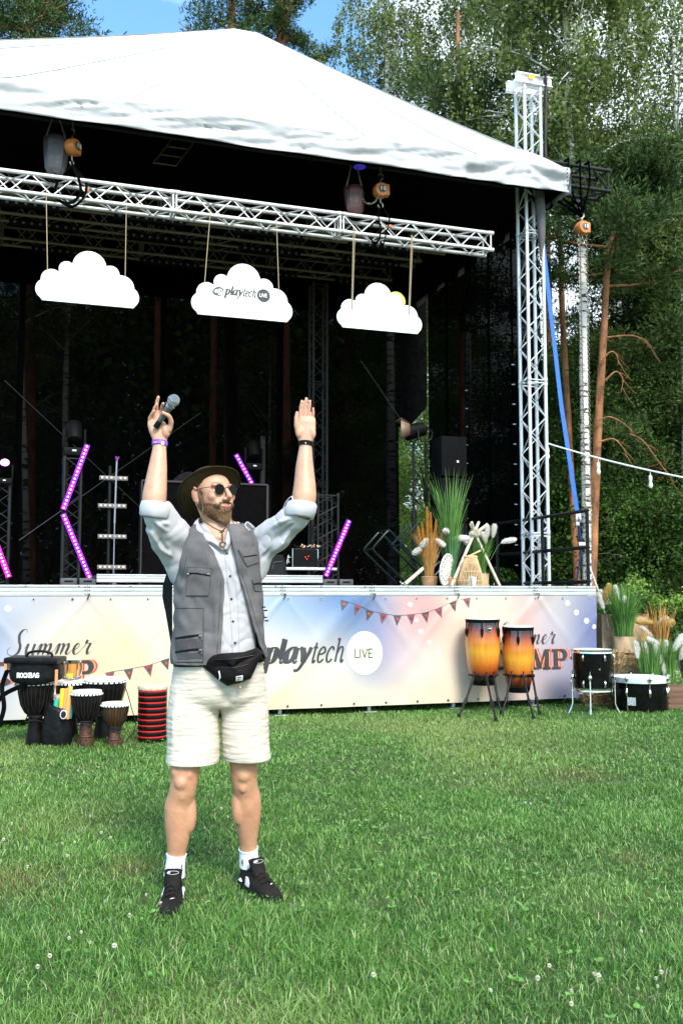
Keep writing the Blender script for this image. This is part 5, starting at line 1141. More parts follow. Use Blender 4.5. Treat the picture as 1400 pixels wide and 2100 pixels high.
def plume(root, base, tip, bend, r_, mt, rd, nm='plume', stem=GB, fz=2200):
    """soft seed head on a thin stalk; hairs along its last third"""
    base = Vector(base); bend = Vector(bend); tip = Vector(tip)-bend*.35; bend = bend*1.55; r_ = r_*1.12; P = spline([base, base.lerp(tip, .6)+Vector((0, 0, .02)), tip, tip+bend], 8)
    m = MB(); k = len(P); 
    m.tube(P, .0028, 5); o = m.build('stalk', stem, root)
    m = MB(); c0 = int(k*.66)
    for i in range(fz):
        u = rd.random(); q = c0+(k-1-c0)*u; j = min(k-2, int(q)); c = P[j].lerp(P[j+1], q-j); ax = (P[j+1]-P[j]).normalized(); rr = r_*math.sin(PI*min(.97, .12+.8*u))**.6
        n_ = Vector((rd.gauss(0, 1), rd.gauss(0, 1), rd.gauss(0, 1))); n_ = (n_-ax*n_.dot(ax)).normalized(); e = c+n_*rr*rd.uniform(.35, 1.1)+ax*rr*rd.uniform(.5, 1.5); s_ = n_.cross(ax)*.0042
        m.add([c-s_, c+s_, e+s_*.6, e-s_*.6], [(0, 1, 2, 3)])
    m.build(nm, mt, o)
def pot(root, R0, R1, H, mt, name='pot', wrap=False):
    m = MB(); pr = [(R0, 0), (lerp(R0, R1, .5)*1.02, H*.5), (R1, H*.95), (R1*1.02, H), (R1*.93, H), (R1*.9, H*.9)]
    if wrap:
        n = 30; m.add([(r_*(1+.03*math.sin(7*a+i))*math.cos(a), r_*(1+.03*math.sin(5*a+i*2))*math.sin(a), z) for i, (r_, z) in enumerate(pr) for a in [2*PI*j/n for j in range(n)]], [(i*n+j, i*n+(j+1) % n, (i+1)*n+(j+1) % n, (i+1)*n+j) for i in range(5) for j in range(n)])
    else:
        m.lathe(pr, 30, cap=False)
        for i in range(int(H/.014)): z = .007+i*.014; r_ = np.interp(z/H, [0, .5, .95], [R0, lerp(R0, R1, .5)*1.02, R1]); m.tube([(r_*1.01*math.cos(q), r_*1.01*math.sin(q), z+.002*math.sin(q*12)) for q in [2*PI*j/30 for j in range(31)]], .007, 5, caps=False)
    m.build(name, mt, root); m = MB(); m.lathe([(R1*.9, H*.88), (.001, H*.9)], 24, cap=False); m.build('soil', mat('pot_soil', (.03, .02, .015), rough=1), root)
def on_deck(px, t): return stp(px, 1190, t)[0]
T_ = .45; kx = 1/175.
def pl(px, py, t=T_): s_, z_ = stp(px, py, t); return s_, z_-DECK
# 1 dry orange grass in a wicker pot
rd = random.Random(3); s0 = on_deck(880, T_); root = sthing('potted_dry_grass', 'dry orange grass with orange and cream plumes in a wicker pot', 'plant', s0, T_, DECK)
pot(root, .078, .090, .115, WICK, 'wicker_pot')
m = MB(); blades(m, 260, .055, .62, .38, .005, rd, .3, .08, .5); m.build('dry_blades', GO, root)
for px, py, r_ in ((875, 1052, .026), (882, 1062, .024), (893, 1075, .022), (865, 1080, .022), (858, 1090, .022)):
    a, b = pl(px, py); plume(root, (0, 0, .08), (lerp(0, a-s0, .75), .0, b*.68), ((a-s0)*.25+.001, 0, b*.32), r_, PLO, rd, 'orange_plume', GO)
for px, py, bx in ((846, 1128, -.07), (862, 1112, -.05), (901, 1112, .05), (908, 1098, -.01)):
    a, b = pl(px, py); plume(root, (0, -.03, .08), (a-s0-bx*1.2, -.05, b+.0), (bx*1.2, -.03, -.03 if abs(bx) > .04 else .04), .034, PLW, rd, 'cream_plume', GO)
# 2 tall green grass in a low wicker pot
s0 = on_deck(924, T_); root = sthing('potted_tall_grass', 'tallest green fountain grass in a low wicker pot, centre of the flower group', 'plant', s0, T_, DECK)
pot(root, .085, .10, .10, WICK, 'wicker_pot'); m = MB(); blades(m, 170, .05, 1.38, .25, .009, rd, .55, .06, .55); m.build('blades', GB, root); m = MB(); blades(m, 120, .06, .72, .30, .007, rd, .8, .06, .4); m.build('blades', GBL, root)
for px, py, bx in ((930, 1107, -.10),):
    a, b = pl(px, py); plume(root, (0, -.03, .08), (.04, -.05, b), (.13, 0, .02), .035, PLW, rd, 'cream_plume', GB)
# 3 potted white plumes in burlap
s0 = on_deck(985, T_+.1); root = sthing('potted_pampas_grass', 'green grass with white rabbit-tail plumes in a burlap wrapped pot on the deck', 'plant', s0, T_+.12, DECK)
pot(root, .10, .11, .15, BURL, 'burlap_pot', True); m = MB(); blades(m, 260, .07, .55, .35, .006, rd, .5, .1, .5); m.build('blades', GB, root)
for px, py, bx, bz in ((964, 1096, -.09, .02), (1008, 1082, .01, .10), (994, 1084, .0, .10), (986, 1098, -.03, .08), (1046, 1108, .11, .03), (952, 1112, -.05, -.03)):
    a, b = pl(px, py, T_+.12); plume(root, (0, -.02, .1), (a-s0-bx, -.04, b-bz), (bx, -.02, bz), .034, PLW, rd, 'white_plume', GB)
s0 = on_deck(945, T_+.1); root = sthing('burlap_pot', 'empty looking burlap wrapped pot behind the wicker lantern', 'pot', s0, T_+.2, DECK); pot(root, .085, .10, .13, BURL, 'burlap_wrap', True)
# carved white disc leaning on a pot
s0, z0 = pl(915, 1188, .30); root = sthing('carved_disc', 'white openwork mandala disc leaning in front of the tall grass pot', 'decoration', s0, .30, DECK, .75)
m = MB(); Rt = Rx(.16); Rr = .185; cz = .19
def ring(m, r_, w, n=40):
    vs = []; 
    for j in range(n):
        a = 2*PI*j/n
        for (q, y) in ((r_-w, -.006), (r_+w, -.006), (r_+w, .006), (r_-w, .006)): vs.append(Rt@Vector((q*math.cos(a), y, q*math.sin(a)))+Vector((0, 0, cz)))
    m.add(vs, [(4*j+e, 4*((j+1) % n)+e, 4*((j+1) % n)+(e+1) % 4, 4*j+(e+1) % 4) for j in range(n) for e in range(4)])
for r_, w in ((Rr-.008, .010), (.115, .006), (.06, .006), (.02, .014)): ring(m, r_, w)
for j in range(16):
    a = 2*PI*j/16
    for s_ in (-1, 1):
        q = [(r_*math.cos(a+s_*o), 0, r_*math.sin(a+s_*o)) for r_, o in ((.03, .0), (.065, .17), (.115, .0), (.145, .10), (.178, .0))]; m.tube([Rt@Vector(p)+Vector((0, 0, cz)) for p in q], .0052, 5)
m.build('openwork', mat('cream_mdf', (.74, .72, .64), rough=.7), root)
# 4 wicker lantern with a candle cup in front
s0 = on_deck(965, .28); root = sthing('wicker_lantern', 'cone shaped wicker rib lantern with a wooden carrying handle', 'lantern', s0, .28, DECK)
RIB = mat('rattan_rib', (.62, .42, .22), rough=.7, var=.2); m = MB(); pr = [(.140, .0), (.150, .05), (.135, .12), (.105, .22), (.075, .32), (.070, .335)]
for j in range(44): a = 2*PI*j/44; m.tube([(r_*math.cos(a), r_*math.sin(a), z) for r_, z in pr], .0042, 5)
for r_, z in ((.141, .01), (.15, .06), (.120, .17), (.090, .27)): m.tube([(r_*math.cos(q), r_*math.sin(q), z) for q in [2*PI*i/36 for i in range(37)]], .0035, 5, caps=False)
m.build('ribs', RIB, root); m = MB(); m.lathe([(.078, .325), (.082, .34), (.074, .352), (.066, .34)], 30, cap=False); m.build('top_ring', RIB, root)
m = MB(); m.box((.03, -.02, .375), (.19, .03, .016), Ry(-.42), bev=.003); m.box((.0, .03, .355), (.12, .03, .016), Ry(-.30), bev=.003); m.build('handle', RIB, root)
m = MB(); m.lathe([(.045, 0), (.045, .12)], 20); m.build('candle', mat('wax', (.7, .66, .55), rough=.5), root)
s0 = on_deck(970, .12); root = sthing('paper_cup', 'small white tapered cup in front of the wicker lantern', 'cup', s0, .11, DECK); m = MB(); m.lathe([(.020, 0), (.030, .095), (.027, .095), (.018, .004)], 20, cap=False); m.lathe([(.02, .0), (.001, .002)], 20, cap=False); m.build('wall', WHITE, root); m = MB(); m.lathe([(.031, .092), (.033, .096), (.031, .10)], 20, cap=False); m.build('rim', WHITE, root)
# 5 pole tripod tied at the top
s0 = on_deck(972, .55); root = sthing('pole_tripod', 'tripod of pale barked poles tied together, one pole splayed far to the left', 'decoration', s0, .55, DECK); POLE = mat('pale_pole', (.62, .55, .42), rough=.7, var=.2, bump=.5)
ap = Vector((pl(972, 1092, .55)[0]-s0, 0, pl(972, 1092, .55)[1]))
for (px, t2, ex, w) in ((925, .34, .16, .020), (1024, .45, .12, .018), (1000, 1.0, .16, .018)):
    b_ = Vector((stp(px, 1192, t2)[0]-s0, t2-.55, 0)); d = (ap-b_); m = MB(); m.tube([b_, ap, ap+d.normalized()*ex], [w, w*.95, w*.85], 10); m.build('pole', POLE, root)
m = MB(); m.tube([ap+Vector((-.10, .03, -.10)), ap+Vector((.17, -.02, .10))], .021, 10); m.build('pole', POLE, root)
m = MB()
for i in range(5): m.tube([ap+Vector((.045*math.cos(q), .045*math.sin(q), -.03+.014*i+.01*math.sin(q+i))) for q in [2*PI*j/16 for j in range(17)]], .010, 6, caps=False)
m.build('lashing', ROPE, root)
a = pl(830, 1194, .30); b_ = pl(884, 1150, .60); root = sthing('fallen_pole', 'pale pole slanting up from the deck left of the dry grass pot', 'pole', a[0], .30, DECK); m = MB(); m.tube([(0, 0, .02), (b_[0]-a[0]+.1, .35, b_[1]+.06)], .022, 10); m.build('pole_wood', POLE, root)

# off-stage group at the right: burlap box, straw bales, pots, crate
g0 = at(1270, 1330, 11.9); g0.z = 0; k = 11.9/FPX
root = thing('burlap_box', 'box draped with sagging burlap behind the green pampas pot', 'box', g0, .10)
zt = at(1270, 1258, 11.9).z; zb = at(1270, 1335, 11.9).z; m = MB()
def bf(u, v):
    a = u*4; e = int(min(3.999, a)); f = a-e; X = .30; Yd = .20; c = [(-X, -Yd), (X, -Yd), (X, Yd), (-X, Yd), (-X, -Yd)]; x = lerp(c[e][0], c[e+1][0], f); y = lerp(c[e][1], c[e+1][1], f); bul = .02*mnoise.noise(Vector((x*5, v*4, y*3)))+.03*math.exp(-((v-.45+.6*(x+.1))/.10)**2)-.02*math.exp(-((v-.3+.6*(x+.1))/.10)**2)
    return Vector((x*(1+bul*1.2), y*(1+bul*5), lerp(0.02, zt, v)+(.03*math.sin(PI*((x+X)/(2*X)))*-1 if v > .95 else 0)))
m.grid(None, 120, 30, bf); m.add([(-.30, -.2, zt-.02), (.30, -.2, zt-.02), (.30, .2, zt-.02), (-.30, .2, zt-.02)], [(0, 1, 2, 3)]); m.build('burlap_cover', BURL, root); m = MB(); m.tube([(-.29, -.215, zt+.004), (0, -.225, zt-.02), (.29, -.215, zt)], .006, 6); m.build('top_cord', CORD, root)
STR = mat('straw', (.38, .25, .11), rough=.9, island=.5, col2=(.58, .42, .2), vs=9)
def bale(c, sz, rz, label, fluff=.05, seed=1):
    root = thing('straw_bale', label, 'bale', c, rz, 'straw bales'); rd = random.Random(seed); m = MB(); m.box((0, 0, sz[2]/2), (sz[0]*.94, sz[1]*.94, sz[2]*.94), bev=.03); core = m.build('straw_core', STR, root); m = MB()
    for i in range(5200):
        f = rd.randrange(5); u, v = rd.uniform(-.5, .5), rd.uniform(-.5, .5); p, nn = {0: ((u, -.5, v), (0, -1, 0)), 1: ((u, .5, v), (0, 1, 0)), 2: ((-.5, u, v), (-1, 0, 0)), 3: ((.5, u, v), (1, 0, 0)), 4: ((u, v, .5), (0, 0, 1))}[f]
        p = Vector((p[0]*sz[0], p[1]*sz[1], (p[2]+.5)*sz[2])); nn = Vector(nn); d = Vector((rd.gauss(0, 1), rd.gauss(0, 1), rd.gauss(0, .7))); d = (d-nn*d.dot(nn)*.75).normalized(); L_ = rd.uniform(.03, .09); s_ = d.cross(nn).normalized()*.0022; p += nn*rd.uniform(-.012, fluff*.3); m.add([p-s_, p+s_, p+d*L_+s_+nn*fluff*rd.random()*.5, p+d*L_-s_+nn*fluff*rd.random()*.5], [(0, 1, 2, 3)])
    m.build('loose_straw', STR, root)
gb = at(1292, 1400, 11.55); bale((gb.x, gb.y, 0), (.52, .42, at(1290, 1337, 11.5).z), .15, 'straw bale under the burlap wrapped pampas pot', .05, 4)
gb = gnd(1243, 1449); bale((gb.x, gb.y+.12, 0), (.30, .34, .20), -.2, 'low heap of loose straw seen under the floor tom', .12, 5)
def pampas(px, Y, z0, H, nb, plumes, label, pot_=None, seed=1, spread=.3, blade=GB, name='pampas_grass', pR=.13, pH=.2):
    b_ = at(px, 1300, Y); b_.z = z0; root = thing(name, label, 'plant', b_, 0, 'grasses with pale plumes beside the stage'); rd = random.Random(seed); zz = 0
    if pot_: pot(root, pR*.9, pR, pH, BURL, 'burlap_pot', True); zz = pH*.8
    m = MB(); blades(m, nb, (pR*.7), H, spread, .008, rd, .6, zz, .5); m.build('blades', blade, root)
    for (x, y, bx, bz, r_, mt) in plumes:
        q = at(x, y, Y)-b_; plume(root, (rd.uniform(-.04, .04), 0, zz), (q.x-bx, rd.uniform(-.08, .08), q.z-bz), (bx, rd.uniform(-.03, .03), bz), r_, mt, rd, 'plume', blade)
    return root
zbl = at(1290, 1337, 11.5).z+.0
pampas(1278, 11.45, zbl, .72, 420, [(1244, 1205, .02, .13, .040, PLY_), (1263, 1208, -.02, .13, .036, PLW), (1234, 1217, -.06, .09, .042, PLW), (1224, 1235, -.13, .02, .03, PLW), (1284, 1245, .04, -.10, .034, PLW), (1229, 1222, -.03, .12, .036, PLW)],
       'green pampas grass with white plumes in a burlap pot on the straw bale', True, 11, .42, pR=.145, pH=.19)
pampas(1330, 11.0, .25, .60, 300, [(1300, 1322, -.02, .12, .036, PLW), (1322, 1322, -.02, .13, .040, PLW), (1345, 1345, .01, .13, .038, PLW), (1318, 1300, .02, .08, .03, PLY_), (1343, 1330, -.03, .14, .036, PLW), (1357, 1355, -.02, .13, .034, PLW), (1333, 1312, -.09, .07, .036, PLW)],
       'grass with crowded white plumes left of the crate', None, 12, .30, pR=.16)
pampas(1362, 11.1, .30, .50, 260, [(1366, 1322, .02, .14, .040, PLW), (1378, 1350, .08, .06, .036, PLW), (1392, 1308, .08, .12, .042, PLW), (1398, 1330, .04, .10, .040, PLW), (1352, 1320, .03, .13, .036, PLY_), (1384, 1380, .14, -.02, .036, PLW), (1372, 1365, .03, .10, .034, PLW), (1404, 1352, .03, .1, .036, PLW)],
       'grass with the largest white plumes, set in the wooden crate', None, 13, .30, pR=.15)
pampas(1350, 11.5, .30, .92, 240, [(1371, 1277, .10, .05, .050, PLY_), (1365, 1272, .06, .07, .045, PLW), (1310, 1275, -.14, .03, .040, PLY_), (1316, 1290, -.10, .10, .032, PLW)],
       'orange dry grass with creamy yellow plumes behind the white ones', None, 14, .22, GO, pR=.10)
pampas(1410, 11.3, .30, .60, 220, [(1402, 1318, -.02, .12, .040, PLW), (1412, 1345, .0, .12, .040, PLW), (1395, 1362, -.05, .10, .034, PLW)], 'grass with white plumes cut by the right border', None, 15, .28, pR=.14)
gc = gnd(1408, 1455); root = thing('wooden_crate', 'brown slatted wooden crate right of the bass drum', 'crate', gc+Vector((.02, .12, 0)), .03); CW = mat('crate_wood', (.13, .065, .038), rough=.75, col2=(.20, .11, .065), vs=6, bump=.5, stretch=(.4, 3, 3))
zt = at(1400, 1408, gc.y).z-.0
for i in range(4):
    z = zt*(.13+.25*i)
    m = MB(); m.box((0, -.15, z), (.52, .014, zt*.20), bev=.003); m.build('slat', CW, root)
    m = MB(); m.box((0, .15, z), (.52, .014, zt*.20), bev=.003); m.build('slat', CW, root)
    for x in (-.267, .267): m = MB(); m.box((x, 0, z), (.014, .31, zt*.20), bev=.003); m.build('slat', CW, root)
for x in (-.24, .24):
    for y in (-.13, .13): m = MB(); m.box((x, y, zt/2), (.03, .03, zt)); m.build('corner_post', CW, root)
m = MB(); m.box((0, 0, .03), (.5, .28, .014)); m.build('bottom', CW, root)
# ================================================================== equipment standing on the deck
def led_bar(p0, p1, t, n, ca, cb, label, w=.075, es=2.2):
    (sa, za), (sb, zb) = stp(*p0, t), stp(*p1, t); root = sthing('led_bar', label, 'light', sb, t, zb, group='tilted pixel light bars')
    d = Vector((sa-sb, 0, za-zb)); L_ = d.length; d.normalize(); ang = math.atan2(d.x, d.z); R_ = Ry(ang)
    m = MB(); m.box(d*L_/2+Vector((0, .03, 0)), (w, .05, L_+.03), R_, bev=.006); m.build('housing', BLACK_PL, root)
    for i in range(n):
        u = (i+.5)/n; c = d*(L_*u)+Vector((0, .0, 0)); col = tuple(lerp(a, b, .5+.5*math.sin(u*7)) for a, b in zip(ca, cb))
        m = MB(); m.box(c+Vector((0, .002, 0)), (w*.86, .004, L_/n*.92), R_); m.build('pixel_panel', mat('led_%s_%d' % (label[:3], i % 5), col, rough=.3, emit=col, es=es*.42), root)
        m = MB(); m.lathe([(.0125, -.004), (.010, .010), (.003, .013)], 12, c+Vector((0, -.004, 0)), Rx(PI/2)); m.build('lens', mat('led_core', (1, .8, 1), emit=(1, .55, 1), es=1.6), root)
MG = (.62, .0, .42); VI = (.16, .0, .62); PK = (.70, .0, .18)
led_bar((180, 912), (130, 1045), 2.5, 18, MG, VI, 'glowing violet pixel bar leaning right, upper one on the left totem')
led_bar((130, 1054), (185, 1186), 2.5, 18, MG, VI, 'low violet pixel bar leaning left, under the upper bar of the left totem')
led_bar((-22, 1075), (19, 1184), 2.5, 15, PK, MG, 'pink pixel bar cut by the left edge of the picture')
led_bar((484, 932), (517, 992), 4.0, 9, MG, VI, 'violet pixel bar just above the brim of the hat')
led_bar((716, 1067), (668, 1182), 2.5, 18, (.45, .02, .75), VI, 'violet pixel bar leaning right, right of the man', w=.08)
def totem(px0, px1, ytop, t, label):
    s0, s1 = stp(px0, 1190, t)[0], stp(px1, 1190, t)[0]; z1 = stp(px0, ytop, t)[1]-DECK; root = sthing('light_totem', label, 'truss', (s0+s1)/2, t+.15, DECK, group='black truss totems on the deck')
    truss_parts(root, (0, 0, .03), (0, 0, z1), (s1-s0)*.75, TKB, pitch=.3, cr=.018, br=.007); m = MB(); m.box((0, 0, .015), ((s1-s0)*1.3, .35, .02)); m.build('base_plate', BLACK, root)
    return root, z1
def moving_head(s, t, z, label, glow=False, sc=1.0):
    root = sthing('moving_head', label, 'light', s, t, z, group='moving head lamps'); m = MB(); m.box((0, 0, .05*sc), (.26*sc, .22*sc, .10*sc), bev=.015*sc); m.build('base', BLACK_PL, root)
    m = MB(); 
    for x in (-.13, .13): m.box((x*sc, 0, .22*sc), (.03*sc, .10*sc, .25*sc), bev=.01*sc)
    m.build('yoke', BLACK_PL, root); m = MB(); R_ = Rx(PI/2-.5) if glow else Rx(-.5); m.lathe([(.04*sc, -.14*sc), (.09*sc, -.12*sc), (.10*sc, .0), (.095*sc, .13*sc), (.08*sc, .15*sc)], 24, (0, 0, .30*sc), R_); m.build('head', BLACK_PL, root)
    m = MB(); m.lathe([(.075*sc, .151*sc), (.05*sc, .156*sc), (.001, .158*sc)], 20, (0, 0, .30*sc), R_); m.build('lens', mat('lens_violet_glow', (.8, .3, .95), emit=(.85, .12, 1), es=5) if glow else mat('dark_lens', (.02, .02, .03), rough=.1), root)
    m = MB(); m.box((0, -.112*sc, .06*sc), (.05*sc, .004, .02*sc)); m.build('display', mat('small_display', (.3, .35, .4), emit=(.4, .5, .6), es=.6), root)
r_, z1 = totem(122, 168, 935, 2.5, 'black truss totem carrying the two violet bars at the left'); moving_head(stp(146, 1190, 2.6)[0], 2.62, DECK+z1+.02, 'black moving head lamp on top of the left totem')
r_, z1 = totem(645, 700, 1012, 2.9, 'black truss totem behind the violet bar on the right'); 
r_, z1 = totem(-30, 22, 985, 2.6, 'black truss totem cut by the left picture edge'); moving_head(stp(4, 1190, 2.7)[0], 2.65, stp(4, 992, 2.6)[1], 'glowing violet moving head lamp at the left picture edge', True, .7)
moving_head(stp(520, 900, 4.3)[0], 4.3, stp(520, 965, 4.3)[1], 'dim moving head lamp behind the violet bar over the hat')
GRY = mat('equipment_grey', (.06, .065, .07), rough=.5)
for px, t, lab in ((160, 2.2, 'flat grey floor controller case left of the riser'), (688, 2.2, 'flat grey floor controller case right of the riser')):
    s_ = stp(px, 1190, t)[0]; root = sthing('floor_case', lab, 'case', s_, t, DECK); m = MB(); m.box((-.11, 0, .055), (.19, .25, .085), bev=.008); m.box((.11, 0, .055), (.19, .25, .085), bev=.008); m.build('case_body', GRY, root); m = MB(); m.box((0, 0, .045), (.06, .2, .05)); m.box((-.11, -.127, .06), (.10, .004, .02)); m.box((.11, -.127, .06), (.10, .004, .02)); m.build('front_panel', BLACK_PL, root)
# four small horizontal lamp bars on a pole, microphone stand in front
sp_ = stp(222, 1190, 2.8)[0]; root = sthing('blinder_stand', 'dark pole carrying five small horizontal lamp bars with dull white lenses', 'light', sp_, 2.8, DECK); m = MB(); m.tube([(0, .03, 0), (0, .03, stp(222, 955, 2.8)[1]-DECK)], .02, 10); m.build('pole', BLACK, root)
for y_, x_ in ((980, 234), (1037, 231), (1100, 231), (1163, 230)):
    s_, z_ = stp(x_, y_, 2.75); m = MB(); m.box((s_-sp_, 0, z_-DECK), (.36, .05, .055), bev=.004); b_ = m.build('lamp_bar', mat('bar_grey', (.16, .14, .13), rough=.4), root); m = MB()
    for i in range(6): m.lathe([(.016, 0), (.016, .010), (.004, .016)], 12, (s_-sp_-.145+.058*i, -.026, z_-DECK), Rx(PI/2))
    m.build('lens', mat('dull_lens', (.62, .58, .50), rough=.15), b_)
s_ = stp(233, 1190, 2.3)[0]; root = sthing('microphone_stand', 'thin silver microphone stand in front of the lamp bars', 'stand', s_, 2.3, DECK); zt = stp(233, 945, 2.3)[1]-DECK
m = MB(); m.tube([(0, 0, .1), (0, 0, zt*.55)], .007, 8); m.tube([(0, 0, zt*.5), (.012, 0, zt)], .011, 8); m.build('pole', mat('stand_steel', (.35, .32, .36), rough=.3, metal=.7), root)
for a in (.3, 2.4, 4.5): m = MB(); m.tube([(0, 0, .16), (.22*math.cos(a), .22*math.sin(a), .01)], .008, 6); m.build('leg', BLACK, root)
m = MB(); m.tube([(.012, 0, zt), (.0, -.02, zt+.05)], .012, 8); m.tube([(.012, 0, zt), (.035, -.02, zt+.05)], .010, 8); m.build('clip', mat('violet_plastic', (.30, .05, .34)), root)
m = MB(); m.lathe([(.05, 0), (.05, .02), (.02, .10), (.012, .2)], 14); m.build('hub', GRY, root)
# large black cabinet behind the man
s0, s1 = stp(288, 1190, 2.8)[0], stp(547, 1190, 2.8)[0]; z1 = stp(400, 989, 2.8)[1]-DECK; root = sthing('black_screen', 'large black screen cabinet with a thin grey frame behind the man', 'screen', s0, 2.8, DECK); w = s1-s0
m = MB(); m.box((w/2, .1, z1/2), (w-.02, .18, z1-.02)); m.build('panel', mat('screen_black', (.0015, .0012, .0015), rough=.8, spec=.05), root); m = MB(); m.box((w/2, .09, z1), (w, .2, .025)); m.box((w, .09, z1/2), (.03, .21, z1)); m.box((0, .09, z1/2), (.02, .21, z1)); m.build('frame', mat('frame_dark_grey', (.035, .03, .032), rough=.4, metal=.5), root)
s_, z_ = stp(392, 990, 3.1); root = sthing('padded_backrest', 'grey rounded fabric backrest peeking over the black screen left of the hat', 'chair', s_, 3.2, z_-.1); m = MB(); m.grid(None, 20, 12, lambda u, v: Vector(((u-.5)*.42, .05*math.cos((u-.5)*3), .1+.17*v*math.sin(PI*(.5*u+.25))*1.0-.3*(u-.5)**2))); o = m.build('upholstery', mat('dim_grey_fabric', (.014, .013, .016), rough=.9), root); o.modifiers.new('s', 'SOLIDIFY').thickness = .05
m = MB(); m.box((0, .05, -.6), (.40, .05, 1.3)); m.build('support', BLACK, root)
s_ = stp(536, 1190, 4.4)[0]; root = sthing('speaker_column', 'slim dark grey speaker column behind the hat brim', 'speaker', s_, 4.4, DECK); z1 = stp(536, 895, 4.4)[1]-DECK; m = MB(); m.box((0, 0, z1/2), (.075, .09, z1), bev=.008); m.build('cabinet', mat('speaker_grey', (.008, .008, .009), rough=.6, spec=.2), root); m = MB(); m.box((0, -.048, z1*.75), (.055, .006, z1*.45)); m.build('grille', BLACK, root)
# disc jockey corner
s_ = stp(561, 1188, 2.3)[0]; root = sthing('floor_monitor', 'black wedge floor monitor left of the disc jockey rack', 'speaker', s_, 2.3, DECK); m = MB(); h_ = stp(561, 1138, 2.3)[1]-DECK; m.prism([(-.14, 0), (.14, 0), (.14, h_*.7), (.09, h_), (-.14, h_)], -.12, .15); m.build('cabinet', mat('monitor_black', (.004, .004, .005), rough=.6, spec=.2), root, smooth=False); m = MB(); m.box((0, -.125, h_*.5), (.20, .006, h_*.65)); m.build('grille', BLACK, root)
m = MB(); m.tube([(-.05, -.13, h_*.55), (-.03, -.14, h_*.75), (.08, -.14, h_*.78)], .007, 6); m.build('handle', GRY, root)
s0, z0 = stp(600, 1163, 2.6); s1, z1 = stp(652, 1126, 2.6); root = sthing('rack_case', 'black rack case with bright silver edges right of the floor monitor', 'case', s0, 2.6, z0); w = s1-s0; h_ = z1-z0
m = MB(); m.box((w/2, .2, h_/2), (w, .4, h_)); m.build('case_body', BLACK_PL, root); m = MB()
for a, b in (((0, 0), (w, 0)), ((w, 0), (w, h_)), ((w, h_), (0, h_)), ((0, h_), (0, 0))): m.tube([(a[0], -.005, a[1]), (b[0], -.005, b[1])], .006, 4)
m.build('silver_edge', CHROME, root); m = MB()
for x, z, c in ((.5, .55, 0), (.56, .45, 0), (.62, .6, 0)): m.lathe([(.008, 0), (.006, .008)], 8, (w*x, -.002, h_*z), Rx(PI/2))
m.build('red_knob', mat('red_lamp', (.6, .03, .02), emit=(1, .06, .02), es=1), root)
s0 = stp(584, 1190, 2.55)[0]; s1 = stp(690, 1190, 2.55)[0]; zt = stp(600, 1164, 2.55)[1]-DECK; root = sthing('equipment_table', 'low table with a silver front rail carrying the rack case', 'table', s0, 2.55, DECK); w = s1-s0
m = MB(); m.box((w/2, .3, zt-.01), (w, .6, .02)); m.build('table_top', BLACK, root); m = MB(); m.box((w/2, -.01, zt-.015), (w, .02, .035), bev=.004); m.build('front_rail', ALU, root)
for x in (.04, w-.04):
    for y in (.04, .56): m = MB(); m.tube([(x, y, 0), (x, y, zt-.02)], .015, 8); m.build('leg', BLACK, root)
s0, z0 = stp(612, 1118, 2.75); root = sthing('mixer', 'small mixer with tiny white and orange lights on the rack case', 'mixer', s0, 2.75, z1+.0); m = MB(); m.box((.16, .1, .02), (.36, .25, .035), Rx(.25), bev=.004); m.build('mixer_body', BLACK_PL, root)
rd = random.Random(8); m = MB()
for i in range(16): m.box((.02+.28*rd.random(), -.02+.05*rd.random(), .03+.03*rd.random()), (.008, .006, .016))
m.build('fader', mat('pale_caps', (.6, .6, .6)), root); m = MB()
for i in range(6): m.box((.02+.28*rd.random(), -.03, .045+.02*rd.random()), (.006, .005, .012))
m.build('indicator', mat('amber_indicator', (.9, .4, .1), emit=(1, .4, .08), es=1.5), root)
s0, z0 = stp(588, 1140, 2.7); root = sthing('coiled_cable', 'tangle of pale cable hanging beside the rack case', 'cable', s0, 2.62, stp(588, 1160, 2.6)[1]); m = MB()
m.tube(spline([(rd.uniform(-.03, .03), rd.uniform(-.02, .02), .02+.12*rd.random()) for i in range(16)], 6), .004, 5); m.build('cable', mat('pale_cable', (.5, .55, .55)), root)
# subwoofer, spotlight on a stand, thin pole
s0, s1 = stp(903, 1190, 2.6)[0], stp(955, 1190, 2.6)[0]; z1 = stp(930, 896, 2.6)[1]-DECK; root = sthing('tall_speaker', 'tall dark grey loudspeaker stack behind the fountain grass', 'speaker', (s0+s1)/2, 2.7, DECK)
for a, b in ((0, .42), (.43, .72), (.73, 1)):
    m = MB(); m.box((0, 0, z1*(a+b)/2), (s1-s0, .35, z1*(b-a)-.01), bev=.012); m.build('cabinet', mat('speaker_front', (.004, .004, .005), rough=.8, spec=.1, bump=.5, bs=400), root)
m = MB(); m.box((.05, -.18, z1*.83), (.03, .006, .03)); m.build('logo_badge', mat('badge_white', (.8, .8, .78)), root)
s_ = stp(849, 1190, 3.0)[0]; zt = stp(849, 905, 3.0)[1]-DECK; root = sthing('spotlight_stand', 'black lighting stand in the gap of the backdrop', 'stand', s_, 3.0, DECK); m = MB(); m.tube([(0, 0, 0), (0, 0, zt*.5)], .030, 10); m.tube([(0, 0, zt*.48), (0, 0, zt)], .022, 10); m.tube([(0, 0, zt*.47), (0, 0, zt*.52)], .04, 10); m.build('pole', BLACK, root)
m = MB(); m.box((-.05, 0, zt*.5), (.06, .03, .03)); m.build('knob', BLACK, root)
for a in (.4, 2.5, 4.6): m = MB(); m.tube([(0, 0, .45), (.4*math.cos(a), .4*math.sin(a), .01)], .012, 6); m.build('leg', BLACK, root)
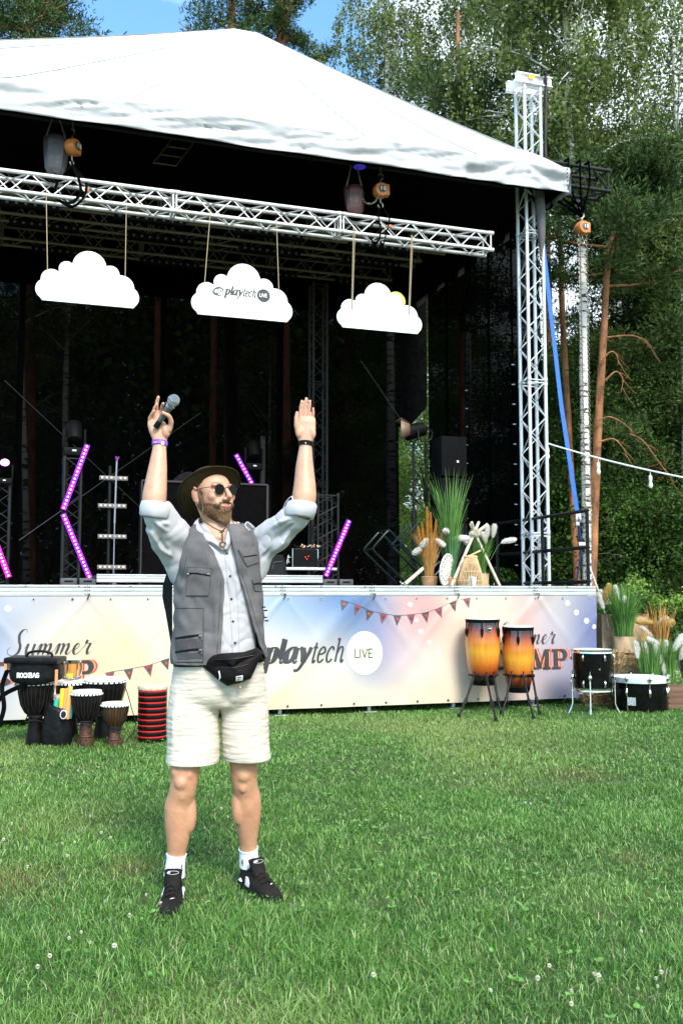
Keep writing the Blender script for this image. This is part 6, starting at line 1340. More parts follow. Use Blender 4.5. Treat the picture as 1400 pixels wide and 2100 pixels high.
root = sthing('spotlight', 'black theatre spotlight with warm-lit barn doors, aimed left, on the lighting stand', 'light', s_, 3.0, DECK+zt+.03); R_ = Ry(-PI/2-.25)
m = MB(); m.lathe([(.06, -.20), (.10, -.17), (.11, -.02), (.12, .08), (.12, .12)], 24, (0, 0, .12), R_); m.build('lamp_body', BLACK_PL, root); m = MB(); m.tube([(.02, -.14, .12), (.02, -.15, -.02), (.02, 0, -.03), (.02, .15, -.02), (.02, .14, .12)], .012, 8); m.tube(spline([(.2, 0, .2), (.30, 0, .12), (.26, 0, -.0), (.1, 0, -.02)], 6), .010, 6); m.build('yoke', BLACK, root)
BD = mat('barn_door', (.20, .13, .09), rough=.5)  # warm lamp light on the doors put into their colour
for y0, z0, dy, dz in ((0, .05, .11, -.10), (0, .22, .11, .06)): m = MB(); m.add([(-.10, -dy, z0-.0), (-.10, dy, z0), (-.24, dy*1.2, z0+dz), (-.24, -dy*1.2, z0+dz)], [(0, 1, 2, 3)]); o = m.build('barn_door', BD, root); o.modifiers.new('s', 'SOLIDIFY').thickness = .003
m = MB(); m.add([(-.10, -.12, .04), (-.10, -.12, .2), (-.26, -.17, .24), (-.26, -.17, -.02)], [(0, 1, 2, 3)]); o = m.build('barn_door', BD, root); o.modifiers.new('s', 'SOLIDIFY').thickness = .003
s_ = stp(874, 1190, 4.2)[0]; root = sthing('thin_pole', 'thin dark pole with a clamp right of the spotlight stand', 'pole', s_, 4.2, DECK); zt = stp(874, 900, 4.2)[1]-DECK; m = MB(); m.tube([(0, 0, 0), (0, 0, zt)], .012, 8); m.build('pole', BLACK, root); m = MB(); m.box((0, 0, zt*.62), (.06, .05, .22), bev=.01); m.box((.03, 0, zt*.66), (.07, .03, .05)); m.build('clamp', BLACK_PL, root)
# square tube frames
FRM = mat('dark_green_tube', (.012, .02, .02), rough=.3, metal=.5)
def frame2(pts, t, depth, label):
    P = [stp(x, y, t) for x, y in pts]; s0 = P[-1][0]; root = sthing('display_frame', label, 'frame', s0, t, DECK, group='black tube frames lying tilted on the deck')
    q = [Vector((a-s0, 0, b-DECK)) for a, b in P]; qq = []
    for i, p in enumerate(q):
        a = q[i-1] if i else None; b = q[i+1] if i < len(q)-1 else None
        if a is None or b is None: qq.append(p)
        else: qq += [p+(a-p).normalized()*.04, p+((a-p).normalized()+(b-p).normalized())*.012, p+(b-p).normalized()*.04]
    m = MB(); m.tube(qq, .016, 8); m.build('front_tube', FRM, root); m = MB(); m.tube([p+Vector((0, depth, 0)) for p in qq], .016, 8); m.build('back_tube', FRM, root)
    for p in q[1:-1]: m = MB(); m.tube([p, p+Vector((0, depth, 0))], .013, 8); m.build('cross_tube', FRM, root)
frame2([(888, 1188), (797, 1086), (762, 1126), (832, 1196)], 2.0, .35, 'larger tilted black tube frame, left one of the pair')
frame2([(858, 1070), (818, 1118), (888, 1183), (920, 1150)], 1.7, .30, 'second tilted black tube frame half behind the dry grass pot')
# wire braces in front of the backdrop
for (a, b, lab) in (((40, 1108), (412, 846), 'taut bracing wire crossing behind the raised microphone'), ((740, 740), (865, 925), 'taut bracing wire running down to the spotlight'), ((10, 780), (330, 1080), 'taut bracing wire crossing the left backdrop')):
    (sa, za), (sb, zb) = stp(*a, 5.9), stp(*b, 5.9); root = sthing('bracing_wire', lab, 'wire', sa, 5.9, za, group='bracing wires before the backdrop'); m = MB(); m.tube([(0, 0, 0), (sb-sa, 0, zb-za)], .007, 5); m.build('wire', mat('wire_grey', (.10, .09, .09), rough=.4, metal=.6), root)
# ================================================================== the man
Y0 = 4.20
def pp(px, py, dy=0.0): return at(px, py, Y0+dy)
def remesh(mb, vox, smooth=6, fac=.5, name='tmp'):
    me = bpy.data.meshes.new(name); me.from_pydata([tuple(v) for v in mb.v], [], mb.f); ob = bpy.data.objects.new(name, me); COL.objects.link(ob)
    r = ob.modifiers.new('r', 'REMESH'); r.mode = 'VOXEL'; r.voxel_size = vox; r.adaptivity = 0
    if smooth: s = ob.modifiers.new('s', 'SMOOTH'); s.iterations = smooth; s.factor = fac
    dg = bpy.context.evaluated_depsgraph_get(); dg.update(); me2 = bpy.data.meshes.new_from_object(ob.evaluated_get(dg)); bpy.data.objects.remove(ob); bpy.data.meshes.remove(me); return me2
def getv(me): a = np.empty(len(me.vertices)*3, dtype=np.float32); me.vertices.foreach_get('co', a); return a.reshape(-1, 3).astype(float)
def getn(me): a = np.empty(len(me.vertices)*3, dtype=np.float32); me.vertex_normals.foreach_get('vector', a); return a.reshape(-1, 3).astype(float)
def setv(me, a): me.vertices.foreach_set('co', a.astype(np.float32).ravel()); me.update()
def addcol(me, c): at_ = me.color_attributes.new('col', 'FLOAT_COLOR', 'POINT'); d = np.ones((len(c), 4), dtype=np.float32); d[:, :3] = c; at_.data.foreach_set('color', d.ravel())
def mesh_obj(name, me, mt, parent, base):
    if base is not None: v = getv(me)-np.array(base); setv(me, v)
    me.polygons.foreach_set('use_smooth', [True]*len(me.polygons)); me.materials.clear(); me.materials.append(mt); me.name = name
    o = bpy.data.objects.new(name, me); COL.objects.link(o)
    if parent is not None: o.parent = parent
    return o
def topx(V):                                                   # world points -> photo pixels
    dx = V[:, 0]; dy = V[:, 1]; dz = V[:, 2]-EYE; w = dy*math.cos(PITCH)+dz*math.sin(PITCH); v = dz*math.cos(PITCH)-dy*math.sin(PITCH)
    return 700+FPX*dx/w, 1050-FPX*v/w
def n3(V, sc, seed=0):                                          # cheap smooth 3-d noise
    out = np.zeros(len(V)); r = np.random.default_rng(seed)
    for k in range(7):
        d = r.normal(size=3); d /= np.linalg.norm(d); out += np.sin(V@d*sc*(1+.35*k)+r.uniform(0, 6.3)+1.7*np.sin(V@r.normal(size=3)*sc*.45+k))
    return out/7**.5
def lofts(m, secs, n=40, p=2.3, yaw=0):
    """horizontal super-ellipse rings: (centre, rx, ry)"""
    vs = []
    for (c, rx, ry) in secs:
        for j in range(n):
            a = 2*PI*j/n; x = math.cos(a); y = math.sin(a); q = (abs(x)**p+abs(y)**p)**(-1/p); v = Vector((x*q*rx, y*q*ry, 0)); v.rotate(Euler((0, 0, yaw))); vs.append(Vector(c)+v)
    k = len(secs); m.add(vs, [(i*n+j, i*n+(j+1) % n, (i+1)*n+(j+1) % n, (i+1)*n+j) for i in range(k-1) for j in range(n)]+[tuple(range(n))[::-1], tuple((k-1)*n+j for j in range(n))])
BASE = Vector((pp(450, 1850).x, Y0, 0))
# ---- joints measured in the photograph
shL, elL, wrL = pp(380, 1106, .0), pp(317, 1046, -.19), pp(328, 910, -.13)
shR, elR, wrR = pp(527, 1104, .02), pp(619, 1044, -.15), pp(627, 913, -.10)
hipL, knL, anL = pp(400, 1405, .0), pp(377, 1607, -.055), pp(360, 1772, -.03)
hipR, knR, anR = pp(497, 1402, .02), pp(500, 1592, .05), pp(510, 1752, .13)
HC = pp(437, 1016.5, -.01); YAW = math.radians(43); HS = 1.03
HR = Matrix.Rotation(YAW, 3, 'Z') @ Matrix.Rotation(math.radians(-1), 3, 'Y') @ Matrix.Rotation(math.radians(-4), 3, 'X')
def hd(x, y, z): return HC + HR @ (Vector((x, y, z))*HS)             # head space: -y is the way the face looks, +x the picture's right

b = MB()
# torso
TS = [(pp(450, 1425, .01), .150, .105), (pp(449, 1390, .01), .168, .115), (pp(449, 1340, .0), .158, .112), (pp(449, 1280, 0), .155, .112), (pp(449, 1210, 0), .166, .120), (pp(450, 1150, .0), .172, .122), (pp(452, 1110, .0), .160, .100), (pp(453, 1088, .01), .115, .078), (pp(452, 1070, .015), .075, .070)]
lofts(b, TS, yaw=.12)
b.ell(pp(420, 1160, -.075), (.075, .05, .06)); b.ell(pp(488, 1160, -.065), (.075, .05, .06))
# neck
b.tube([pp(453, 1110, .02), pp(447, 1075, .01), hd(0, .012, -.06), hd(0, .02, -.01)], [.075, .060, .058, .060], 24)
b.tube([pp(478, 1102, -.045), pp(474, 1080, -.02), hd(.052, .0, -.055)], [.016, .018, .014], 10); b.tube([pp(447, 1108, -.065), pp(432, 1085, -.02), hd(-.056, .02, -.05)], [.014, .019, .015], 10)
# arms
def limb(m, pts, rs, n=20):
    P = spline(pts, 5); R_ = [float(np.interp(i/(len(P)-1), np.linspace(0, 1, len(rs)), rs)) for i in range(len(P))]; m.tube(P, R_, n)
dn = Vector((0, 0, -.028)); b.ell(shL+dn, (.058, .055, .055)); b.ell(shR+dn, (.058, .055, .055))
limb(b, [shL+dn, shL.lerp(elL, .5)+dn*.8, elL], [.052, .050, .049, .046, .043])
limb(b, [shR+dn, shR.lerp(elR, .5)+dn*.8, elR], [.052, .050, .048, .046, .043])
faL = [elL+Vector((0, .01, -.02)), elL.lerp(wrL, .14)+Vector((-.004, 0, 0)), elL.lerp(wrL, .35)+Vector((-.003, 0, 0)), elL.lerp(wrL, .7), wrL]; faR = [elR+Vector((0, .01, -.02)), elR.lerp(wrR, .14)+Vector((.006, 0, 0)), elR.lerp(wrR, .35)+Vector((.006, 0, 0)), elR.lerp(wrR, .7), wrR]
limb(b, faL, [.040, .050, .052, .049, .042, .034, .028]); limb(b, faR, [.040, .051, .053, .049, .042, .034, .028])
# hands
def fing(m, pts, r0, r1): P = spline(pts, 4); m.tube(P, [lerp(r0, r1, i/(len(P)-1))*(1+.06*math.sin(i*1.57)) for i in range(len(P))], 12); m.ell(P[-1], (r1, r1, r1*1.1), n=10, k=6)
# his left hand (picture right): open palm to the camera, fingers up
hy = -.10
pc = lambda x, y, d=0: pp(x, y, hy+d)
lofts(b, [(pc(627, 918), .028, .020), (pc(627, 905), .031, .021), (pc(627, 893), .040, .020), (pc(627, 878), .043, .017), (pc(628, 864), .041, .014), (pc(629, 856, .003), .036, .011)], n=24, p=2.6)
b.ell(pc(614, 887, -.012), (.018, .015, .026)); b.ell(pc(641, 888, -.008), (.014, .014, .028))
for (x0, y0, x1, y1, x2, y2, r) in ((615.5, 858, 616.5, 838, 619, 821, .0088), (624, 855, 625.5, 833, 628, 816, .0092), (632.5, 857, 634, 836, 635.5, 821, .0088), (640.5, 864, 642, 850, 642, 836, .0078)):
    fing(b, [pc(x0, y0+6, .002), pc(x0, y0, .002), pc(x1, y1, -.003), pc(x2, y2+2, -.010)], r*1.06, r*.78)
fing(b, [pc(613, 893, -.012), pc(608.5, 876, -.020), pc(607.5, 860, -.024), pc(609, 847, -.026)], .0125, .0080)
# his right hand (picture left): holds the microphone across the palm
hy2 = -.13
pl_ = lambda x, y, d=0: pp(x, y, hy2+d)
lofts(b, [(pl_(328, 916), .028, .021), (pl_(328, 902), .031, .022), (pl_(327, 888), .042, .021), (pl_(324, 874), .044, .018), (pl_(320, 864, .004), .036, .014)], n=24, p=2.6)
b.ell(pl_(341, 884, -.012), (.020, .018, .030)); b.ell(pl_(313, 882, -.004), (.014, .016, .026))
fing(b, [pl_(330, 862, .004), pl_(331, 846, .004), pl_(332, 836, -.010), pl_(335, 828, -.030)], .0092, .0072)
fing(b, [pl_(322, 862, .005), pl_(321, 840, .004), pl_(322, 826, -.006), pl_(325, 815, -.016)], .0094, .0074)
fing(b, [pl_(314, 866, .004), pl_(314, 850, .0), pl_(317, 838, -.012), pl_(322, 830, -.020)], .0090, .0070)
fing(b, [pl_(308, 872, .003), pl_(307, 860, -.004), pl_(311, 850, -.016), pl_(317, 843, -.026)], .0080, .0064)
fing(b, [pl_(346, 884, -.016), pl_(351, 868, -.028), pl_(347, 854, -.046), pl_(335, 847, -.056)], .0125, .0085)
# legs
limb(b, [hipL, hipL.lerp(knL, .5)+Vector((-.006, 0, 0)), knL, knL.lerp(anL, .3)+Vector((-.012, .014, 0)), knL.lerp(anL, .7)+Vector((-.002, .006, 0)), anL], [.092, .086, .078, .067, .058, .056, .0635, .060, .049, .040, .037], 24)
limb(b, [hipR, hipR.lerp(knR, .5)+Vector((.006, 0, 0)), knR, knR.lerp(anR, .3)+Vector((.006, .014, 0)), knR.lerp(anR, .7)+Vector((.002, .006, 0)), anR], [.092, .086, .078, .067, .058, .056, .063, .060, .048, .039, .036], 24)
for kn, s_ in ((knL, -1), (knR, 1)):
    b.ell(kn+Vector((.004*s_, -.046, .012)), (.030, .024, .032)); b.ell(kn+Vector((.0, -.040, -.040)), (.018, .016, .026)); b.ell(kn+Vector((.030*s_, -.030, .055)), (.020, .024, .032)); b.ell(kn+Vector((-.028*s_, -.034, .045)), (.020, .024, .030)); b.ell(kn+Vector((-.026*s_, .014, -.13)), (.030, .036, .085)); b.ell(kn+Vector((.024*s_, .012, -.11)), (.028, .036, .080)); b.ell(kn+Vector((.030*s_, -.012, .03)), (.022, .03, .04)); b.ell(kn+Vector((-.034*s_, -.01, .04)), (.020, .03, .04))
# feet (inside the shoes)
b.tube([anL, anL+Vector((-.005, .0, -.07)), anL+Vector((-.01, -.13, -.115))], [.036, .032, .022], 14); b.tube([anR, anR+Vector((.0, .01, -.07)), anR+Vector((.08, -.10, -.115))], [.035, .031, .022], 14)
# head
def hell(c, r, R=None): b.ell(hd(*c), tuple(q*HS for q in r), HR if R is None else HR@R, n=24, k=14)
hell((0, .012, .029), (.077, .096, .080)); hell((0, -.030, -.012), (.066, .062, .086)); hell((0, -.036, -.070), (.052, .052, .044)); hell((0, -.070, -.098), (.026, .024, .020))
for s_ in (-1, 1):
    hell((s_*.043, -.062, -.014), (.025, .022, .022)); hell((s_*.047, -.018, -.066), (.018, .040, .030)); hell((s_*.034, -.076, .032), (.028, .016, .010))
    hell((s_*.012, -.101, -.029), (.0095, .011, .009)); hell((s_*.030, -.078, -.046), (.017, .014, .020)); hell((s_*.062, .01, -.02), (.018, .03, .04))
    hell((s_*.079, .012, .002), (.0075, .019, .031), Rz(s_*-.35)@Rx(-.12))
    e = [hd(s_*(.084+.004*math.sin(q)), .014+.019*math.cos(q), .003+.031*math.sin(q)) for q in [-1.9+4.4*i/14 for i in range(15)]]; b.tube(e, .0046, 8)
    hell((s_*.078, .004, -.026), (.006, .007, .010))
hell((0, -.082, .034), (.040, .014, .012)); b.tube([hd(0, -.088, .028), hd(0, -.104, .004), hd(0, -.119, -.019), hd(0, -.117, -.026)], [.0085, .0095, .0125, .0110], 14); hell((0, -.108, -.030), (.006, .008, .005))
hell((0, -.0925, -.0525), (.025, .0065, .0042)); hell((0, -.0918, -.0610), (.021, .0070, .0050)); hell((0, -.0885, -.056), (.031, .008, .010)); hell((0, -.085, -.082), (.020, .014, .012))
def lap(me, V, w, it, lam=.5):                                   # masked smoothing
    e = np.empty(len(me.edges)*2, dtype=np.int32); me.edges.foreach_get('vertices', e); e = e.reshape(-1, 2); n = len(V)
    cnt = np.bincount(e.ravel(), minlength=n)[:, None]+1e-9
    for _ in range(it):
        S = np.stack([np.bincount(e[:, 0], V[e[:, 1], k], n)+np.bincount(e[:, 1], V[e[:, 0], k], n) for k in range(3)], 1)/cnt
        V = V+(S-V)*(w*lam)[:, None]
    return V
me = remesh(b, .0030, 4, .5)
V = getv(me); Hl = (V-np.array(HC))@np.array(HR)/HS; x, y, z = Hl[:, 0], Hl[:, 1], Hl[:, 2]; px_, py_ = topx(V)
hm = ((np.abs(x) < .12) & (np.abs(y) < .14) & (z > -.15) & (z < .15))*1.0
det = np.clip(np.exp(-(x/.030)**2-((z+.028)/.045)**2)*(y < -.085)*1.6, 0, 1); ear = ((np.abs(x) > .074) & (np.abs(z) < .045))*1.0
wh = hm*(1-.93*det)*(1-.85*ear); hands = ((py_ < 905) & ((px_ < 360) | (px_ > 595)))*1.0
V = lap(me, V, wh, 26); V = lap(me, V, (1-hm)*(1-hands)*np.where(V[:, 2] < .8, .85, 1), 30); V = lap(me, V, hm*(1-ear), 3)
setv(me, V); nrm = getn(me)
# skin colour: warm ears, knees, knuckles; brown beard and mown hair are pigment
base = np.array([.56, .315, .20]); C_ = np.tile(base, (len(V), 1))
Hl = (V-np.array(HC))@np.array(HR)/HS                                # head space of each vertex
x, y, z = Hl[:, 0], Hl[:, 1], Hl[:, 2]; ishead = (np.abs(x) < .12) & (np.abs(y) < .14) & (z > -.15) & (z < .15)
def tint(mask, col, k):
    global C_; C_ = C_*(1-(mask*k)[:, None])+np.array(col)*(mask*k)[:, None]
sg = lambda v, a, w_: 1/(1+np.exp(-(v-a)/w_))
px_, py_ = topx(V)
tint(ishead*np.exp(-((np.abs(x)-.05)/.025)**2-((z+.018)/.025)**2)*(y < -.03), (.62, .27, .19), .45); tint(ishead*np.exp(-(x/.016)**2-((z+.022)/.018)**2)*(y < -.09), (.62, .25, .18), .5)
tint(ishead*(np.abs(x) > .073)*np.exp(-((z)/.04)**2)*(np.abs(y-.01) < .04), (.60, .24, .18), .55)
for kn in (knL, knR): d2 = ((V-np.array(kn))**2).sum(1); tint(np.exp(-d2/.045**2), (.52, .21, .14), .5)
for w_ in ((632, 862), (615, 890), (640, 890), (320, 865), (343, 884)): tint(np.exp(-((px_-w_[0])/9)**2-((py_-w_[1])/9)**2)*(V[:, 1] < 4.3), (.62, .28, .21), .4)
tint(((py_ < 852) & (px_ < 660))*1.0, (.60, .29, .22), .35)
legs = (V[:, 2] < .75)*1.0; tint(legs, (.50, .245, .135), .75)
hairn = (n3(V*np.array([3, 3, .7]), 170, 3)+n3(V, 420, 4)*.6); tint(legs*np.clip(hairn-.5, 0, 1)*.6, (.22, .12, .08), .28); arm = ((py_ < 1060) & (py_ > 915) & ((px_ < 352) | (px_ > 590)))*1.0; tint(arm*np.clip(hairn-.7, 0, 1)*.5, (.25, .14, .09), .4)
C_ *= (1+.05*n3(V, 28, 8)+.04*n3(V, 110, 9))[:, None]; C_[:, 1:] *= (1-.05*np.clip(n3(V, 45, 12), -1, 1))[:, None]
# beard region in head space
ax_ = np.abs(x); jaw = -.030-.62*np.clip((-y-.0), 0, .11)*1.0+.04*np.clip(.02-y, 0, .03)
bm1 = sg(-.048-z+.35*np.clip(ax_-.045, 0, .03)*1.6, 0, .004)*sg(-y, -.012, .004)
lipz = ((ax_ < .027) & (z > -.068) & (z < -.047+.15*ax_) & (y < -.07))*1.0
must = np.exp(-((z+.0415+.10*ax_)/.0052)**2)*(ax_ < .034)*(y < -.08)
side = sg(.030-z, .0, .010)*np.exp(-((y+.012)/.017)**2)*(ax_ > .055)*.7
beard = np.clip(np.maximum(np.maximum(bm1*(1-lipz), must*.9), side), 0, 1)*ishead; beard *= (z > -.135)*(ax_ < .078)*((z > -.085) | (ax_ < .056))*sg(.028-y, 0, .006)*sg(z, -.118+.9*np.clip(y+.045, 0, .1), .003)
cheek = np.exp(-((ax_-.022)/.020)**2-((z+.080)/.010)**2)*(y < -.06); beard *= (1-.55*cheek*(z > -.088))
tint(beard, (.16, .078, .040), .75)
tint(ishead*sg(z, .045, .012)*sg(y, -.045+.02, .012), (.22, .13, .09), .55)
lips = ishead*np.exp(-((z+.0530-.10*ax_)/.0040)**2-(x/.024)**2)*(y < -.088)+ishead*np.exp(-((z+.0618-.10*ax_)/.0046)**2-(x/.020)**2)*(y < -.085); tint(np.clip(lips*1.4, 0, 1), (.40, .12, .10), .85)
tint(ishead*np.exp(-((z+.0578-.14*x*x/.03)/.0017)**2)*(ax_ < .025)*(y < -.085), (.66, .50, .44), .35)
tint(ishead*np.exp(-((z-.037-.08*ax_)/.0045)**2)*np.exp(-((ax_-.034)/.018)**2)*(y < -.06), (.12, .06, .035), .75)
addcol(me, np.clip(C_, 0, 1))
SKINM = mat('skin', (1, 1, 1), rough=.46, var=.03, attr='col', bump=.12, bs=260, sss=.12)
man = mesh_obj('person', me, SKINM, None, BASE); man.location = BASE
meta(man, 'bearded man in brimmed hat, sunglasses and grey vest, both arms raised, holding a microphone', 'person')
BVH = BVHTree.FromObject(man, bpy.context.evaluated_depsgraph_get())

# ---- beard hair, short strokes standing out of the skin
idx = np.where((beard > .45) & (nrm[:, 2] > -2))[0]; rb_ = np.random.default_rng(2); pick = rb_.choice(idx, size=min(9000, len(idx)*4), replace=True)
Pb = V[pick]+rb_.normal(size=(len(pick), 3))*.0012; hy_ = Hl[pick]; chin = np.clip((-hy_[:, 2]-.07)/.05, 0, 1)*np.clip((-hy_[:, 1]-.03)/.05, 0, 1); L_ = .002+.018*chin+.002*rb_.random(len(pick)); 
down = np.array(HR@Vector((0, -.25, -1))); dirs = nrm[pick]*.55+down[None, :]*(.6+.9*chin)[:, None]+rb_.normal(size=(len(pick), 3))*.20; dirs /= np.linalg.norm(dirs, axis=1)[:, None]
sd = np.cross(dirs, rb_.normal(size=(len(pick), 3))); sd /= np.linalg.norm(sd, axis=1)[:, None]; w_ = .0011
VV = np.stack([Pb-sd*w_, Pb+sd*w_, Pb+dirs*L_[:, None]+sd*w_*.4, Pb+dirs*L_[:, None]-sd*w_*.4], 1).reshape(-1, 3); FF = (np.arange(len(pick))*4)[:, None]+np.array([[0, 1, 2, 3]])
gold = np.clip(chin*.9+rb_.normal(size=len(pick))*.15, 0, 1)[:, None]; cb = np.array([.15, .075, .038])*(1-gold)+np.array([.46, .29, .15])*gold
arr_mesh('beard', VV, None, FF, np.repeat(cb, 4, 0), mat('beard_hair', (1, 1, 1), rough=.5, var=.1, attr='col', trans=.1), man, off=BASE)

# ---- hat
OLV = mat('olive_felt', (.026, .018, .006), rough=.9, var=.15, vs=30, bump=.2, bs=300, spec=.2)
HO = hd(.002, .015, .013); HT = HR @ Rx(math.radians(-44))@Ry(math.radians(6))
def hatp(x, y, z): return HO + HT @ Vector((x, y, z))
m = MB(); nb = 72
def brim(u, v):
    a = 2*PI*u; r_ = lerp(.086, .152, v)*(1+.0*math.cos(a)); lift = .030*v**1.6*(abs(math.cos(a))**1.5)-.012*v*v*math.sin(a)*-1
    return hatp(r_*.93*math.cos(a), r_*1.0*math.sin(a), lift+.002*math.sin(3*a)*v)
m.grid(None, nb, 8, brim); o = m.build('hat', OLV, man, off=BASE, auto=60); o.modifiers.new('s', 'SOLIDIFY').thickness = .004; HAT = o
m = MB(); m.tube([brim(i/72, 1.0) for i in range(73)], .0030, 6, caps=False); m.build('brim_edge', OLV, HAT, off=BASE)
m = MB(); prof = [(.0875, -.006), (.090, .0), (.095, .02), (.096, .045), (.092, .070), (.080, .090), (.050, .100), (.002, .100)]; n = 40
m.add([hatp(r_*math.cos(2*PI*j/n), r_*1.06*math.sin(2*PI*j/n), z) for r_, z in prof for j in range(n)], [(i*n+j, i*n+(j+1) % n, (i+1)*n+(j+1) % n, (i+1)*n+j) for i in range(len(prof)-1) for j in range(n)]); o = m.build('crown', OLV, HAT, off=BASE, auto=60); 
m = MB(); 
m.tube([hatp(.0935*math.cos(2*PI*j/40), .099*math.sin(2*PI*j/40), .010) for j in range(41)], .006, 8, caps=False); m.build('hat_band', mat('dark_band', (.015, .011, .006), rough=.8), HAT, off=BASE)
CORDM = mat('olive_cord', (.085, .062, .030), rough=.8)
kn_ = pp(455, 1090, -.125); m = MB()
m.tube(spline([hd(-.082, -.004, .028), hd(-.082, -.020, -.010), hd(-.074, -.026, -.050), pp(416, 1064, -.10), pp(435, 1080, -.125), kn_], 6), .0032, 6); m.tube(spline([hd(.080, -.0, .02), hd(.074, -.026, -.040), hd(.050, -.05, -.105), pp(467, 1078, -.13), kn_], 6), .0030, 6)
m.tube(spline([kn_, pp(456, 1103, -.135), pp(457, 1113, -.140)], 4), .0040, 6); m.ell(kn_, (.008, .007, .007)); m.tube([kn_+Vector((-.012, 0, -.004)), kn_+Vector((.012, 0, .002))], .003, 6)
q = [pp(457, 1117, -.142)+Vector((.013*math.cos(a), 0, .010*math.sin(a))) for a in [2*PI*i/16 for i in range(17)]]; m.tube(q, .0035, 6, caps=False); m.build('chin_cord', CORDM, HAT, off=BASE)
# ---- sunglasses
LENS = mat('dark_lens_glass', (.006, .004, .004), rough=.12); WIRE = mat('dark_wire', (.03, .02, .018), rough=.25, metal=.7)
m = MB(); sgl = None
for s_ in (-1, 1):
    c = Vector((s_*.034, -.1005+.004, .012)); Rl = Rz(s_*.16)@Rx(PI/2+.10); vs = []
    m.add([hd(*(c+Rl@Vector((.0212*math.cos(2*PI*j/28), .0212*math.sin(2*PI*j/28), zz)))) for zz in (-.0008, .0008) for j in range(28)], [tuple(range(28))[::-1], tuple(range(28, 56))]+[(j, (j+1) % 28, (j+1) % 28+28, j+28) for j in range(28)])
GLS = m.build('sunglasses', LENS, man, off=BASE, smooth=False)
m = MB()
for s_ in (-1, 1):
    c = Vector((s_*.034, -.0965, .012)); Rl = Rz(s_*.16)@Rx(PI/2+.10); m.tube([hd(*(c+Rl@Vector((0.0216*math.cos(2*PI*j/28), .0216*math.sin(2*PI*j/28), 0)))) for j in range(29)], .0014, 6, caps=False)
    m.tube(spline([hd(s_*.057, -.091, .020), hd(s_*.066, -.082, .022), hd(s_*.080, -.045, .022), hd(s_*.0835, .0, .020), hd(s_*.082, .022, .012), hd(s_*.080, .03, -.005)], 4), .0014, 6)
m.tube(spline([hd(-.011, -.100, .016), hd(0, -.104, .021), hd(.011, -.100, .016)], 5), .0014, 6); m.build('glasses_frame', WIRE, GLS, off=BASE)

# ---- wristbands
def band(name, wr, el, mt, r0, w, up=.0, mark=None):
    d = (wr-el).normalized(); c = wr+d*up; a = d.orthogonal().normalized(); b_ = d.cross(a); m = MB(); n = 32; vs = []
    for (h, r_) in ((-w/2, r0), (-w/2, r0+.003), (w/2, r0+.003), (w/2, r0)): vs += [c+d*h+(a*math.cos(2*PI*j/n)+b_*math.sin(2*PI*j/n))*r_ for j in range(n)]
    m.add(vs, [(i*n+j, i*n+(j+1) % n, ((i+1) % 4)*n+(j+1) % n, ((i+1) % 4)*n+j) for i in range(4) for j in range(n)]); o = m.build(name, mt, man, off=BASE)
    return o, c
o, c = band('wristband', wrL, elL, mat('purple_band', (.22, .06, .52), rough=.5), .0305, .020, -.0)
m = MB(); m.box(c+Vector((.018, -.029, -.001)), (.013, .004, .015), Rz(.5), bev=.002); m.build('clasp', mat('band_white', (.8, .8, .85)), o, off=BASE)
m = MB(); m.box(c+Vector((-.012, -.032, .002)), (.018, .002, .004), Rz(-.4)); m.build('print', mat('band_print', (.6, .5, .75)), o, off=BASE)
o, c = band('wristband', wrR, elR, BLACK_PL, .0305, .018, .004)
m = MB(); m.ell(c+Vector((0, -.034, 0)), (.003, .002, .003)); m.build('stud', CHROME, o, off=BASE)

# ---- microphone (held, so a thing of its own)
mb0 = pl_(319, 877, -.032); mb1 = pl_(353, 826, -.050); ax = (mb1-mb0); Lm = ax.length; ax.normalize(); mic = thing('microphone', 'dark handheld microphone with a silver mesh head in the raised hand', 'microphone', mb0)
m = MB(); m.tube([(0, 0, 0), ax*.006, ax*.03, ax*.032], [.0115, .0125, .0125, .0115], 20); m.build('end_cap', BLACK_PL, mic)
m = MB(); m.tube([ax*.032, ax*(Lm*.55), ax*(Lm*.80)], [.0115, .0140, .0165], 20); m.build('handle', mat('mic_grey', (.10, .11, .12), rough=.3, metal=.6), mic)
m = MB(); m.tube([ax*(Lm*.80), ax*(Lm*.88), ax*(Lm*.90)], [.0165, .0185, .024], 20); m.build('collar', mat('mic_silver', (.45, .46, .48), rough=.25, metal=.8), mic)
m = MB(); Rm = ax.to_track_quat('Z', 'Y').to_matrix(); m.ell(ax*(Lm+.012), (.0255, .0255, .0270), Rm, n=24, k=14); m.build('grille', mat('mic_mesh', (.42, .47, .50), rough=.35, metal=.7, bump=1, bs=900), mic)
m = MB(); m.tube([ax*(Lm+.010)+Rm@Vector((.026*math.cos(q), .026*math.sin(q), 0)) for q in [2*PI*i/28 for i in range(29)]], .0022, 6, caps=False); m.build('grille_band', mat('mic_silver', (.45, .46, .48)), mic)
# ================================================================== clothes of the man
def pline(pts, y): return np.interp(y, [p[1] for p in pts], [p[0] for p in pts])
SHM = mat('pale_linen', (.46, .455, .475), rough=.75, var=.05, vs=8, bump=.25, bs=420, sheen=.2)
VSM = mat('grey_cotton_twill', (.108, .102, .104), rough=.85, var=.30, vs=9, bump=.35, bs=520)
VSD = mat('grey_cotton_seam', (.06, .056, .058), rough=.9, var=.2, vs=120)
def folds(V, specs):                                            # long soft creases: (point, direction, width, height)
    d = np.zeros(len(V))
    for (p, q, w, h) in specs:
        p = np.array(p); q = np.array(q); t = np.clip(((V-p)@(q-p))/((q-p)@(q-p)), 0, 1); r = np.linalg.norm(V-(p+np.outer(t, q-p)), axis=1); d += h*np.exp(-(r/w)**2)*np.sin(PI*(.12+.82*t))
    return d
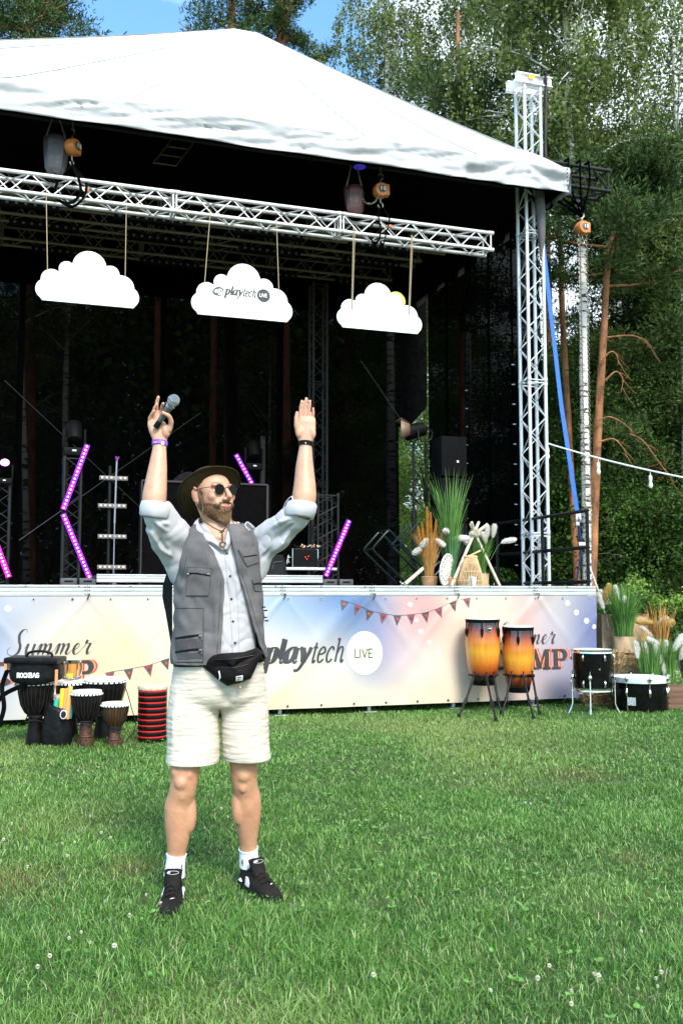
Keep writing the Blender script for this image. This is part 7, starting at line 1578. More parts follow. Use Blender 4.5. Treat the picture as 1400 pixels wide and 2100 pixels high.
# ---- shirt: torso and wide sleeves
m = MB(); TS2 = [(c, rx+.014, ry+.014) for c, rx, ry in TS[2:-1]]; TS2[0] = (pp(452, 1352, 0), .158, .120); lofts(m, TS2+[(pp(452, 1070, .02), .085, .075)], yaw=.12)
def sleeve(m, a, b, r, sag):
    P = spline([a, a.lerp(b, .33)+Vector((0, 0, -sag*.7)), a.lerp(b, .72)+Vector((0, 0, -sag)), b], 5); m.tube(P, [float(np.interp(i/(len(P)-1), np.linspace(0, 1, len(r)), r)) for i in range(len(P))], 28)
sleeve(m, shL+Vector((.018, 0, -.030)), elL+Vector((.006, .012, .002)), [.062, .072, .074, .070, .063], .026)
sleeve(m, shR+Vector((-.015, 0, -.028)), elR+Vector((-.008, .012, -.002)), [.060, .066, .067, .065, .059], .022)
m.tube([pp(318, 1075, -.16), pp(338, 1108, -.10), pp(364, 1145, -.03), pp(376, 1195, .0)], [.048, .064, .064, .048], 20); m.tube([pp(608, 1070, -.13), pp(575, 1098, -.08), pp(538, 1130, -.03), pp(522, 1180, 0)], [.040, .052, .058, .048], 20)
me = remesh(m, .0042, 26, .5); V = getv(me); N_ = getn(me)
q_ = lambda x, y, d=0: tuple(pp(x, y, d))
F_ = [(q_(300, 1078, -.22), q_(345, 1150, -.12), .010, .010), (q_(312, 1062, -.25), q_(366, 1110, -.12), .012, .010), (q_(330, 1110, -.17), q_(368, 1178, -.10), .009, -.010), (q_(325, 1065, -.25), q_(372, 1090, -.10), .010, .009), (q_(345, 1130, -.13), q_(372, 1200, -.1), .010, .011),
      (q_(540, 1095, -.07), q_(598, 1058, -.2), .011, .010), (q_(548, 1120, -.08), q_(612, 1068, -.2), .012, -.009), (q_(545, 1140, -.06), q_(590, 1100, -.14), .010, .011), (q_(560, 1085, -.08), q_(580, 1110, -.12), .010, .008), (q_(535, 1150, -.06), q_(560, 1120, -.1), .010, -.009),
      (q_(470, 1150, -.13), q_(520, 1300, -.12), .012, .008), (q_(495, 1230, -.13), q_(470, 1330, -.13), .014, .008), (q_(505, 1210, -.12), q_(525, 1320, -.1), .012, -.009), (q_(465, 1200, -.13), q_(500, 1335, -.13), .010, -.006), (q_(455, 1250, -.13), q_(460, 1335, -.13), .012, .006)]
d = 2.0*folds(V, F_)+.0038*n3(V, 15, 21)-.0035*np.clip(1-np.abs(n3(V, 17, 23)), 0, 1)**4+.0016*n3(V, 40, 22); V = V+N_*d[:, None]; setv(me, V)
# V neck: press the cloth below the skin where the collar stands open
px_, py_ = topx(V); vee = (py_ > 1060) & (py_ < 1128) & (np.abs(px_-pline([(452, 1060), (458, 1100), (460, 1128)], py_)) < pline([(40, 1060), (26, 1085), (3, 1128)], py_)) & (V[:, 1] < Y0-.01)
def smooth_rim(bm, it=10):
    for _ in range(it):
        new = {}
        for v in [v for v in bm.verts if v.is_boundary]:
            nb_ = [e.other_vert(v) for e in v.link_edges if e.is_boundary]
            if len(nb_) == 2: new[v] = v.co*.4+(nb_[0].co+nb_[1].co)*.3
        for v, c in new.items(): v.co = c
bmx = bmesh.new(); bmx.from_mesh(me); bmx.verts.ensure_lookup_table(); bmesh.ops.delete(bmx, geom=[bmx.verts[i] for i in np.where(vee)[0]], context='VERTS'); smooth_rim(bmx, 14); bmx.to_mesh(me); bmx.free()
SHIRT = mesh_obj('shirt', me, SHM, man, BASE); SHBVH = BVHTree.FromPolygons([tuple(v.co+BASE) for v in me.vertices], [tuple(p.vertices) for p in me.polygons])
# rolled cuffs
def cuff(wr, el, r, name, tilt, n=48):
    d = (wr-el).normalized(); a = d.orthogonal().normalized(); b_ = d.cross(a); m = MB(); vs = []; pr = [(.048, r-.010), (.052, r-.001), (.046, r+.005), (.018, r+.008), (-.012, r+.006), (-.018, r-.002), (-.012, r-.010)]
    for (h, r_) in pr:
        for j in range(n): t = 2*PI*j/n; rr = r_*(1+.035*math.sin(3*t+1)+.02*math.sin(7*t+h*90)); vs.append(el+d*(h+tilt[0]*math.cos(t)+tilt[1]*math.sin(t))+(a*math.cos(t)+b_*math.sin(t))*rr)
    m.add(vs, [(i*n+j, i*n+(j+1) % n, (i+1)*n+(j+1) % n, (i+1)*n+j) for i in range(len(pr)-1) for j in range(n)]); o = m.build(name, SHM, SHIRT, off=BASE, auto=70); return o
cl = elL+Vector((.004, .006, .006)); cuff(cl.lerp(wrL, .25)+Vector((.010, 0, 0)), cl+Vector((0, 0, -.020)), .060, 'cuff', (.006, .008)); cr_ = elR+Vector((-.006, .006, .002)); cuff(cr_.lerp(wrR, .25)+Vector((.02, 0, 0)), cr_+Vector((-.004, 0, -.022)), .058, 'cuff', (.008, -.006))
# roll tab loops
m = MB(); m.tube(spline([pp(578, 1050, -.13), pp(586, 1030, -.15), pp(598, 1018, -.16), pp(601, 1030, -.17)], 5), .004, 6, sx=.4); m.tube(spline([pp(520, 1082, -.06), pp(508, 1071, -.06), pp(503, 1078, -.07), pp(512, 1088, -.08)], 5), .0028, 6); m.build('tab', SHM, SHIRT, off=BASE)

# ---- surface patches: sit a small distance above whatever cloth is underneath
def cast(bvh, px, py):
    o = Vector((0, 0, EYE)); d = ray(px, py).normalized(); h = bvh.ray_cast(o, d, 20); return h[0], h[1]
def patch(bvh, quad, nu, nv, off, th, name, mt, parent, curve=None):
    """quad: photo corners (top left, top right, bottom right, bottom left); the patch follows the cloth and has thickness"""
    tl, tr, br, bl = [Vector(q) for q in quad]; top = []; ok = True
    for j in range(nv+1):
        for i in range(nu+1):
            u, v = i/nu, j/nv; p = tl.lerp(tr, u).lerp(bl.lerp(br, u), v); h, n = cast(bvh, p.x, p.y)
            if h is None: h = Vector(top[-1]) if top else pp(p.x, p.y, -.12); n = Vector((0, -1, 0)); top.append(h); continue
            dirc = (Vector((0, 0, EYE))-h).normalized(); n = (n if n.dot(dirc) > 0 else -n).lerp(dirc, .5).normalized(); top.append(h+n*off)
    m = MB(); w = nu+1; fwd = [p+(Vector((0, 0, EYE))-p).normalized()*th for p in top]; n_ = len(top)
    fs = [(n_+j*w+i, n_+(j+1)*w+i, n_+(j+1)*w+i+1, n_+j*w+i+1) for j in range(nv) for i in range(nu)]
    rim = [i for i in range(w)]+[j*w+nu for j in range(1, nv+1)]+[nv*w+i for i in range(nu-1, -1, -1)]+[j*w for j in range(nv-1, 0, -1)]
    fs += [(a, b_, b_+n_, a+n_) for a, b_ in zip(rim, rim[1:]+rim[:1])]; m.add(top+fwd, fs); return m.build(name, mt, parent, off=BASE, auto=50)
def strip(bvh, pts, r, off, name, mt, parent, n=6, m=None, sx=1.0):
    P = [Vector((a, b, 0)) for a, b in pts]; P = spline(P, 5) if len(P) > 2 else [P[0].lerp(P[1], i/8) for i in range(9)]; Q = []
    for p in P:
        h, nn = cast(bvh, p.x, p.y)
        if h is not None: Q.append(h+(Vector((0, 0, EYE))-h).normalized()*off)
    mm = m or MB()
    if len(Q) > 1: mm.tube(Q, r, n, sx=sx)
    return mm if m is not None else mm.build(name, mt, parent, off=BASE)
# shirt placket and buttons
strip(SHBVH, [(460, 1128), (466, 1180), (472, 1240), (476, 1300), (477, 1338)], .0022, .0006, 'placket_seam', mat('seam_shadow_grey', (.40, .40, .44), rough=.9), SHIRT)
strip(SHBVH, [(473, 1110), (482, 1180), (487, 1240), (490, 1300), (490, 1338)], .0014, .0004, 'placket_edge', mat('seam_shadow_grey', (.40, .40, .44)), SHIRT)
BTN = mat('dark_button', (.03, .025, .03), rough=.3)
for (a, b_) in ((466, 1135), (472, 1181), (475, 1228), (478, 1274), (482, 1318)):
    h, nn = cast(SHBVH, a, b_)
    if h is not None: m = MB(); m.lathe([(.0048, -.001), (.0048, .0022), (.003, .003)], 14, h+nn*.001, nn.to_track_quat('Z', 'Y').to_matrix()); m.build('button', BTN, SHIRT, off=BASE)
# collar: two flat lapels round the neck
COLM = SHM
def flap(pts3, name, th=.0035):
    m = MB(); n = len(pts3); c = sum(pts3, Vector())/n; m.add(list(pts3)+[p+Vector((0, .002, -th)) for p in pts3], [tuple(range(n)), tuple(range(n, 2*n))[::-1]]+[(i, i+n, (i+1) % n+n, (i+1) % n) for i in range(n)]); return m.build(name, COLM, SHIRT, smooth=False, off=BASE)
def pc3(x, y, d): return pp(x, y, d)
def lapel(quads, name):
    """strip of cross-lines, each from the neck side to the outer edge"""
    m = MB(); A = spline([q[0] for q in quads], 5); B_ = spline([q[1] for q in quads], 5); k = len(A); vs = []
    for a, b2 in zip(A, B_): mid = a.lerp(b2, .5)+Vector((0, -.008, .006)); vs += [a, mid, b2]
    m.add(vs, [(3*i+j, 3*i+j+1, 3*i+j+4, 3*i+j+3) for i in range(k-1) for j in range(2)]); o = m.build(name, COLM, SHIRT, off=BASE, auto=80); o.modifiers.new('s', 'SOLIDIFY').thickness = .003; return o
lapel([(pc3(432, 1060, .05), pc3(425, 1058, .07)), (pc3(407, 1063, -.02), pc3(396, 1080, -.01)), (pc3(412, 1080, -.075), pc3(389, 1092, -.07)), (pc3(422, 1095, -.105), pc3(393, 1096, -.085))], 'collar')
lapel([(pc3(419, 1088, -.100), pc3(417, 1095, -.098)), (pc3(430, 1103, -.120), pc3(414, 1108, -.112)), (pc3(446, 1116, -.134), pc3(437, 1120, -.130)), (pc3(459, 1128, -.142), pc3(456, 1131, -.140))], 'collar')
lapel([(pc3(455, 1060, .06), pc3(468, 1058, .06)), (pc3(467, 1066, -.03), pc3(476, 1070, -.02)), (pc3(466, 1085, -.09), pc3(476, 1092, -.08)), (pc3(462, 1108, -.128), pc3(473, 1112, -.122)), (pc3(459, 1128, -.142), pc3(466, 1130, -.140))], 'collar')

# ---- vest
m = MB(); Vs_ = [(pp(451, 1362, .0), .208, .160), (pp(450, 1310, .0), .202, .155), (pp(449, 1250, 0), .196, .152), (pp(449, 1200, 0), .192, .152), (pp(450, 1150, .0), .192, .154), (pp(453, 1112, .0), .188, .146), (pp(454, 1092, .005), .165, .128), (pp(454, 1074, .01), .125, .102)]
lofts(m, Vs_, n=64, p=2.5, yaw=.12); m.ell(pp(402, 1100, -.01), (.050, .10, .045)); m.ell(pp(500, 1096, -.01), (.058, .10, .048))
me = remesh(m, .0045, 12, .5); V = getv(me); N_ = getn(me)
F_ = [(q_(365, 1210, -.12), q_(440, 1160, -.15), .018, .008), (q_(362, 1260, -.12), q_(420, 1330, -.15), .016, .007), (q_(370, 1180, -.10), q_(430, 1245, -.15), .014, -.006), (q_(440, 1200, -.16), q_(445, 1340, -.16), .012, .005), (q_(505, 1090, -.08), q_(520, 1120, -.1), .007, .009), (q_(492, 1092, -.08), q_(505, 1125, -.12), .006, -.008), (q_(515, 1088, -.07), q_(530, 1118, -.09), .006, -.007),
      (q_(515, 1180, -.12), q_(545, 1320, -.12), .014, .008), (q_(530, 1200, -.1), q_(520, 1300, -.12), .012, -.006), (q_(395, 1100, -.1), q_(385, 1180, -.12), .012, .007), (q_(370, 1290, -.13), q_(440, 1300, -.16), .012, -.005)]
px_, py_ = topx(V); front = (V[:, 1] < Y0+.005)
V = V+N_*(1.7*folds(V, F_)+.0042*n3(V, 13, 31)+.0026*n3(V, 34, 32))[:, None]
# hem swings outwards and forwards
fl_ = np.clip((1330-py_)/-60, 0, 1)
XL = [(404, 1070), (412, 1085), (424, 1108), (440, 1130), (461, 1185), (459, 1260), (452, 1368)]; XR = [(464, 1070), (468, 1085), (474, 1108), (490, 1180), (505, 1230), (520, 1280), (544, 1352), (548, 1370)]
AL = [(400, 1066), (389, 1085), (377, 1120), (366, 1165), (351, 1205), (300, 1222)]; AR = [(520, 1066), (527, 1085), (536, 1130), (544, 1185), (560, 1212), (640, 1230)]
xl, xr, al, ar = pline(XL, py_), pline(XR, py_), pline(AL, py_), pline(AR, py_)
gap = front & (px_ > xl) & (px_ < xr); arm_ = ((px_ < al) | (px_ > ar)) & (py_ < 1222); 
hem = py_ > np.interp(px_, [340, 452, 545, 580], [1370, 1366, 1351, 1348]); neck = (V[:, 2] > pp(450, 1083).z) & (np.abs(px_-441) < 24); top_ = (py_ < 1073) & (np.abs(px_-450) < 45); inner = (V[:, 2] < Vs_[0][0].z+.004) | ((px_ > pline([(400, 1066), (404, 1085), (420, 1100)], py_)) & (px_ < 466) & (py_ < 1092))
kill = gap | arm_ | hem | top_ | neck | inner
bmx = bmesh.new(); bmx.from_mesh(me); bmx.verts.ensure_lookup_table()
for i, v in enumerate(bmx.verts): v.co = V[i]
bmesh.ops.delete(bmx, geom=[bmx.verts[i] for i in np.where(kill)[0]], context='VERTS')
for _ in range(10):                                             # even out the cut edges
    bd = [v for v in bmx.verts if v.is_boundary]; new = {}
    for v in bd:
        nb_ = [e.other_vert(v) for e in v.link_edges if e.is_boundary]
        if len(nb_) == 2: new[v] = v.co*.4+(nb_[0].co+nb_[1].co)*.3
    for v, c in new.items(): v.co = c
# drop crumbs
seen = set(); comps = []
for v in bmx.verts:
    if v in seen: continue
    st_ = [v]; seen.add(v); cc = []
    while st_:
        a = st_.pop(); cc.append(a)
        for e in a.link_edges:
            o2 = e.other_vert(a)
            if o2 not in seen: seen.add(o2); st_.append(o2)
    comps.append(cc)
mxl = max(len(c) for c in comps)
bmesh.ops.delete(bmx, geom=[v for c in comps if len(c) < mxl*.1 for v in c], context='VERTS')
edge_pts = [tuple(v.co) for v in bmx.verts if v.is_boundary]
bmx.normal_update(); bmx.to_mesh(me); bmx.free(); me.update()
VBVH = BVHTree.FromPolygons([tuple(v.co) for v in me.vertices], [tuple(p.vertices) for p in me.polygons])
VEST = mesh_obj('vest', me, VSM, man, BASE); sd_ = VEST.modifiers.new('s', 'SOLIDIFY'); sd_.thickness = .0045; sd_.offset = -1
# seams, pockets, zips
sp = MB()
for ln in ([(454, 1188), (450, 1260), (444, 1362)], [(496, 1175), (512, 1228), (527, 1278), (545, 1335)], [(383, 1142), (375, 1180), (366, 1205)]): strip(VBVH, ln, .0016, .0002, '', None, None, m=sp)
sp.build('stitching', VSD, VEST, off=BASE)
P_ = patch(VBVH, [(384, 1163), (434, 1165), (428, 1221), (382, 1221)], 10, 10, .001, .004, 'pocket', VSM, VEST); strip(VBVH, [(387, 1176), (408, 1176), (431, 1180)], .0042, .0055, 'zip', BLACK, P_); 
m = MB()
for a in (387, 428): h, n = cast(VBVH, a, 1177); m.ell(h+Vector((0, -.011, 0)), (.005, .004, .0035), n=8, k=5)
m.build('zip_pull', CHROME, P_, off=BASE)
P_ = patch(VBVH, [(360, 1247), (417, 1247), (417, 1357), (360, 1357)], 10, 14, .0008, .0028, 'pocket', VSM, VEST)
for y0, y1 in ((1309, 1302), (1337, 1331)):
    strip(VBVH, [(361, y0), (390, (y0+y1)/2-1), (414, y1)], .0050, .0045, 'zip', BLACK, P_); h, n = cast(VBVH, 412, y1+2); m = MB(); m.box(h+Vector((.001, -.012, 0)), (.016, .006, .012), bev=.002); m.box(h+Vector((.006, -.012, -.010)), (.005, .004, .012)); m.build('zip_pull', mat('zip_steel', (.22, .22, .22), rough=.3, metal=.8), P_, off=BASE)
patch(VBVH, [(361, 1314), (416, 1308), (416, 1330), (361, 1336)], 8, 4, .0038, .0015, 'zip_panel', VSD, P_); patch(VBVH, [(362, 1341), (416, 1337), (416, 1350), (364, 1353)], 8, 4, .0038, .0015, 'zip_panel', VSD, P_)
P_ = patch(VBVH, [(490, 1131), (523, 1124), (531, 1153), (507, 1161)], 8, 8, .001, .006, 'pocket', VSM, VEST); patch(VBVH, [(488, 1126), (521, 1120), (527, 1137), (499, 1141)], 8, 6, .007, .003, 'pocket_flap', VSM, P_)
strip(VBVH, [(499, 1142), (527, 1138)], .0022, .0085, 'flap_shadow_strip', BLACK, P_)  # black strip paints the shade under the pocket flap
P_ = patch(VBVH, [(517, 1188), (542, 1190), (544, 1214), (523, 1211)], 6, 6, .001, .004, 'pocket', VSM, VEST); strip(VBVH, [(520, 1198), (530, 1196), (541, 1199)], .004, .005, 'zip', BLACK, P_)
m = MB()
for a, b_ in ((541, 1245), (545, 1252), (544, 1266), (547, 1273)):
    h, n = cast(VBVH, a-2, b_); h = h or pp(a-2, b_, -.1); m.box(h+Vector((.004, -.006, 0)), (.016, .008, .006), Rz(.3), bev=.002)
h, n = cast(VBVH, 544, 1346); h = h or pp(544, 1346, -.14); m.box(h+Vector((0, -.004, 0)), (.010, .008, .018)); m.build('zip_slider', BLACK_PL, VEST, off=BASE)
for qd in ([(384, 1163), (434, 1165), (428, 1221), (382, 1221), (384, 1163)], [(360, 1247), (417, 1247), (417, 1357), (360, 1357)], [(517, 1188), (523, 1211), (544, 1214)]):
    sm_ = MB()
    for a, b_ in zip(qd[:-1], qd[1:]): strip(VBVH, [a, b_], .0015, .0048, '', None, None, m=sm_)
    if sm_.v: sm_.build('stitching', VSD, VEST, off=BASE)
# hanging back panel seen past the arm hole at the left
m = MB(); m.grid(None, 8, 20, lambda u, v: pp(lerp(352, pline([(344, 1168), (334, 1200), (333, 1224), (342, 1270), (352, 1330)], lerp(1168, 1330, v)), u), lerp(1168, 1330, v), 0.015+.075*u)); o = m.build('back_panel', mat('vest_lining_black', (.010, .009, .010), rough=.9), VEST, off=BASE); o.modifiers.new('s', 'SOLIDIFY').thickness = .004

# ---- shorts
SHO = mat('cream_muslin', (.62, .545, .455), rough=.9, var=.05, vs=10, bump=.28, bs=160, stretch=(.3, .3, 3))
m = MB(); lofts(m, [(pp(449, 1448, .01), .150, .110), (pp(449, 1425, .01), .205, .140), (pp(449, 1385, .01), .203, .143), (pp(450, 1350, .0), .190, .138)], n=48)
def shleg(top, bot, r0, r1, ry, sk):
    P = [top.lerp(bot, u) for u in (0, .25, .5, .75, 1)]; R_ = [lerp(r0, r1, u) for u in (0, .25, .5, .75, 1)]; lofts(m, [(Vector((p.x, p.y, p.z+0)), r_, r_*ry) for p, r_ in zip(P, R_)][::-1], n=44, p=2.2)
shleg(pp(399, 1400, .0), pp(393, 1566, -.02), .104, .117, 1.0, 0); shleg(pp(499, 1398, .02), pp(507.5, 1557, .05), .102, .106, 1.02, 0)
me = remesh(m, .0042, 8, .5); V = getv(me); N_ = getn(me); V = lap(me, V, np.clip((V[:, 2]-.62)/.05, 0, 1), 70); V = lap(me, V, np.ones(len(V)), 8); setv(me, V); N_ = getn(me)
W_ = V*np.array([.05, .05, 1]); side_ = np.clip(1-2*N_[:, 2]**2, 0, 1); wr_ = .0007*n3(W_+.0025*n3(V, 16, 49)[:, None], 300, 41)+.0006*n3(W_+.002*n3(V, 25, 50)[:, None], 520, 44)+.0008*n3(V*np.array([.15, .15, 1]), 110, 46)
px_, py_ = topx(V); F_ = [(q_(462, 1400, -.12), q_(466, 1460, -.12), .018, -.016), (q_(440, 1440, -.13), q_(460, 1550, -.13), .012, .007), (q_(360, 1420, -.1), q_(352, 1560, -.1), .014, .006), (q_(480, 1440, -.1), q_(470, 1550, -.1), .010, -.007), (q_(500, 1430, -.1), q_(520, 1550, -.1), .02, .006)]
V = V+N_*(wr_*side_+.004*n3(V, 8, 45)+folds(V, F_))[:, None]; setv(me, V); SHORTS = mesh_obj('shorts', me, SHO, man, BASE); PBVH = BVHTree.FromPolygons([tuple(v.co+BASE) for v in me.vertices], [tuple(p.vertices) for p in me.polygons])
for ln in ([(337, 1562), (392, 1566), (449, 1548)], [(456, 1549), (505, 1554), (556, 1545)]): strip(PBVH, ln, .0013, .0008, 'hem_seam', mat('seam_tan', (.52, .47, .38), rough=.9), SHORTS)
m = MB(); m.tube([pp(490, 1402, -.15), pp(493, 1412, -.155)], .006, 8); m.build('drawstring_end', mat('tan_tip', (.45, .30, .14)), SHORTS, off=BASE)

# ---- belt bag
FB = mat('belt_bag_black', (.007, .005, .005), rough=.6, var=.3, vs=14, bump=.6, bs=30)
poly = [(424, 1352), (438, 1343), (452, 1340), (500, 1337), (527, 1328), (541, 1338), (532, 1352), (524, 1372), (514, 1392), (500, 1398), (466, 1407), (446, 1394), (430, 1379), (416, 1369)]
def bagp(x, y, d): return pp(x, y, -.155+d)
m = MB(); n = len(poly); cx, cy = 478, 1366; vs = []
def dens(P, k=3):
    out = []
    for i in range(len(P)):
        for j in range(k): a = Vector(P[i]); b2 = Vector(P[(i+1) % len(P)]); out.append(a.lerp(b2, j/k))
    return out
PP = dens(poly, 3); n = len(PP)
for sc_, dd in ((1.0, .035), (1.0, .0), (.975, -.016), (.90, -.030), (.70, -.040), (.40, -.045), (.05, -.046)): vs += [bagp(cx+(p.x-cx)*sc_, cy+(p.y-cy)*sc_, dd+.10*((p.x-cx)/75)**2*.35) for p in PP]
m.add(vs, [(i*n+j, (i+1)*n+j, (i+1)*n+(j+1) % n, i*n+(j+1) % n) for i in range(6) for j in range(n)]+[tuple(6*n+j for j in range(n))[::-1]])
me = bpy.data.meshes.new('belt_bag'); me.from_pydata([tuple(v) for v in m.v], [], m.f); V = getv(me); V = V+np.array([0, -1, 0])*(.0022*n3(V, 30, 51)+.0018*np.sin((V[:, 2]+.15*V[:, 0])*300))[:, None]; setv(me, V); BG = mesh_obj('belt_bag', me, FB, man, BASE); BGB = BVHTree.FromPolygons([tuple(v.co+BASE) for v in me.vertices], [tuple(p.vertices) for p in me.polygons])
strip(BGB, [(440, 1353), (478, 1352), (520, 1344)], .0035, .001, 'zip', BLACK, BG); strip(BGB, [(452, 1371), (480, 1370), (512, 1362)], .0030, .001, 'zip', BLACK, BG); strip(BGB, [(449, 1376), (451, 1390), (446, 1400)], .0028, .004, 'zip_cord', mat('cord_white', (.7, .7, .7)), BG)
P_ = patch(BGB, [(484, 1387), (498, 1385), (498, 1395), (484, 1397)], 3, 3, .001, .002, 'tag', mat('tag_white', (.72, .72, .72)), BG); strip(BGB, [(486, 1389), (496, 1388)], .0016, .0045, 'tag_print', BLACK, P_); strip(BGB, [(486, 1394), (491, 1393.5)], .0016, .0045, 'tag_print', BLACK, P_)
m = MB(); st = [(pp(424, 1352), ), ]; rx, ry = .198, .150; c = pp(450, 1352, 0); vs = []
for j in range(61):
    a = 2*PI*j/60; q = (abs(math.cos(a))**2.4+abs(math.sin(a))**2.4)**(-1/2.4); p = c+Vector((rx*q*math.cos(a), ry*q*math.sin(a), .010*math.cos(a))); vs += [p+Vector((0, 0, .018)), p-Vector((0, 0, .018))]
m.add(vs, [(2*i, 2*i+1, 2*i+3, 2*i+2) for i in range(60)]); o = m.build('belt', FB, BG, off=BASE); o.modifiers.new('s', 'SOLIDIFY').thickness = .003

# ---- socks and shoes
SOCK = mat('white_sock', (.82, .84, .88), rough=.9, bump=.4, bs=300, stretch=(1, 1, .3)); SHB = mat('shoe_black', (.012, .010, .009), rough=.7, var=.3, bump=.5, bs=300); SHW = mat('shoe_white', (.78, .79, .80), rough=.5); SOLE = mat('shoe_sole', (.020, .018, .018), rough=.6)
def sock(an, kn, y_top, mark):
    d = (kn-an).normalized(); top = (pp(mark[0], y_top, (an.y-Y0))); L_ = (top-an).length*.96; m = MB(); n = 30; vs = []
    pr = [(-.05, .045), (-.01, .0415), (.03, .0400), (L_*.6, .0410), (L_-.004, .0432), (L_, .0432), (L_, .0395)]; a = Vector((1, 0, 0)); b2 = d.cross(a).normalized(); a = b2.cross(d)
    for h, r_ in pr: vs += [an+d*h+(a*math.cos(2*PI*j/n)+b2*math.sin(2*PI*j/n))*r_*(1+.012*math.sin(5*j+h*80)) for j in range(n)]
    m.add(vs, [(i*n+j, i*n+(j+1) % n, (i+1)*n+(j+1) % n, (i+1)*n+j) for i in range(len(pr)-1) for j in range(n)]); o = m.build('sock', SOCK, man, off=BASE, auto=60); sb = BVHTree.FromPolygons([tuple(v) for v in m.v], m.f)
    x, y = mark[1:]; k = MB()
    strip(sb, [(x, y-6), (x+.6, y+6)], .0013, .001, '', None, None, m=k); strip(sb, [(x+2, y-3), (x-1.4, y-1), (x-1.4, y+2), (x+2.2, y+3)], .0012, .001, '', None, None, m=k); strip(sb, [(x-1, y+8), (x+2, y+6)], .0012, .001, '', None, None, m=k)
    k.build('sock_mark', BLACK, o, off=BASE)
sock(anL, knL, 1749, (360, 373, 1778)); sock(anR, knR, 1737, (511, 497, 1768))
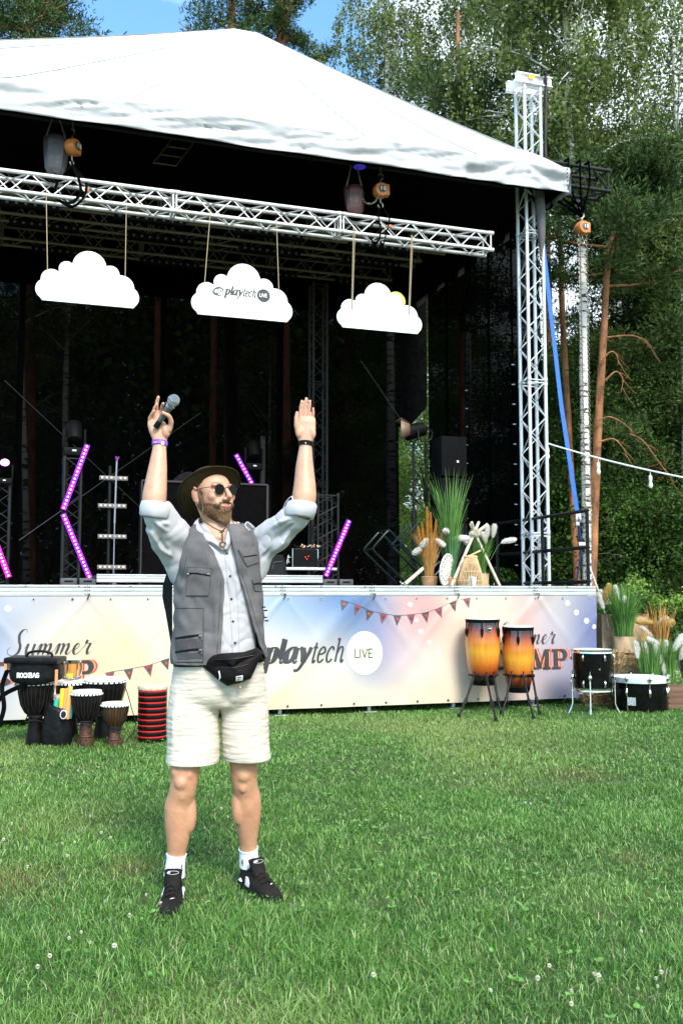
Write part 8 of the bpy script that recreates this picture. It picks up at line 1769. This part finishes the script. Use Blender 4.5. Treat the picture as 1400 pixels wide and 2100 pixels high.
def shoe(heel, yaw, sc, tongue_px):
    Rm = Matrix.Rotation(yaw, 3, 'Z'); fw = Rm@Vector((0, -1, 0)); rt = Rm@Vector((1, 0, 0)); P = lambda x, y, z: heel+rt*x*sc+fw*y*sc+Vector((0, 0, z*sc))
    # y along the foot, hw half width, h height, z0 sole top
    sec = [(.0, .022, .075, .9), (.012, .032, .098, .9), (.045, .036, .100, .85), (.085, .038, .092, .8), (.12, .040, .098, .62), (.155, .043, .084, .6), (.19, .046, .068, .6), (.225, .047, .056, .65), (.255, .043, .046, .75), (.280, .033, .036, .8), (.295, .016, .026, .8)]
    m = MB(); n = 16; vs = []
    for (y, hw, h, tp) in sec:
        for j in range(n+1):
            t = PI*j/n; c, s_ = math.cos(t), math.sin(t); e = 1.7; vs.append(P(math.copysign(abs(c)**(2/2.6), c)*hw*(1-(1-tp)*s_**2*.5), y, .018+(h-.018)*abs(s_)**(2/2.4)))
    w = n+1; m.add(vs, [(i*w+j, i*w+j+1, (i+1)*w+j+1, (i+1)*w+j) for i in range(len(sec)-1) for j in range(n)]+[tuple(range(w)), tuple((len(sec)-1)*w+j for j in range(w))[::-1]])
    o = m.build('shoe', SHB, man, off=BASE, auto=50); sh = o; ssd = o.modifiers.new('sub', 'SUBSURF'); ssd.levels = 1; ssd.render_levels = 1
    m = MB(); out = [(y, hw) for y, hw, _, _ in sec]; ring_ = [(-hw-.004, y) for y, hw in out]+[(hw+.004, y) for y, hw in out[::-1]]; ring_[0] = (-.026, -.006); ring_[-1] = (.026, -.006)
    m.add([P(x, y, .0) for x, y in ring_]+[P(x*1.02, y, .022+(.008 if y < .05 else 0)) for x, y in ring_], [tuple(range(len(ring_)))[::-1], tuple(range(len(ring_), 2*len(ring_)))]+[(i, (i+1) % len(ring_), (i+1) % len(ring_)+len(ring_), i+len(ring_)) for i in range(len(ring_))]); m.build('sole', SOLE, sh, off=BASE)
    # white side panels, tongue, laces, small marks
    for s_ in (-1, 1):
        m = MB(); q = [(.040*s_, .088, .030), (.0415*s_, .122, .028), (.042*s_, .128, .045), (.036*s_, .106, .066), (.038*s_, .090, .066)]; m.add([P(*a) for a in q]+[P(a[0]*1.07, a[1], a[2]) for a in q], [(5, 6, 7, 8, 9), (4, 3, 2, 1, 0)]+[(i, (i+1) % 5, (i+1) % 5+5, i+5) for i in range(5)]); m.build('side_panel', SHW, sh, off=BASE)
        m = MB(); q = [(.036*s_*1.12, .02, .034), (.038*s_*1.10, .05, .034), (.0365*s_*1.08, .035, .046)]; m.add([P(*a) for a in q]+[P(a[0]*.86, a[1], a[2]) for a in q], [(0, 1, 2), (5, 4, 3)]+[(i, (i+1) % 3, (i+1) % 3+3, i+3) for i in range(3)]); m.build('heel_stripe', SHW, sh, off=BASE)
    def tg(u, v): return P((u-.5)*.074*(.85+.15*v), lerp(.168, .118, v)-.014*(2*u-1)**2, lerp(.078, .146, v)-.010*(2*u-1)**4)
    m = MB(); m.grid(None, 8, 8, tg); o = m.build('tongue', SHB, sh, off=BASE, auto=60); o.modifiers.new('s', 'SOLIDIFY').thickness = .009
    nf = (tg(.5, .8)-tg(.5, .9)).cross(rt); nf = nf.normalized() if nf.dot(fw) > 0 else -nf.normalized()
    def tgl(a, b2, z): return tg(.5+a, .76+b2)+nf*(.0072+z*2)
    m = MB(); L_ = [tgl(.33*math.cos(t)/1.0, .085*math.sin(t), 0) for t in [2*PI*i/24 for i in range(25)]]; m.tube(L_, .0006, 5, caps=False); m.build('tab_outline', SHW, sh, off=BASE)
    k = Ink(lambda u, v, z: tgl(u, v, z)); k.sans('AIR', -.30, -.045, .10, .20)
    k.m.build('tab_lettering', DOTW, sh, smooth=False, off=BASE)
    m = MB()
    for i in range(5):
        y = .105+.024*i; h = float(np.interp(y, [a[0] for a in sec], [a[2] for a in sec])); w_ = .026; m.tube([P(-w_, y+.004, h*.90+.004), P(-w_*.5, y, h+.008), P(0, y-.002, h+.010), P(w_*.5, y, h+.008), P(w_, y+.004, h*.90+.004)], .0032, 6)
        m.tube([P(-w_, y+.004, h*.92+.004), P(0, y+.012, h+.011), P(w_, y+.024, h*.88+.004)], .0026, 5)
    for s_ in (-1, 1): m.tube([P(0, .105, .112), P(.02*s_, .10, .118), P(.034*s_, .115, .105), P(.016*s_, .118, .106), P(0, .107, .112)], .0026, 5)
    m.build('laces', mat('lace_black', (.018, .014, .012), rough=.8), sh, off=BASE)
    m = MB(); q = [(-.002, .236, .0585), (.008, .232, .0600), (.020, .222, .0590), (.008, .227, .0620)]; m.add([P(a[0], a[1], a[2]+.001) for a in q], [(0, 1, 2, 3)]); m.build('toe_mark', SHW, sh, off=BASE)
    return sh
shoe(Vector((anL.x-.004, anL.y+.042, .0)), .07, 1.02, None); shoe(Vector((anR.x-.024, anR.y+.034, .0)), .60, 1.0, None)
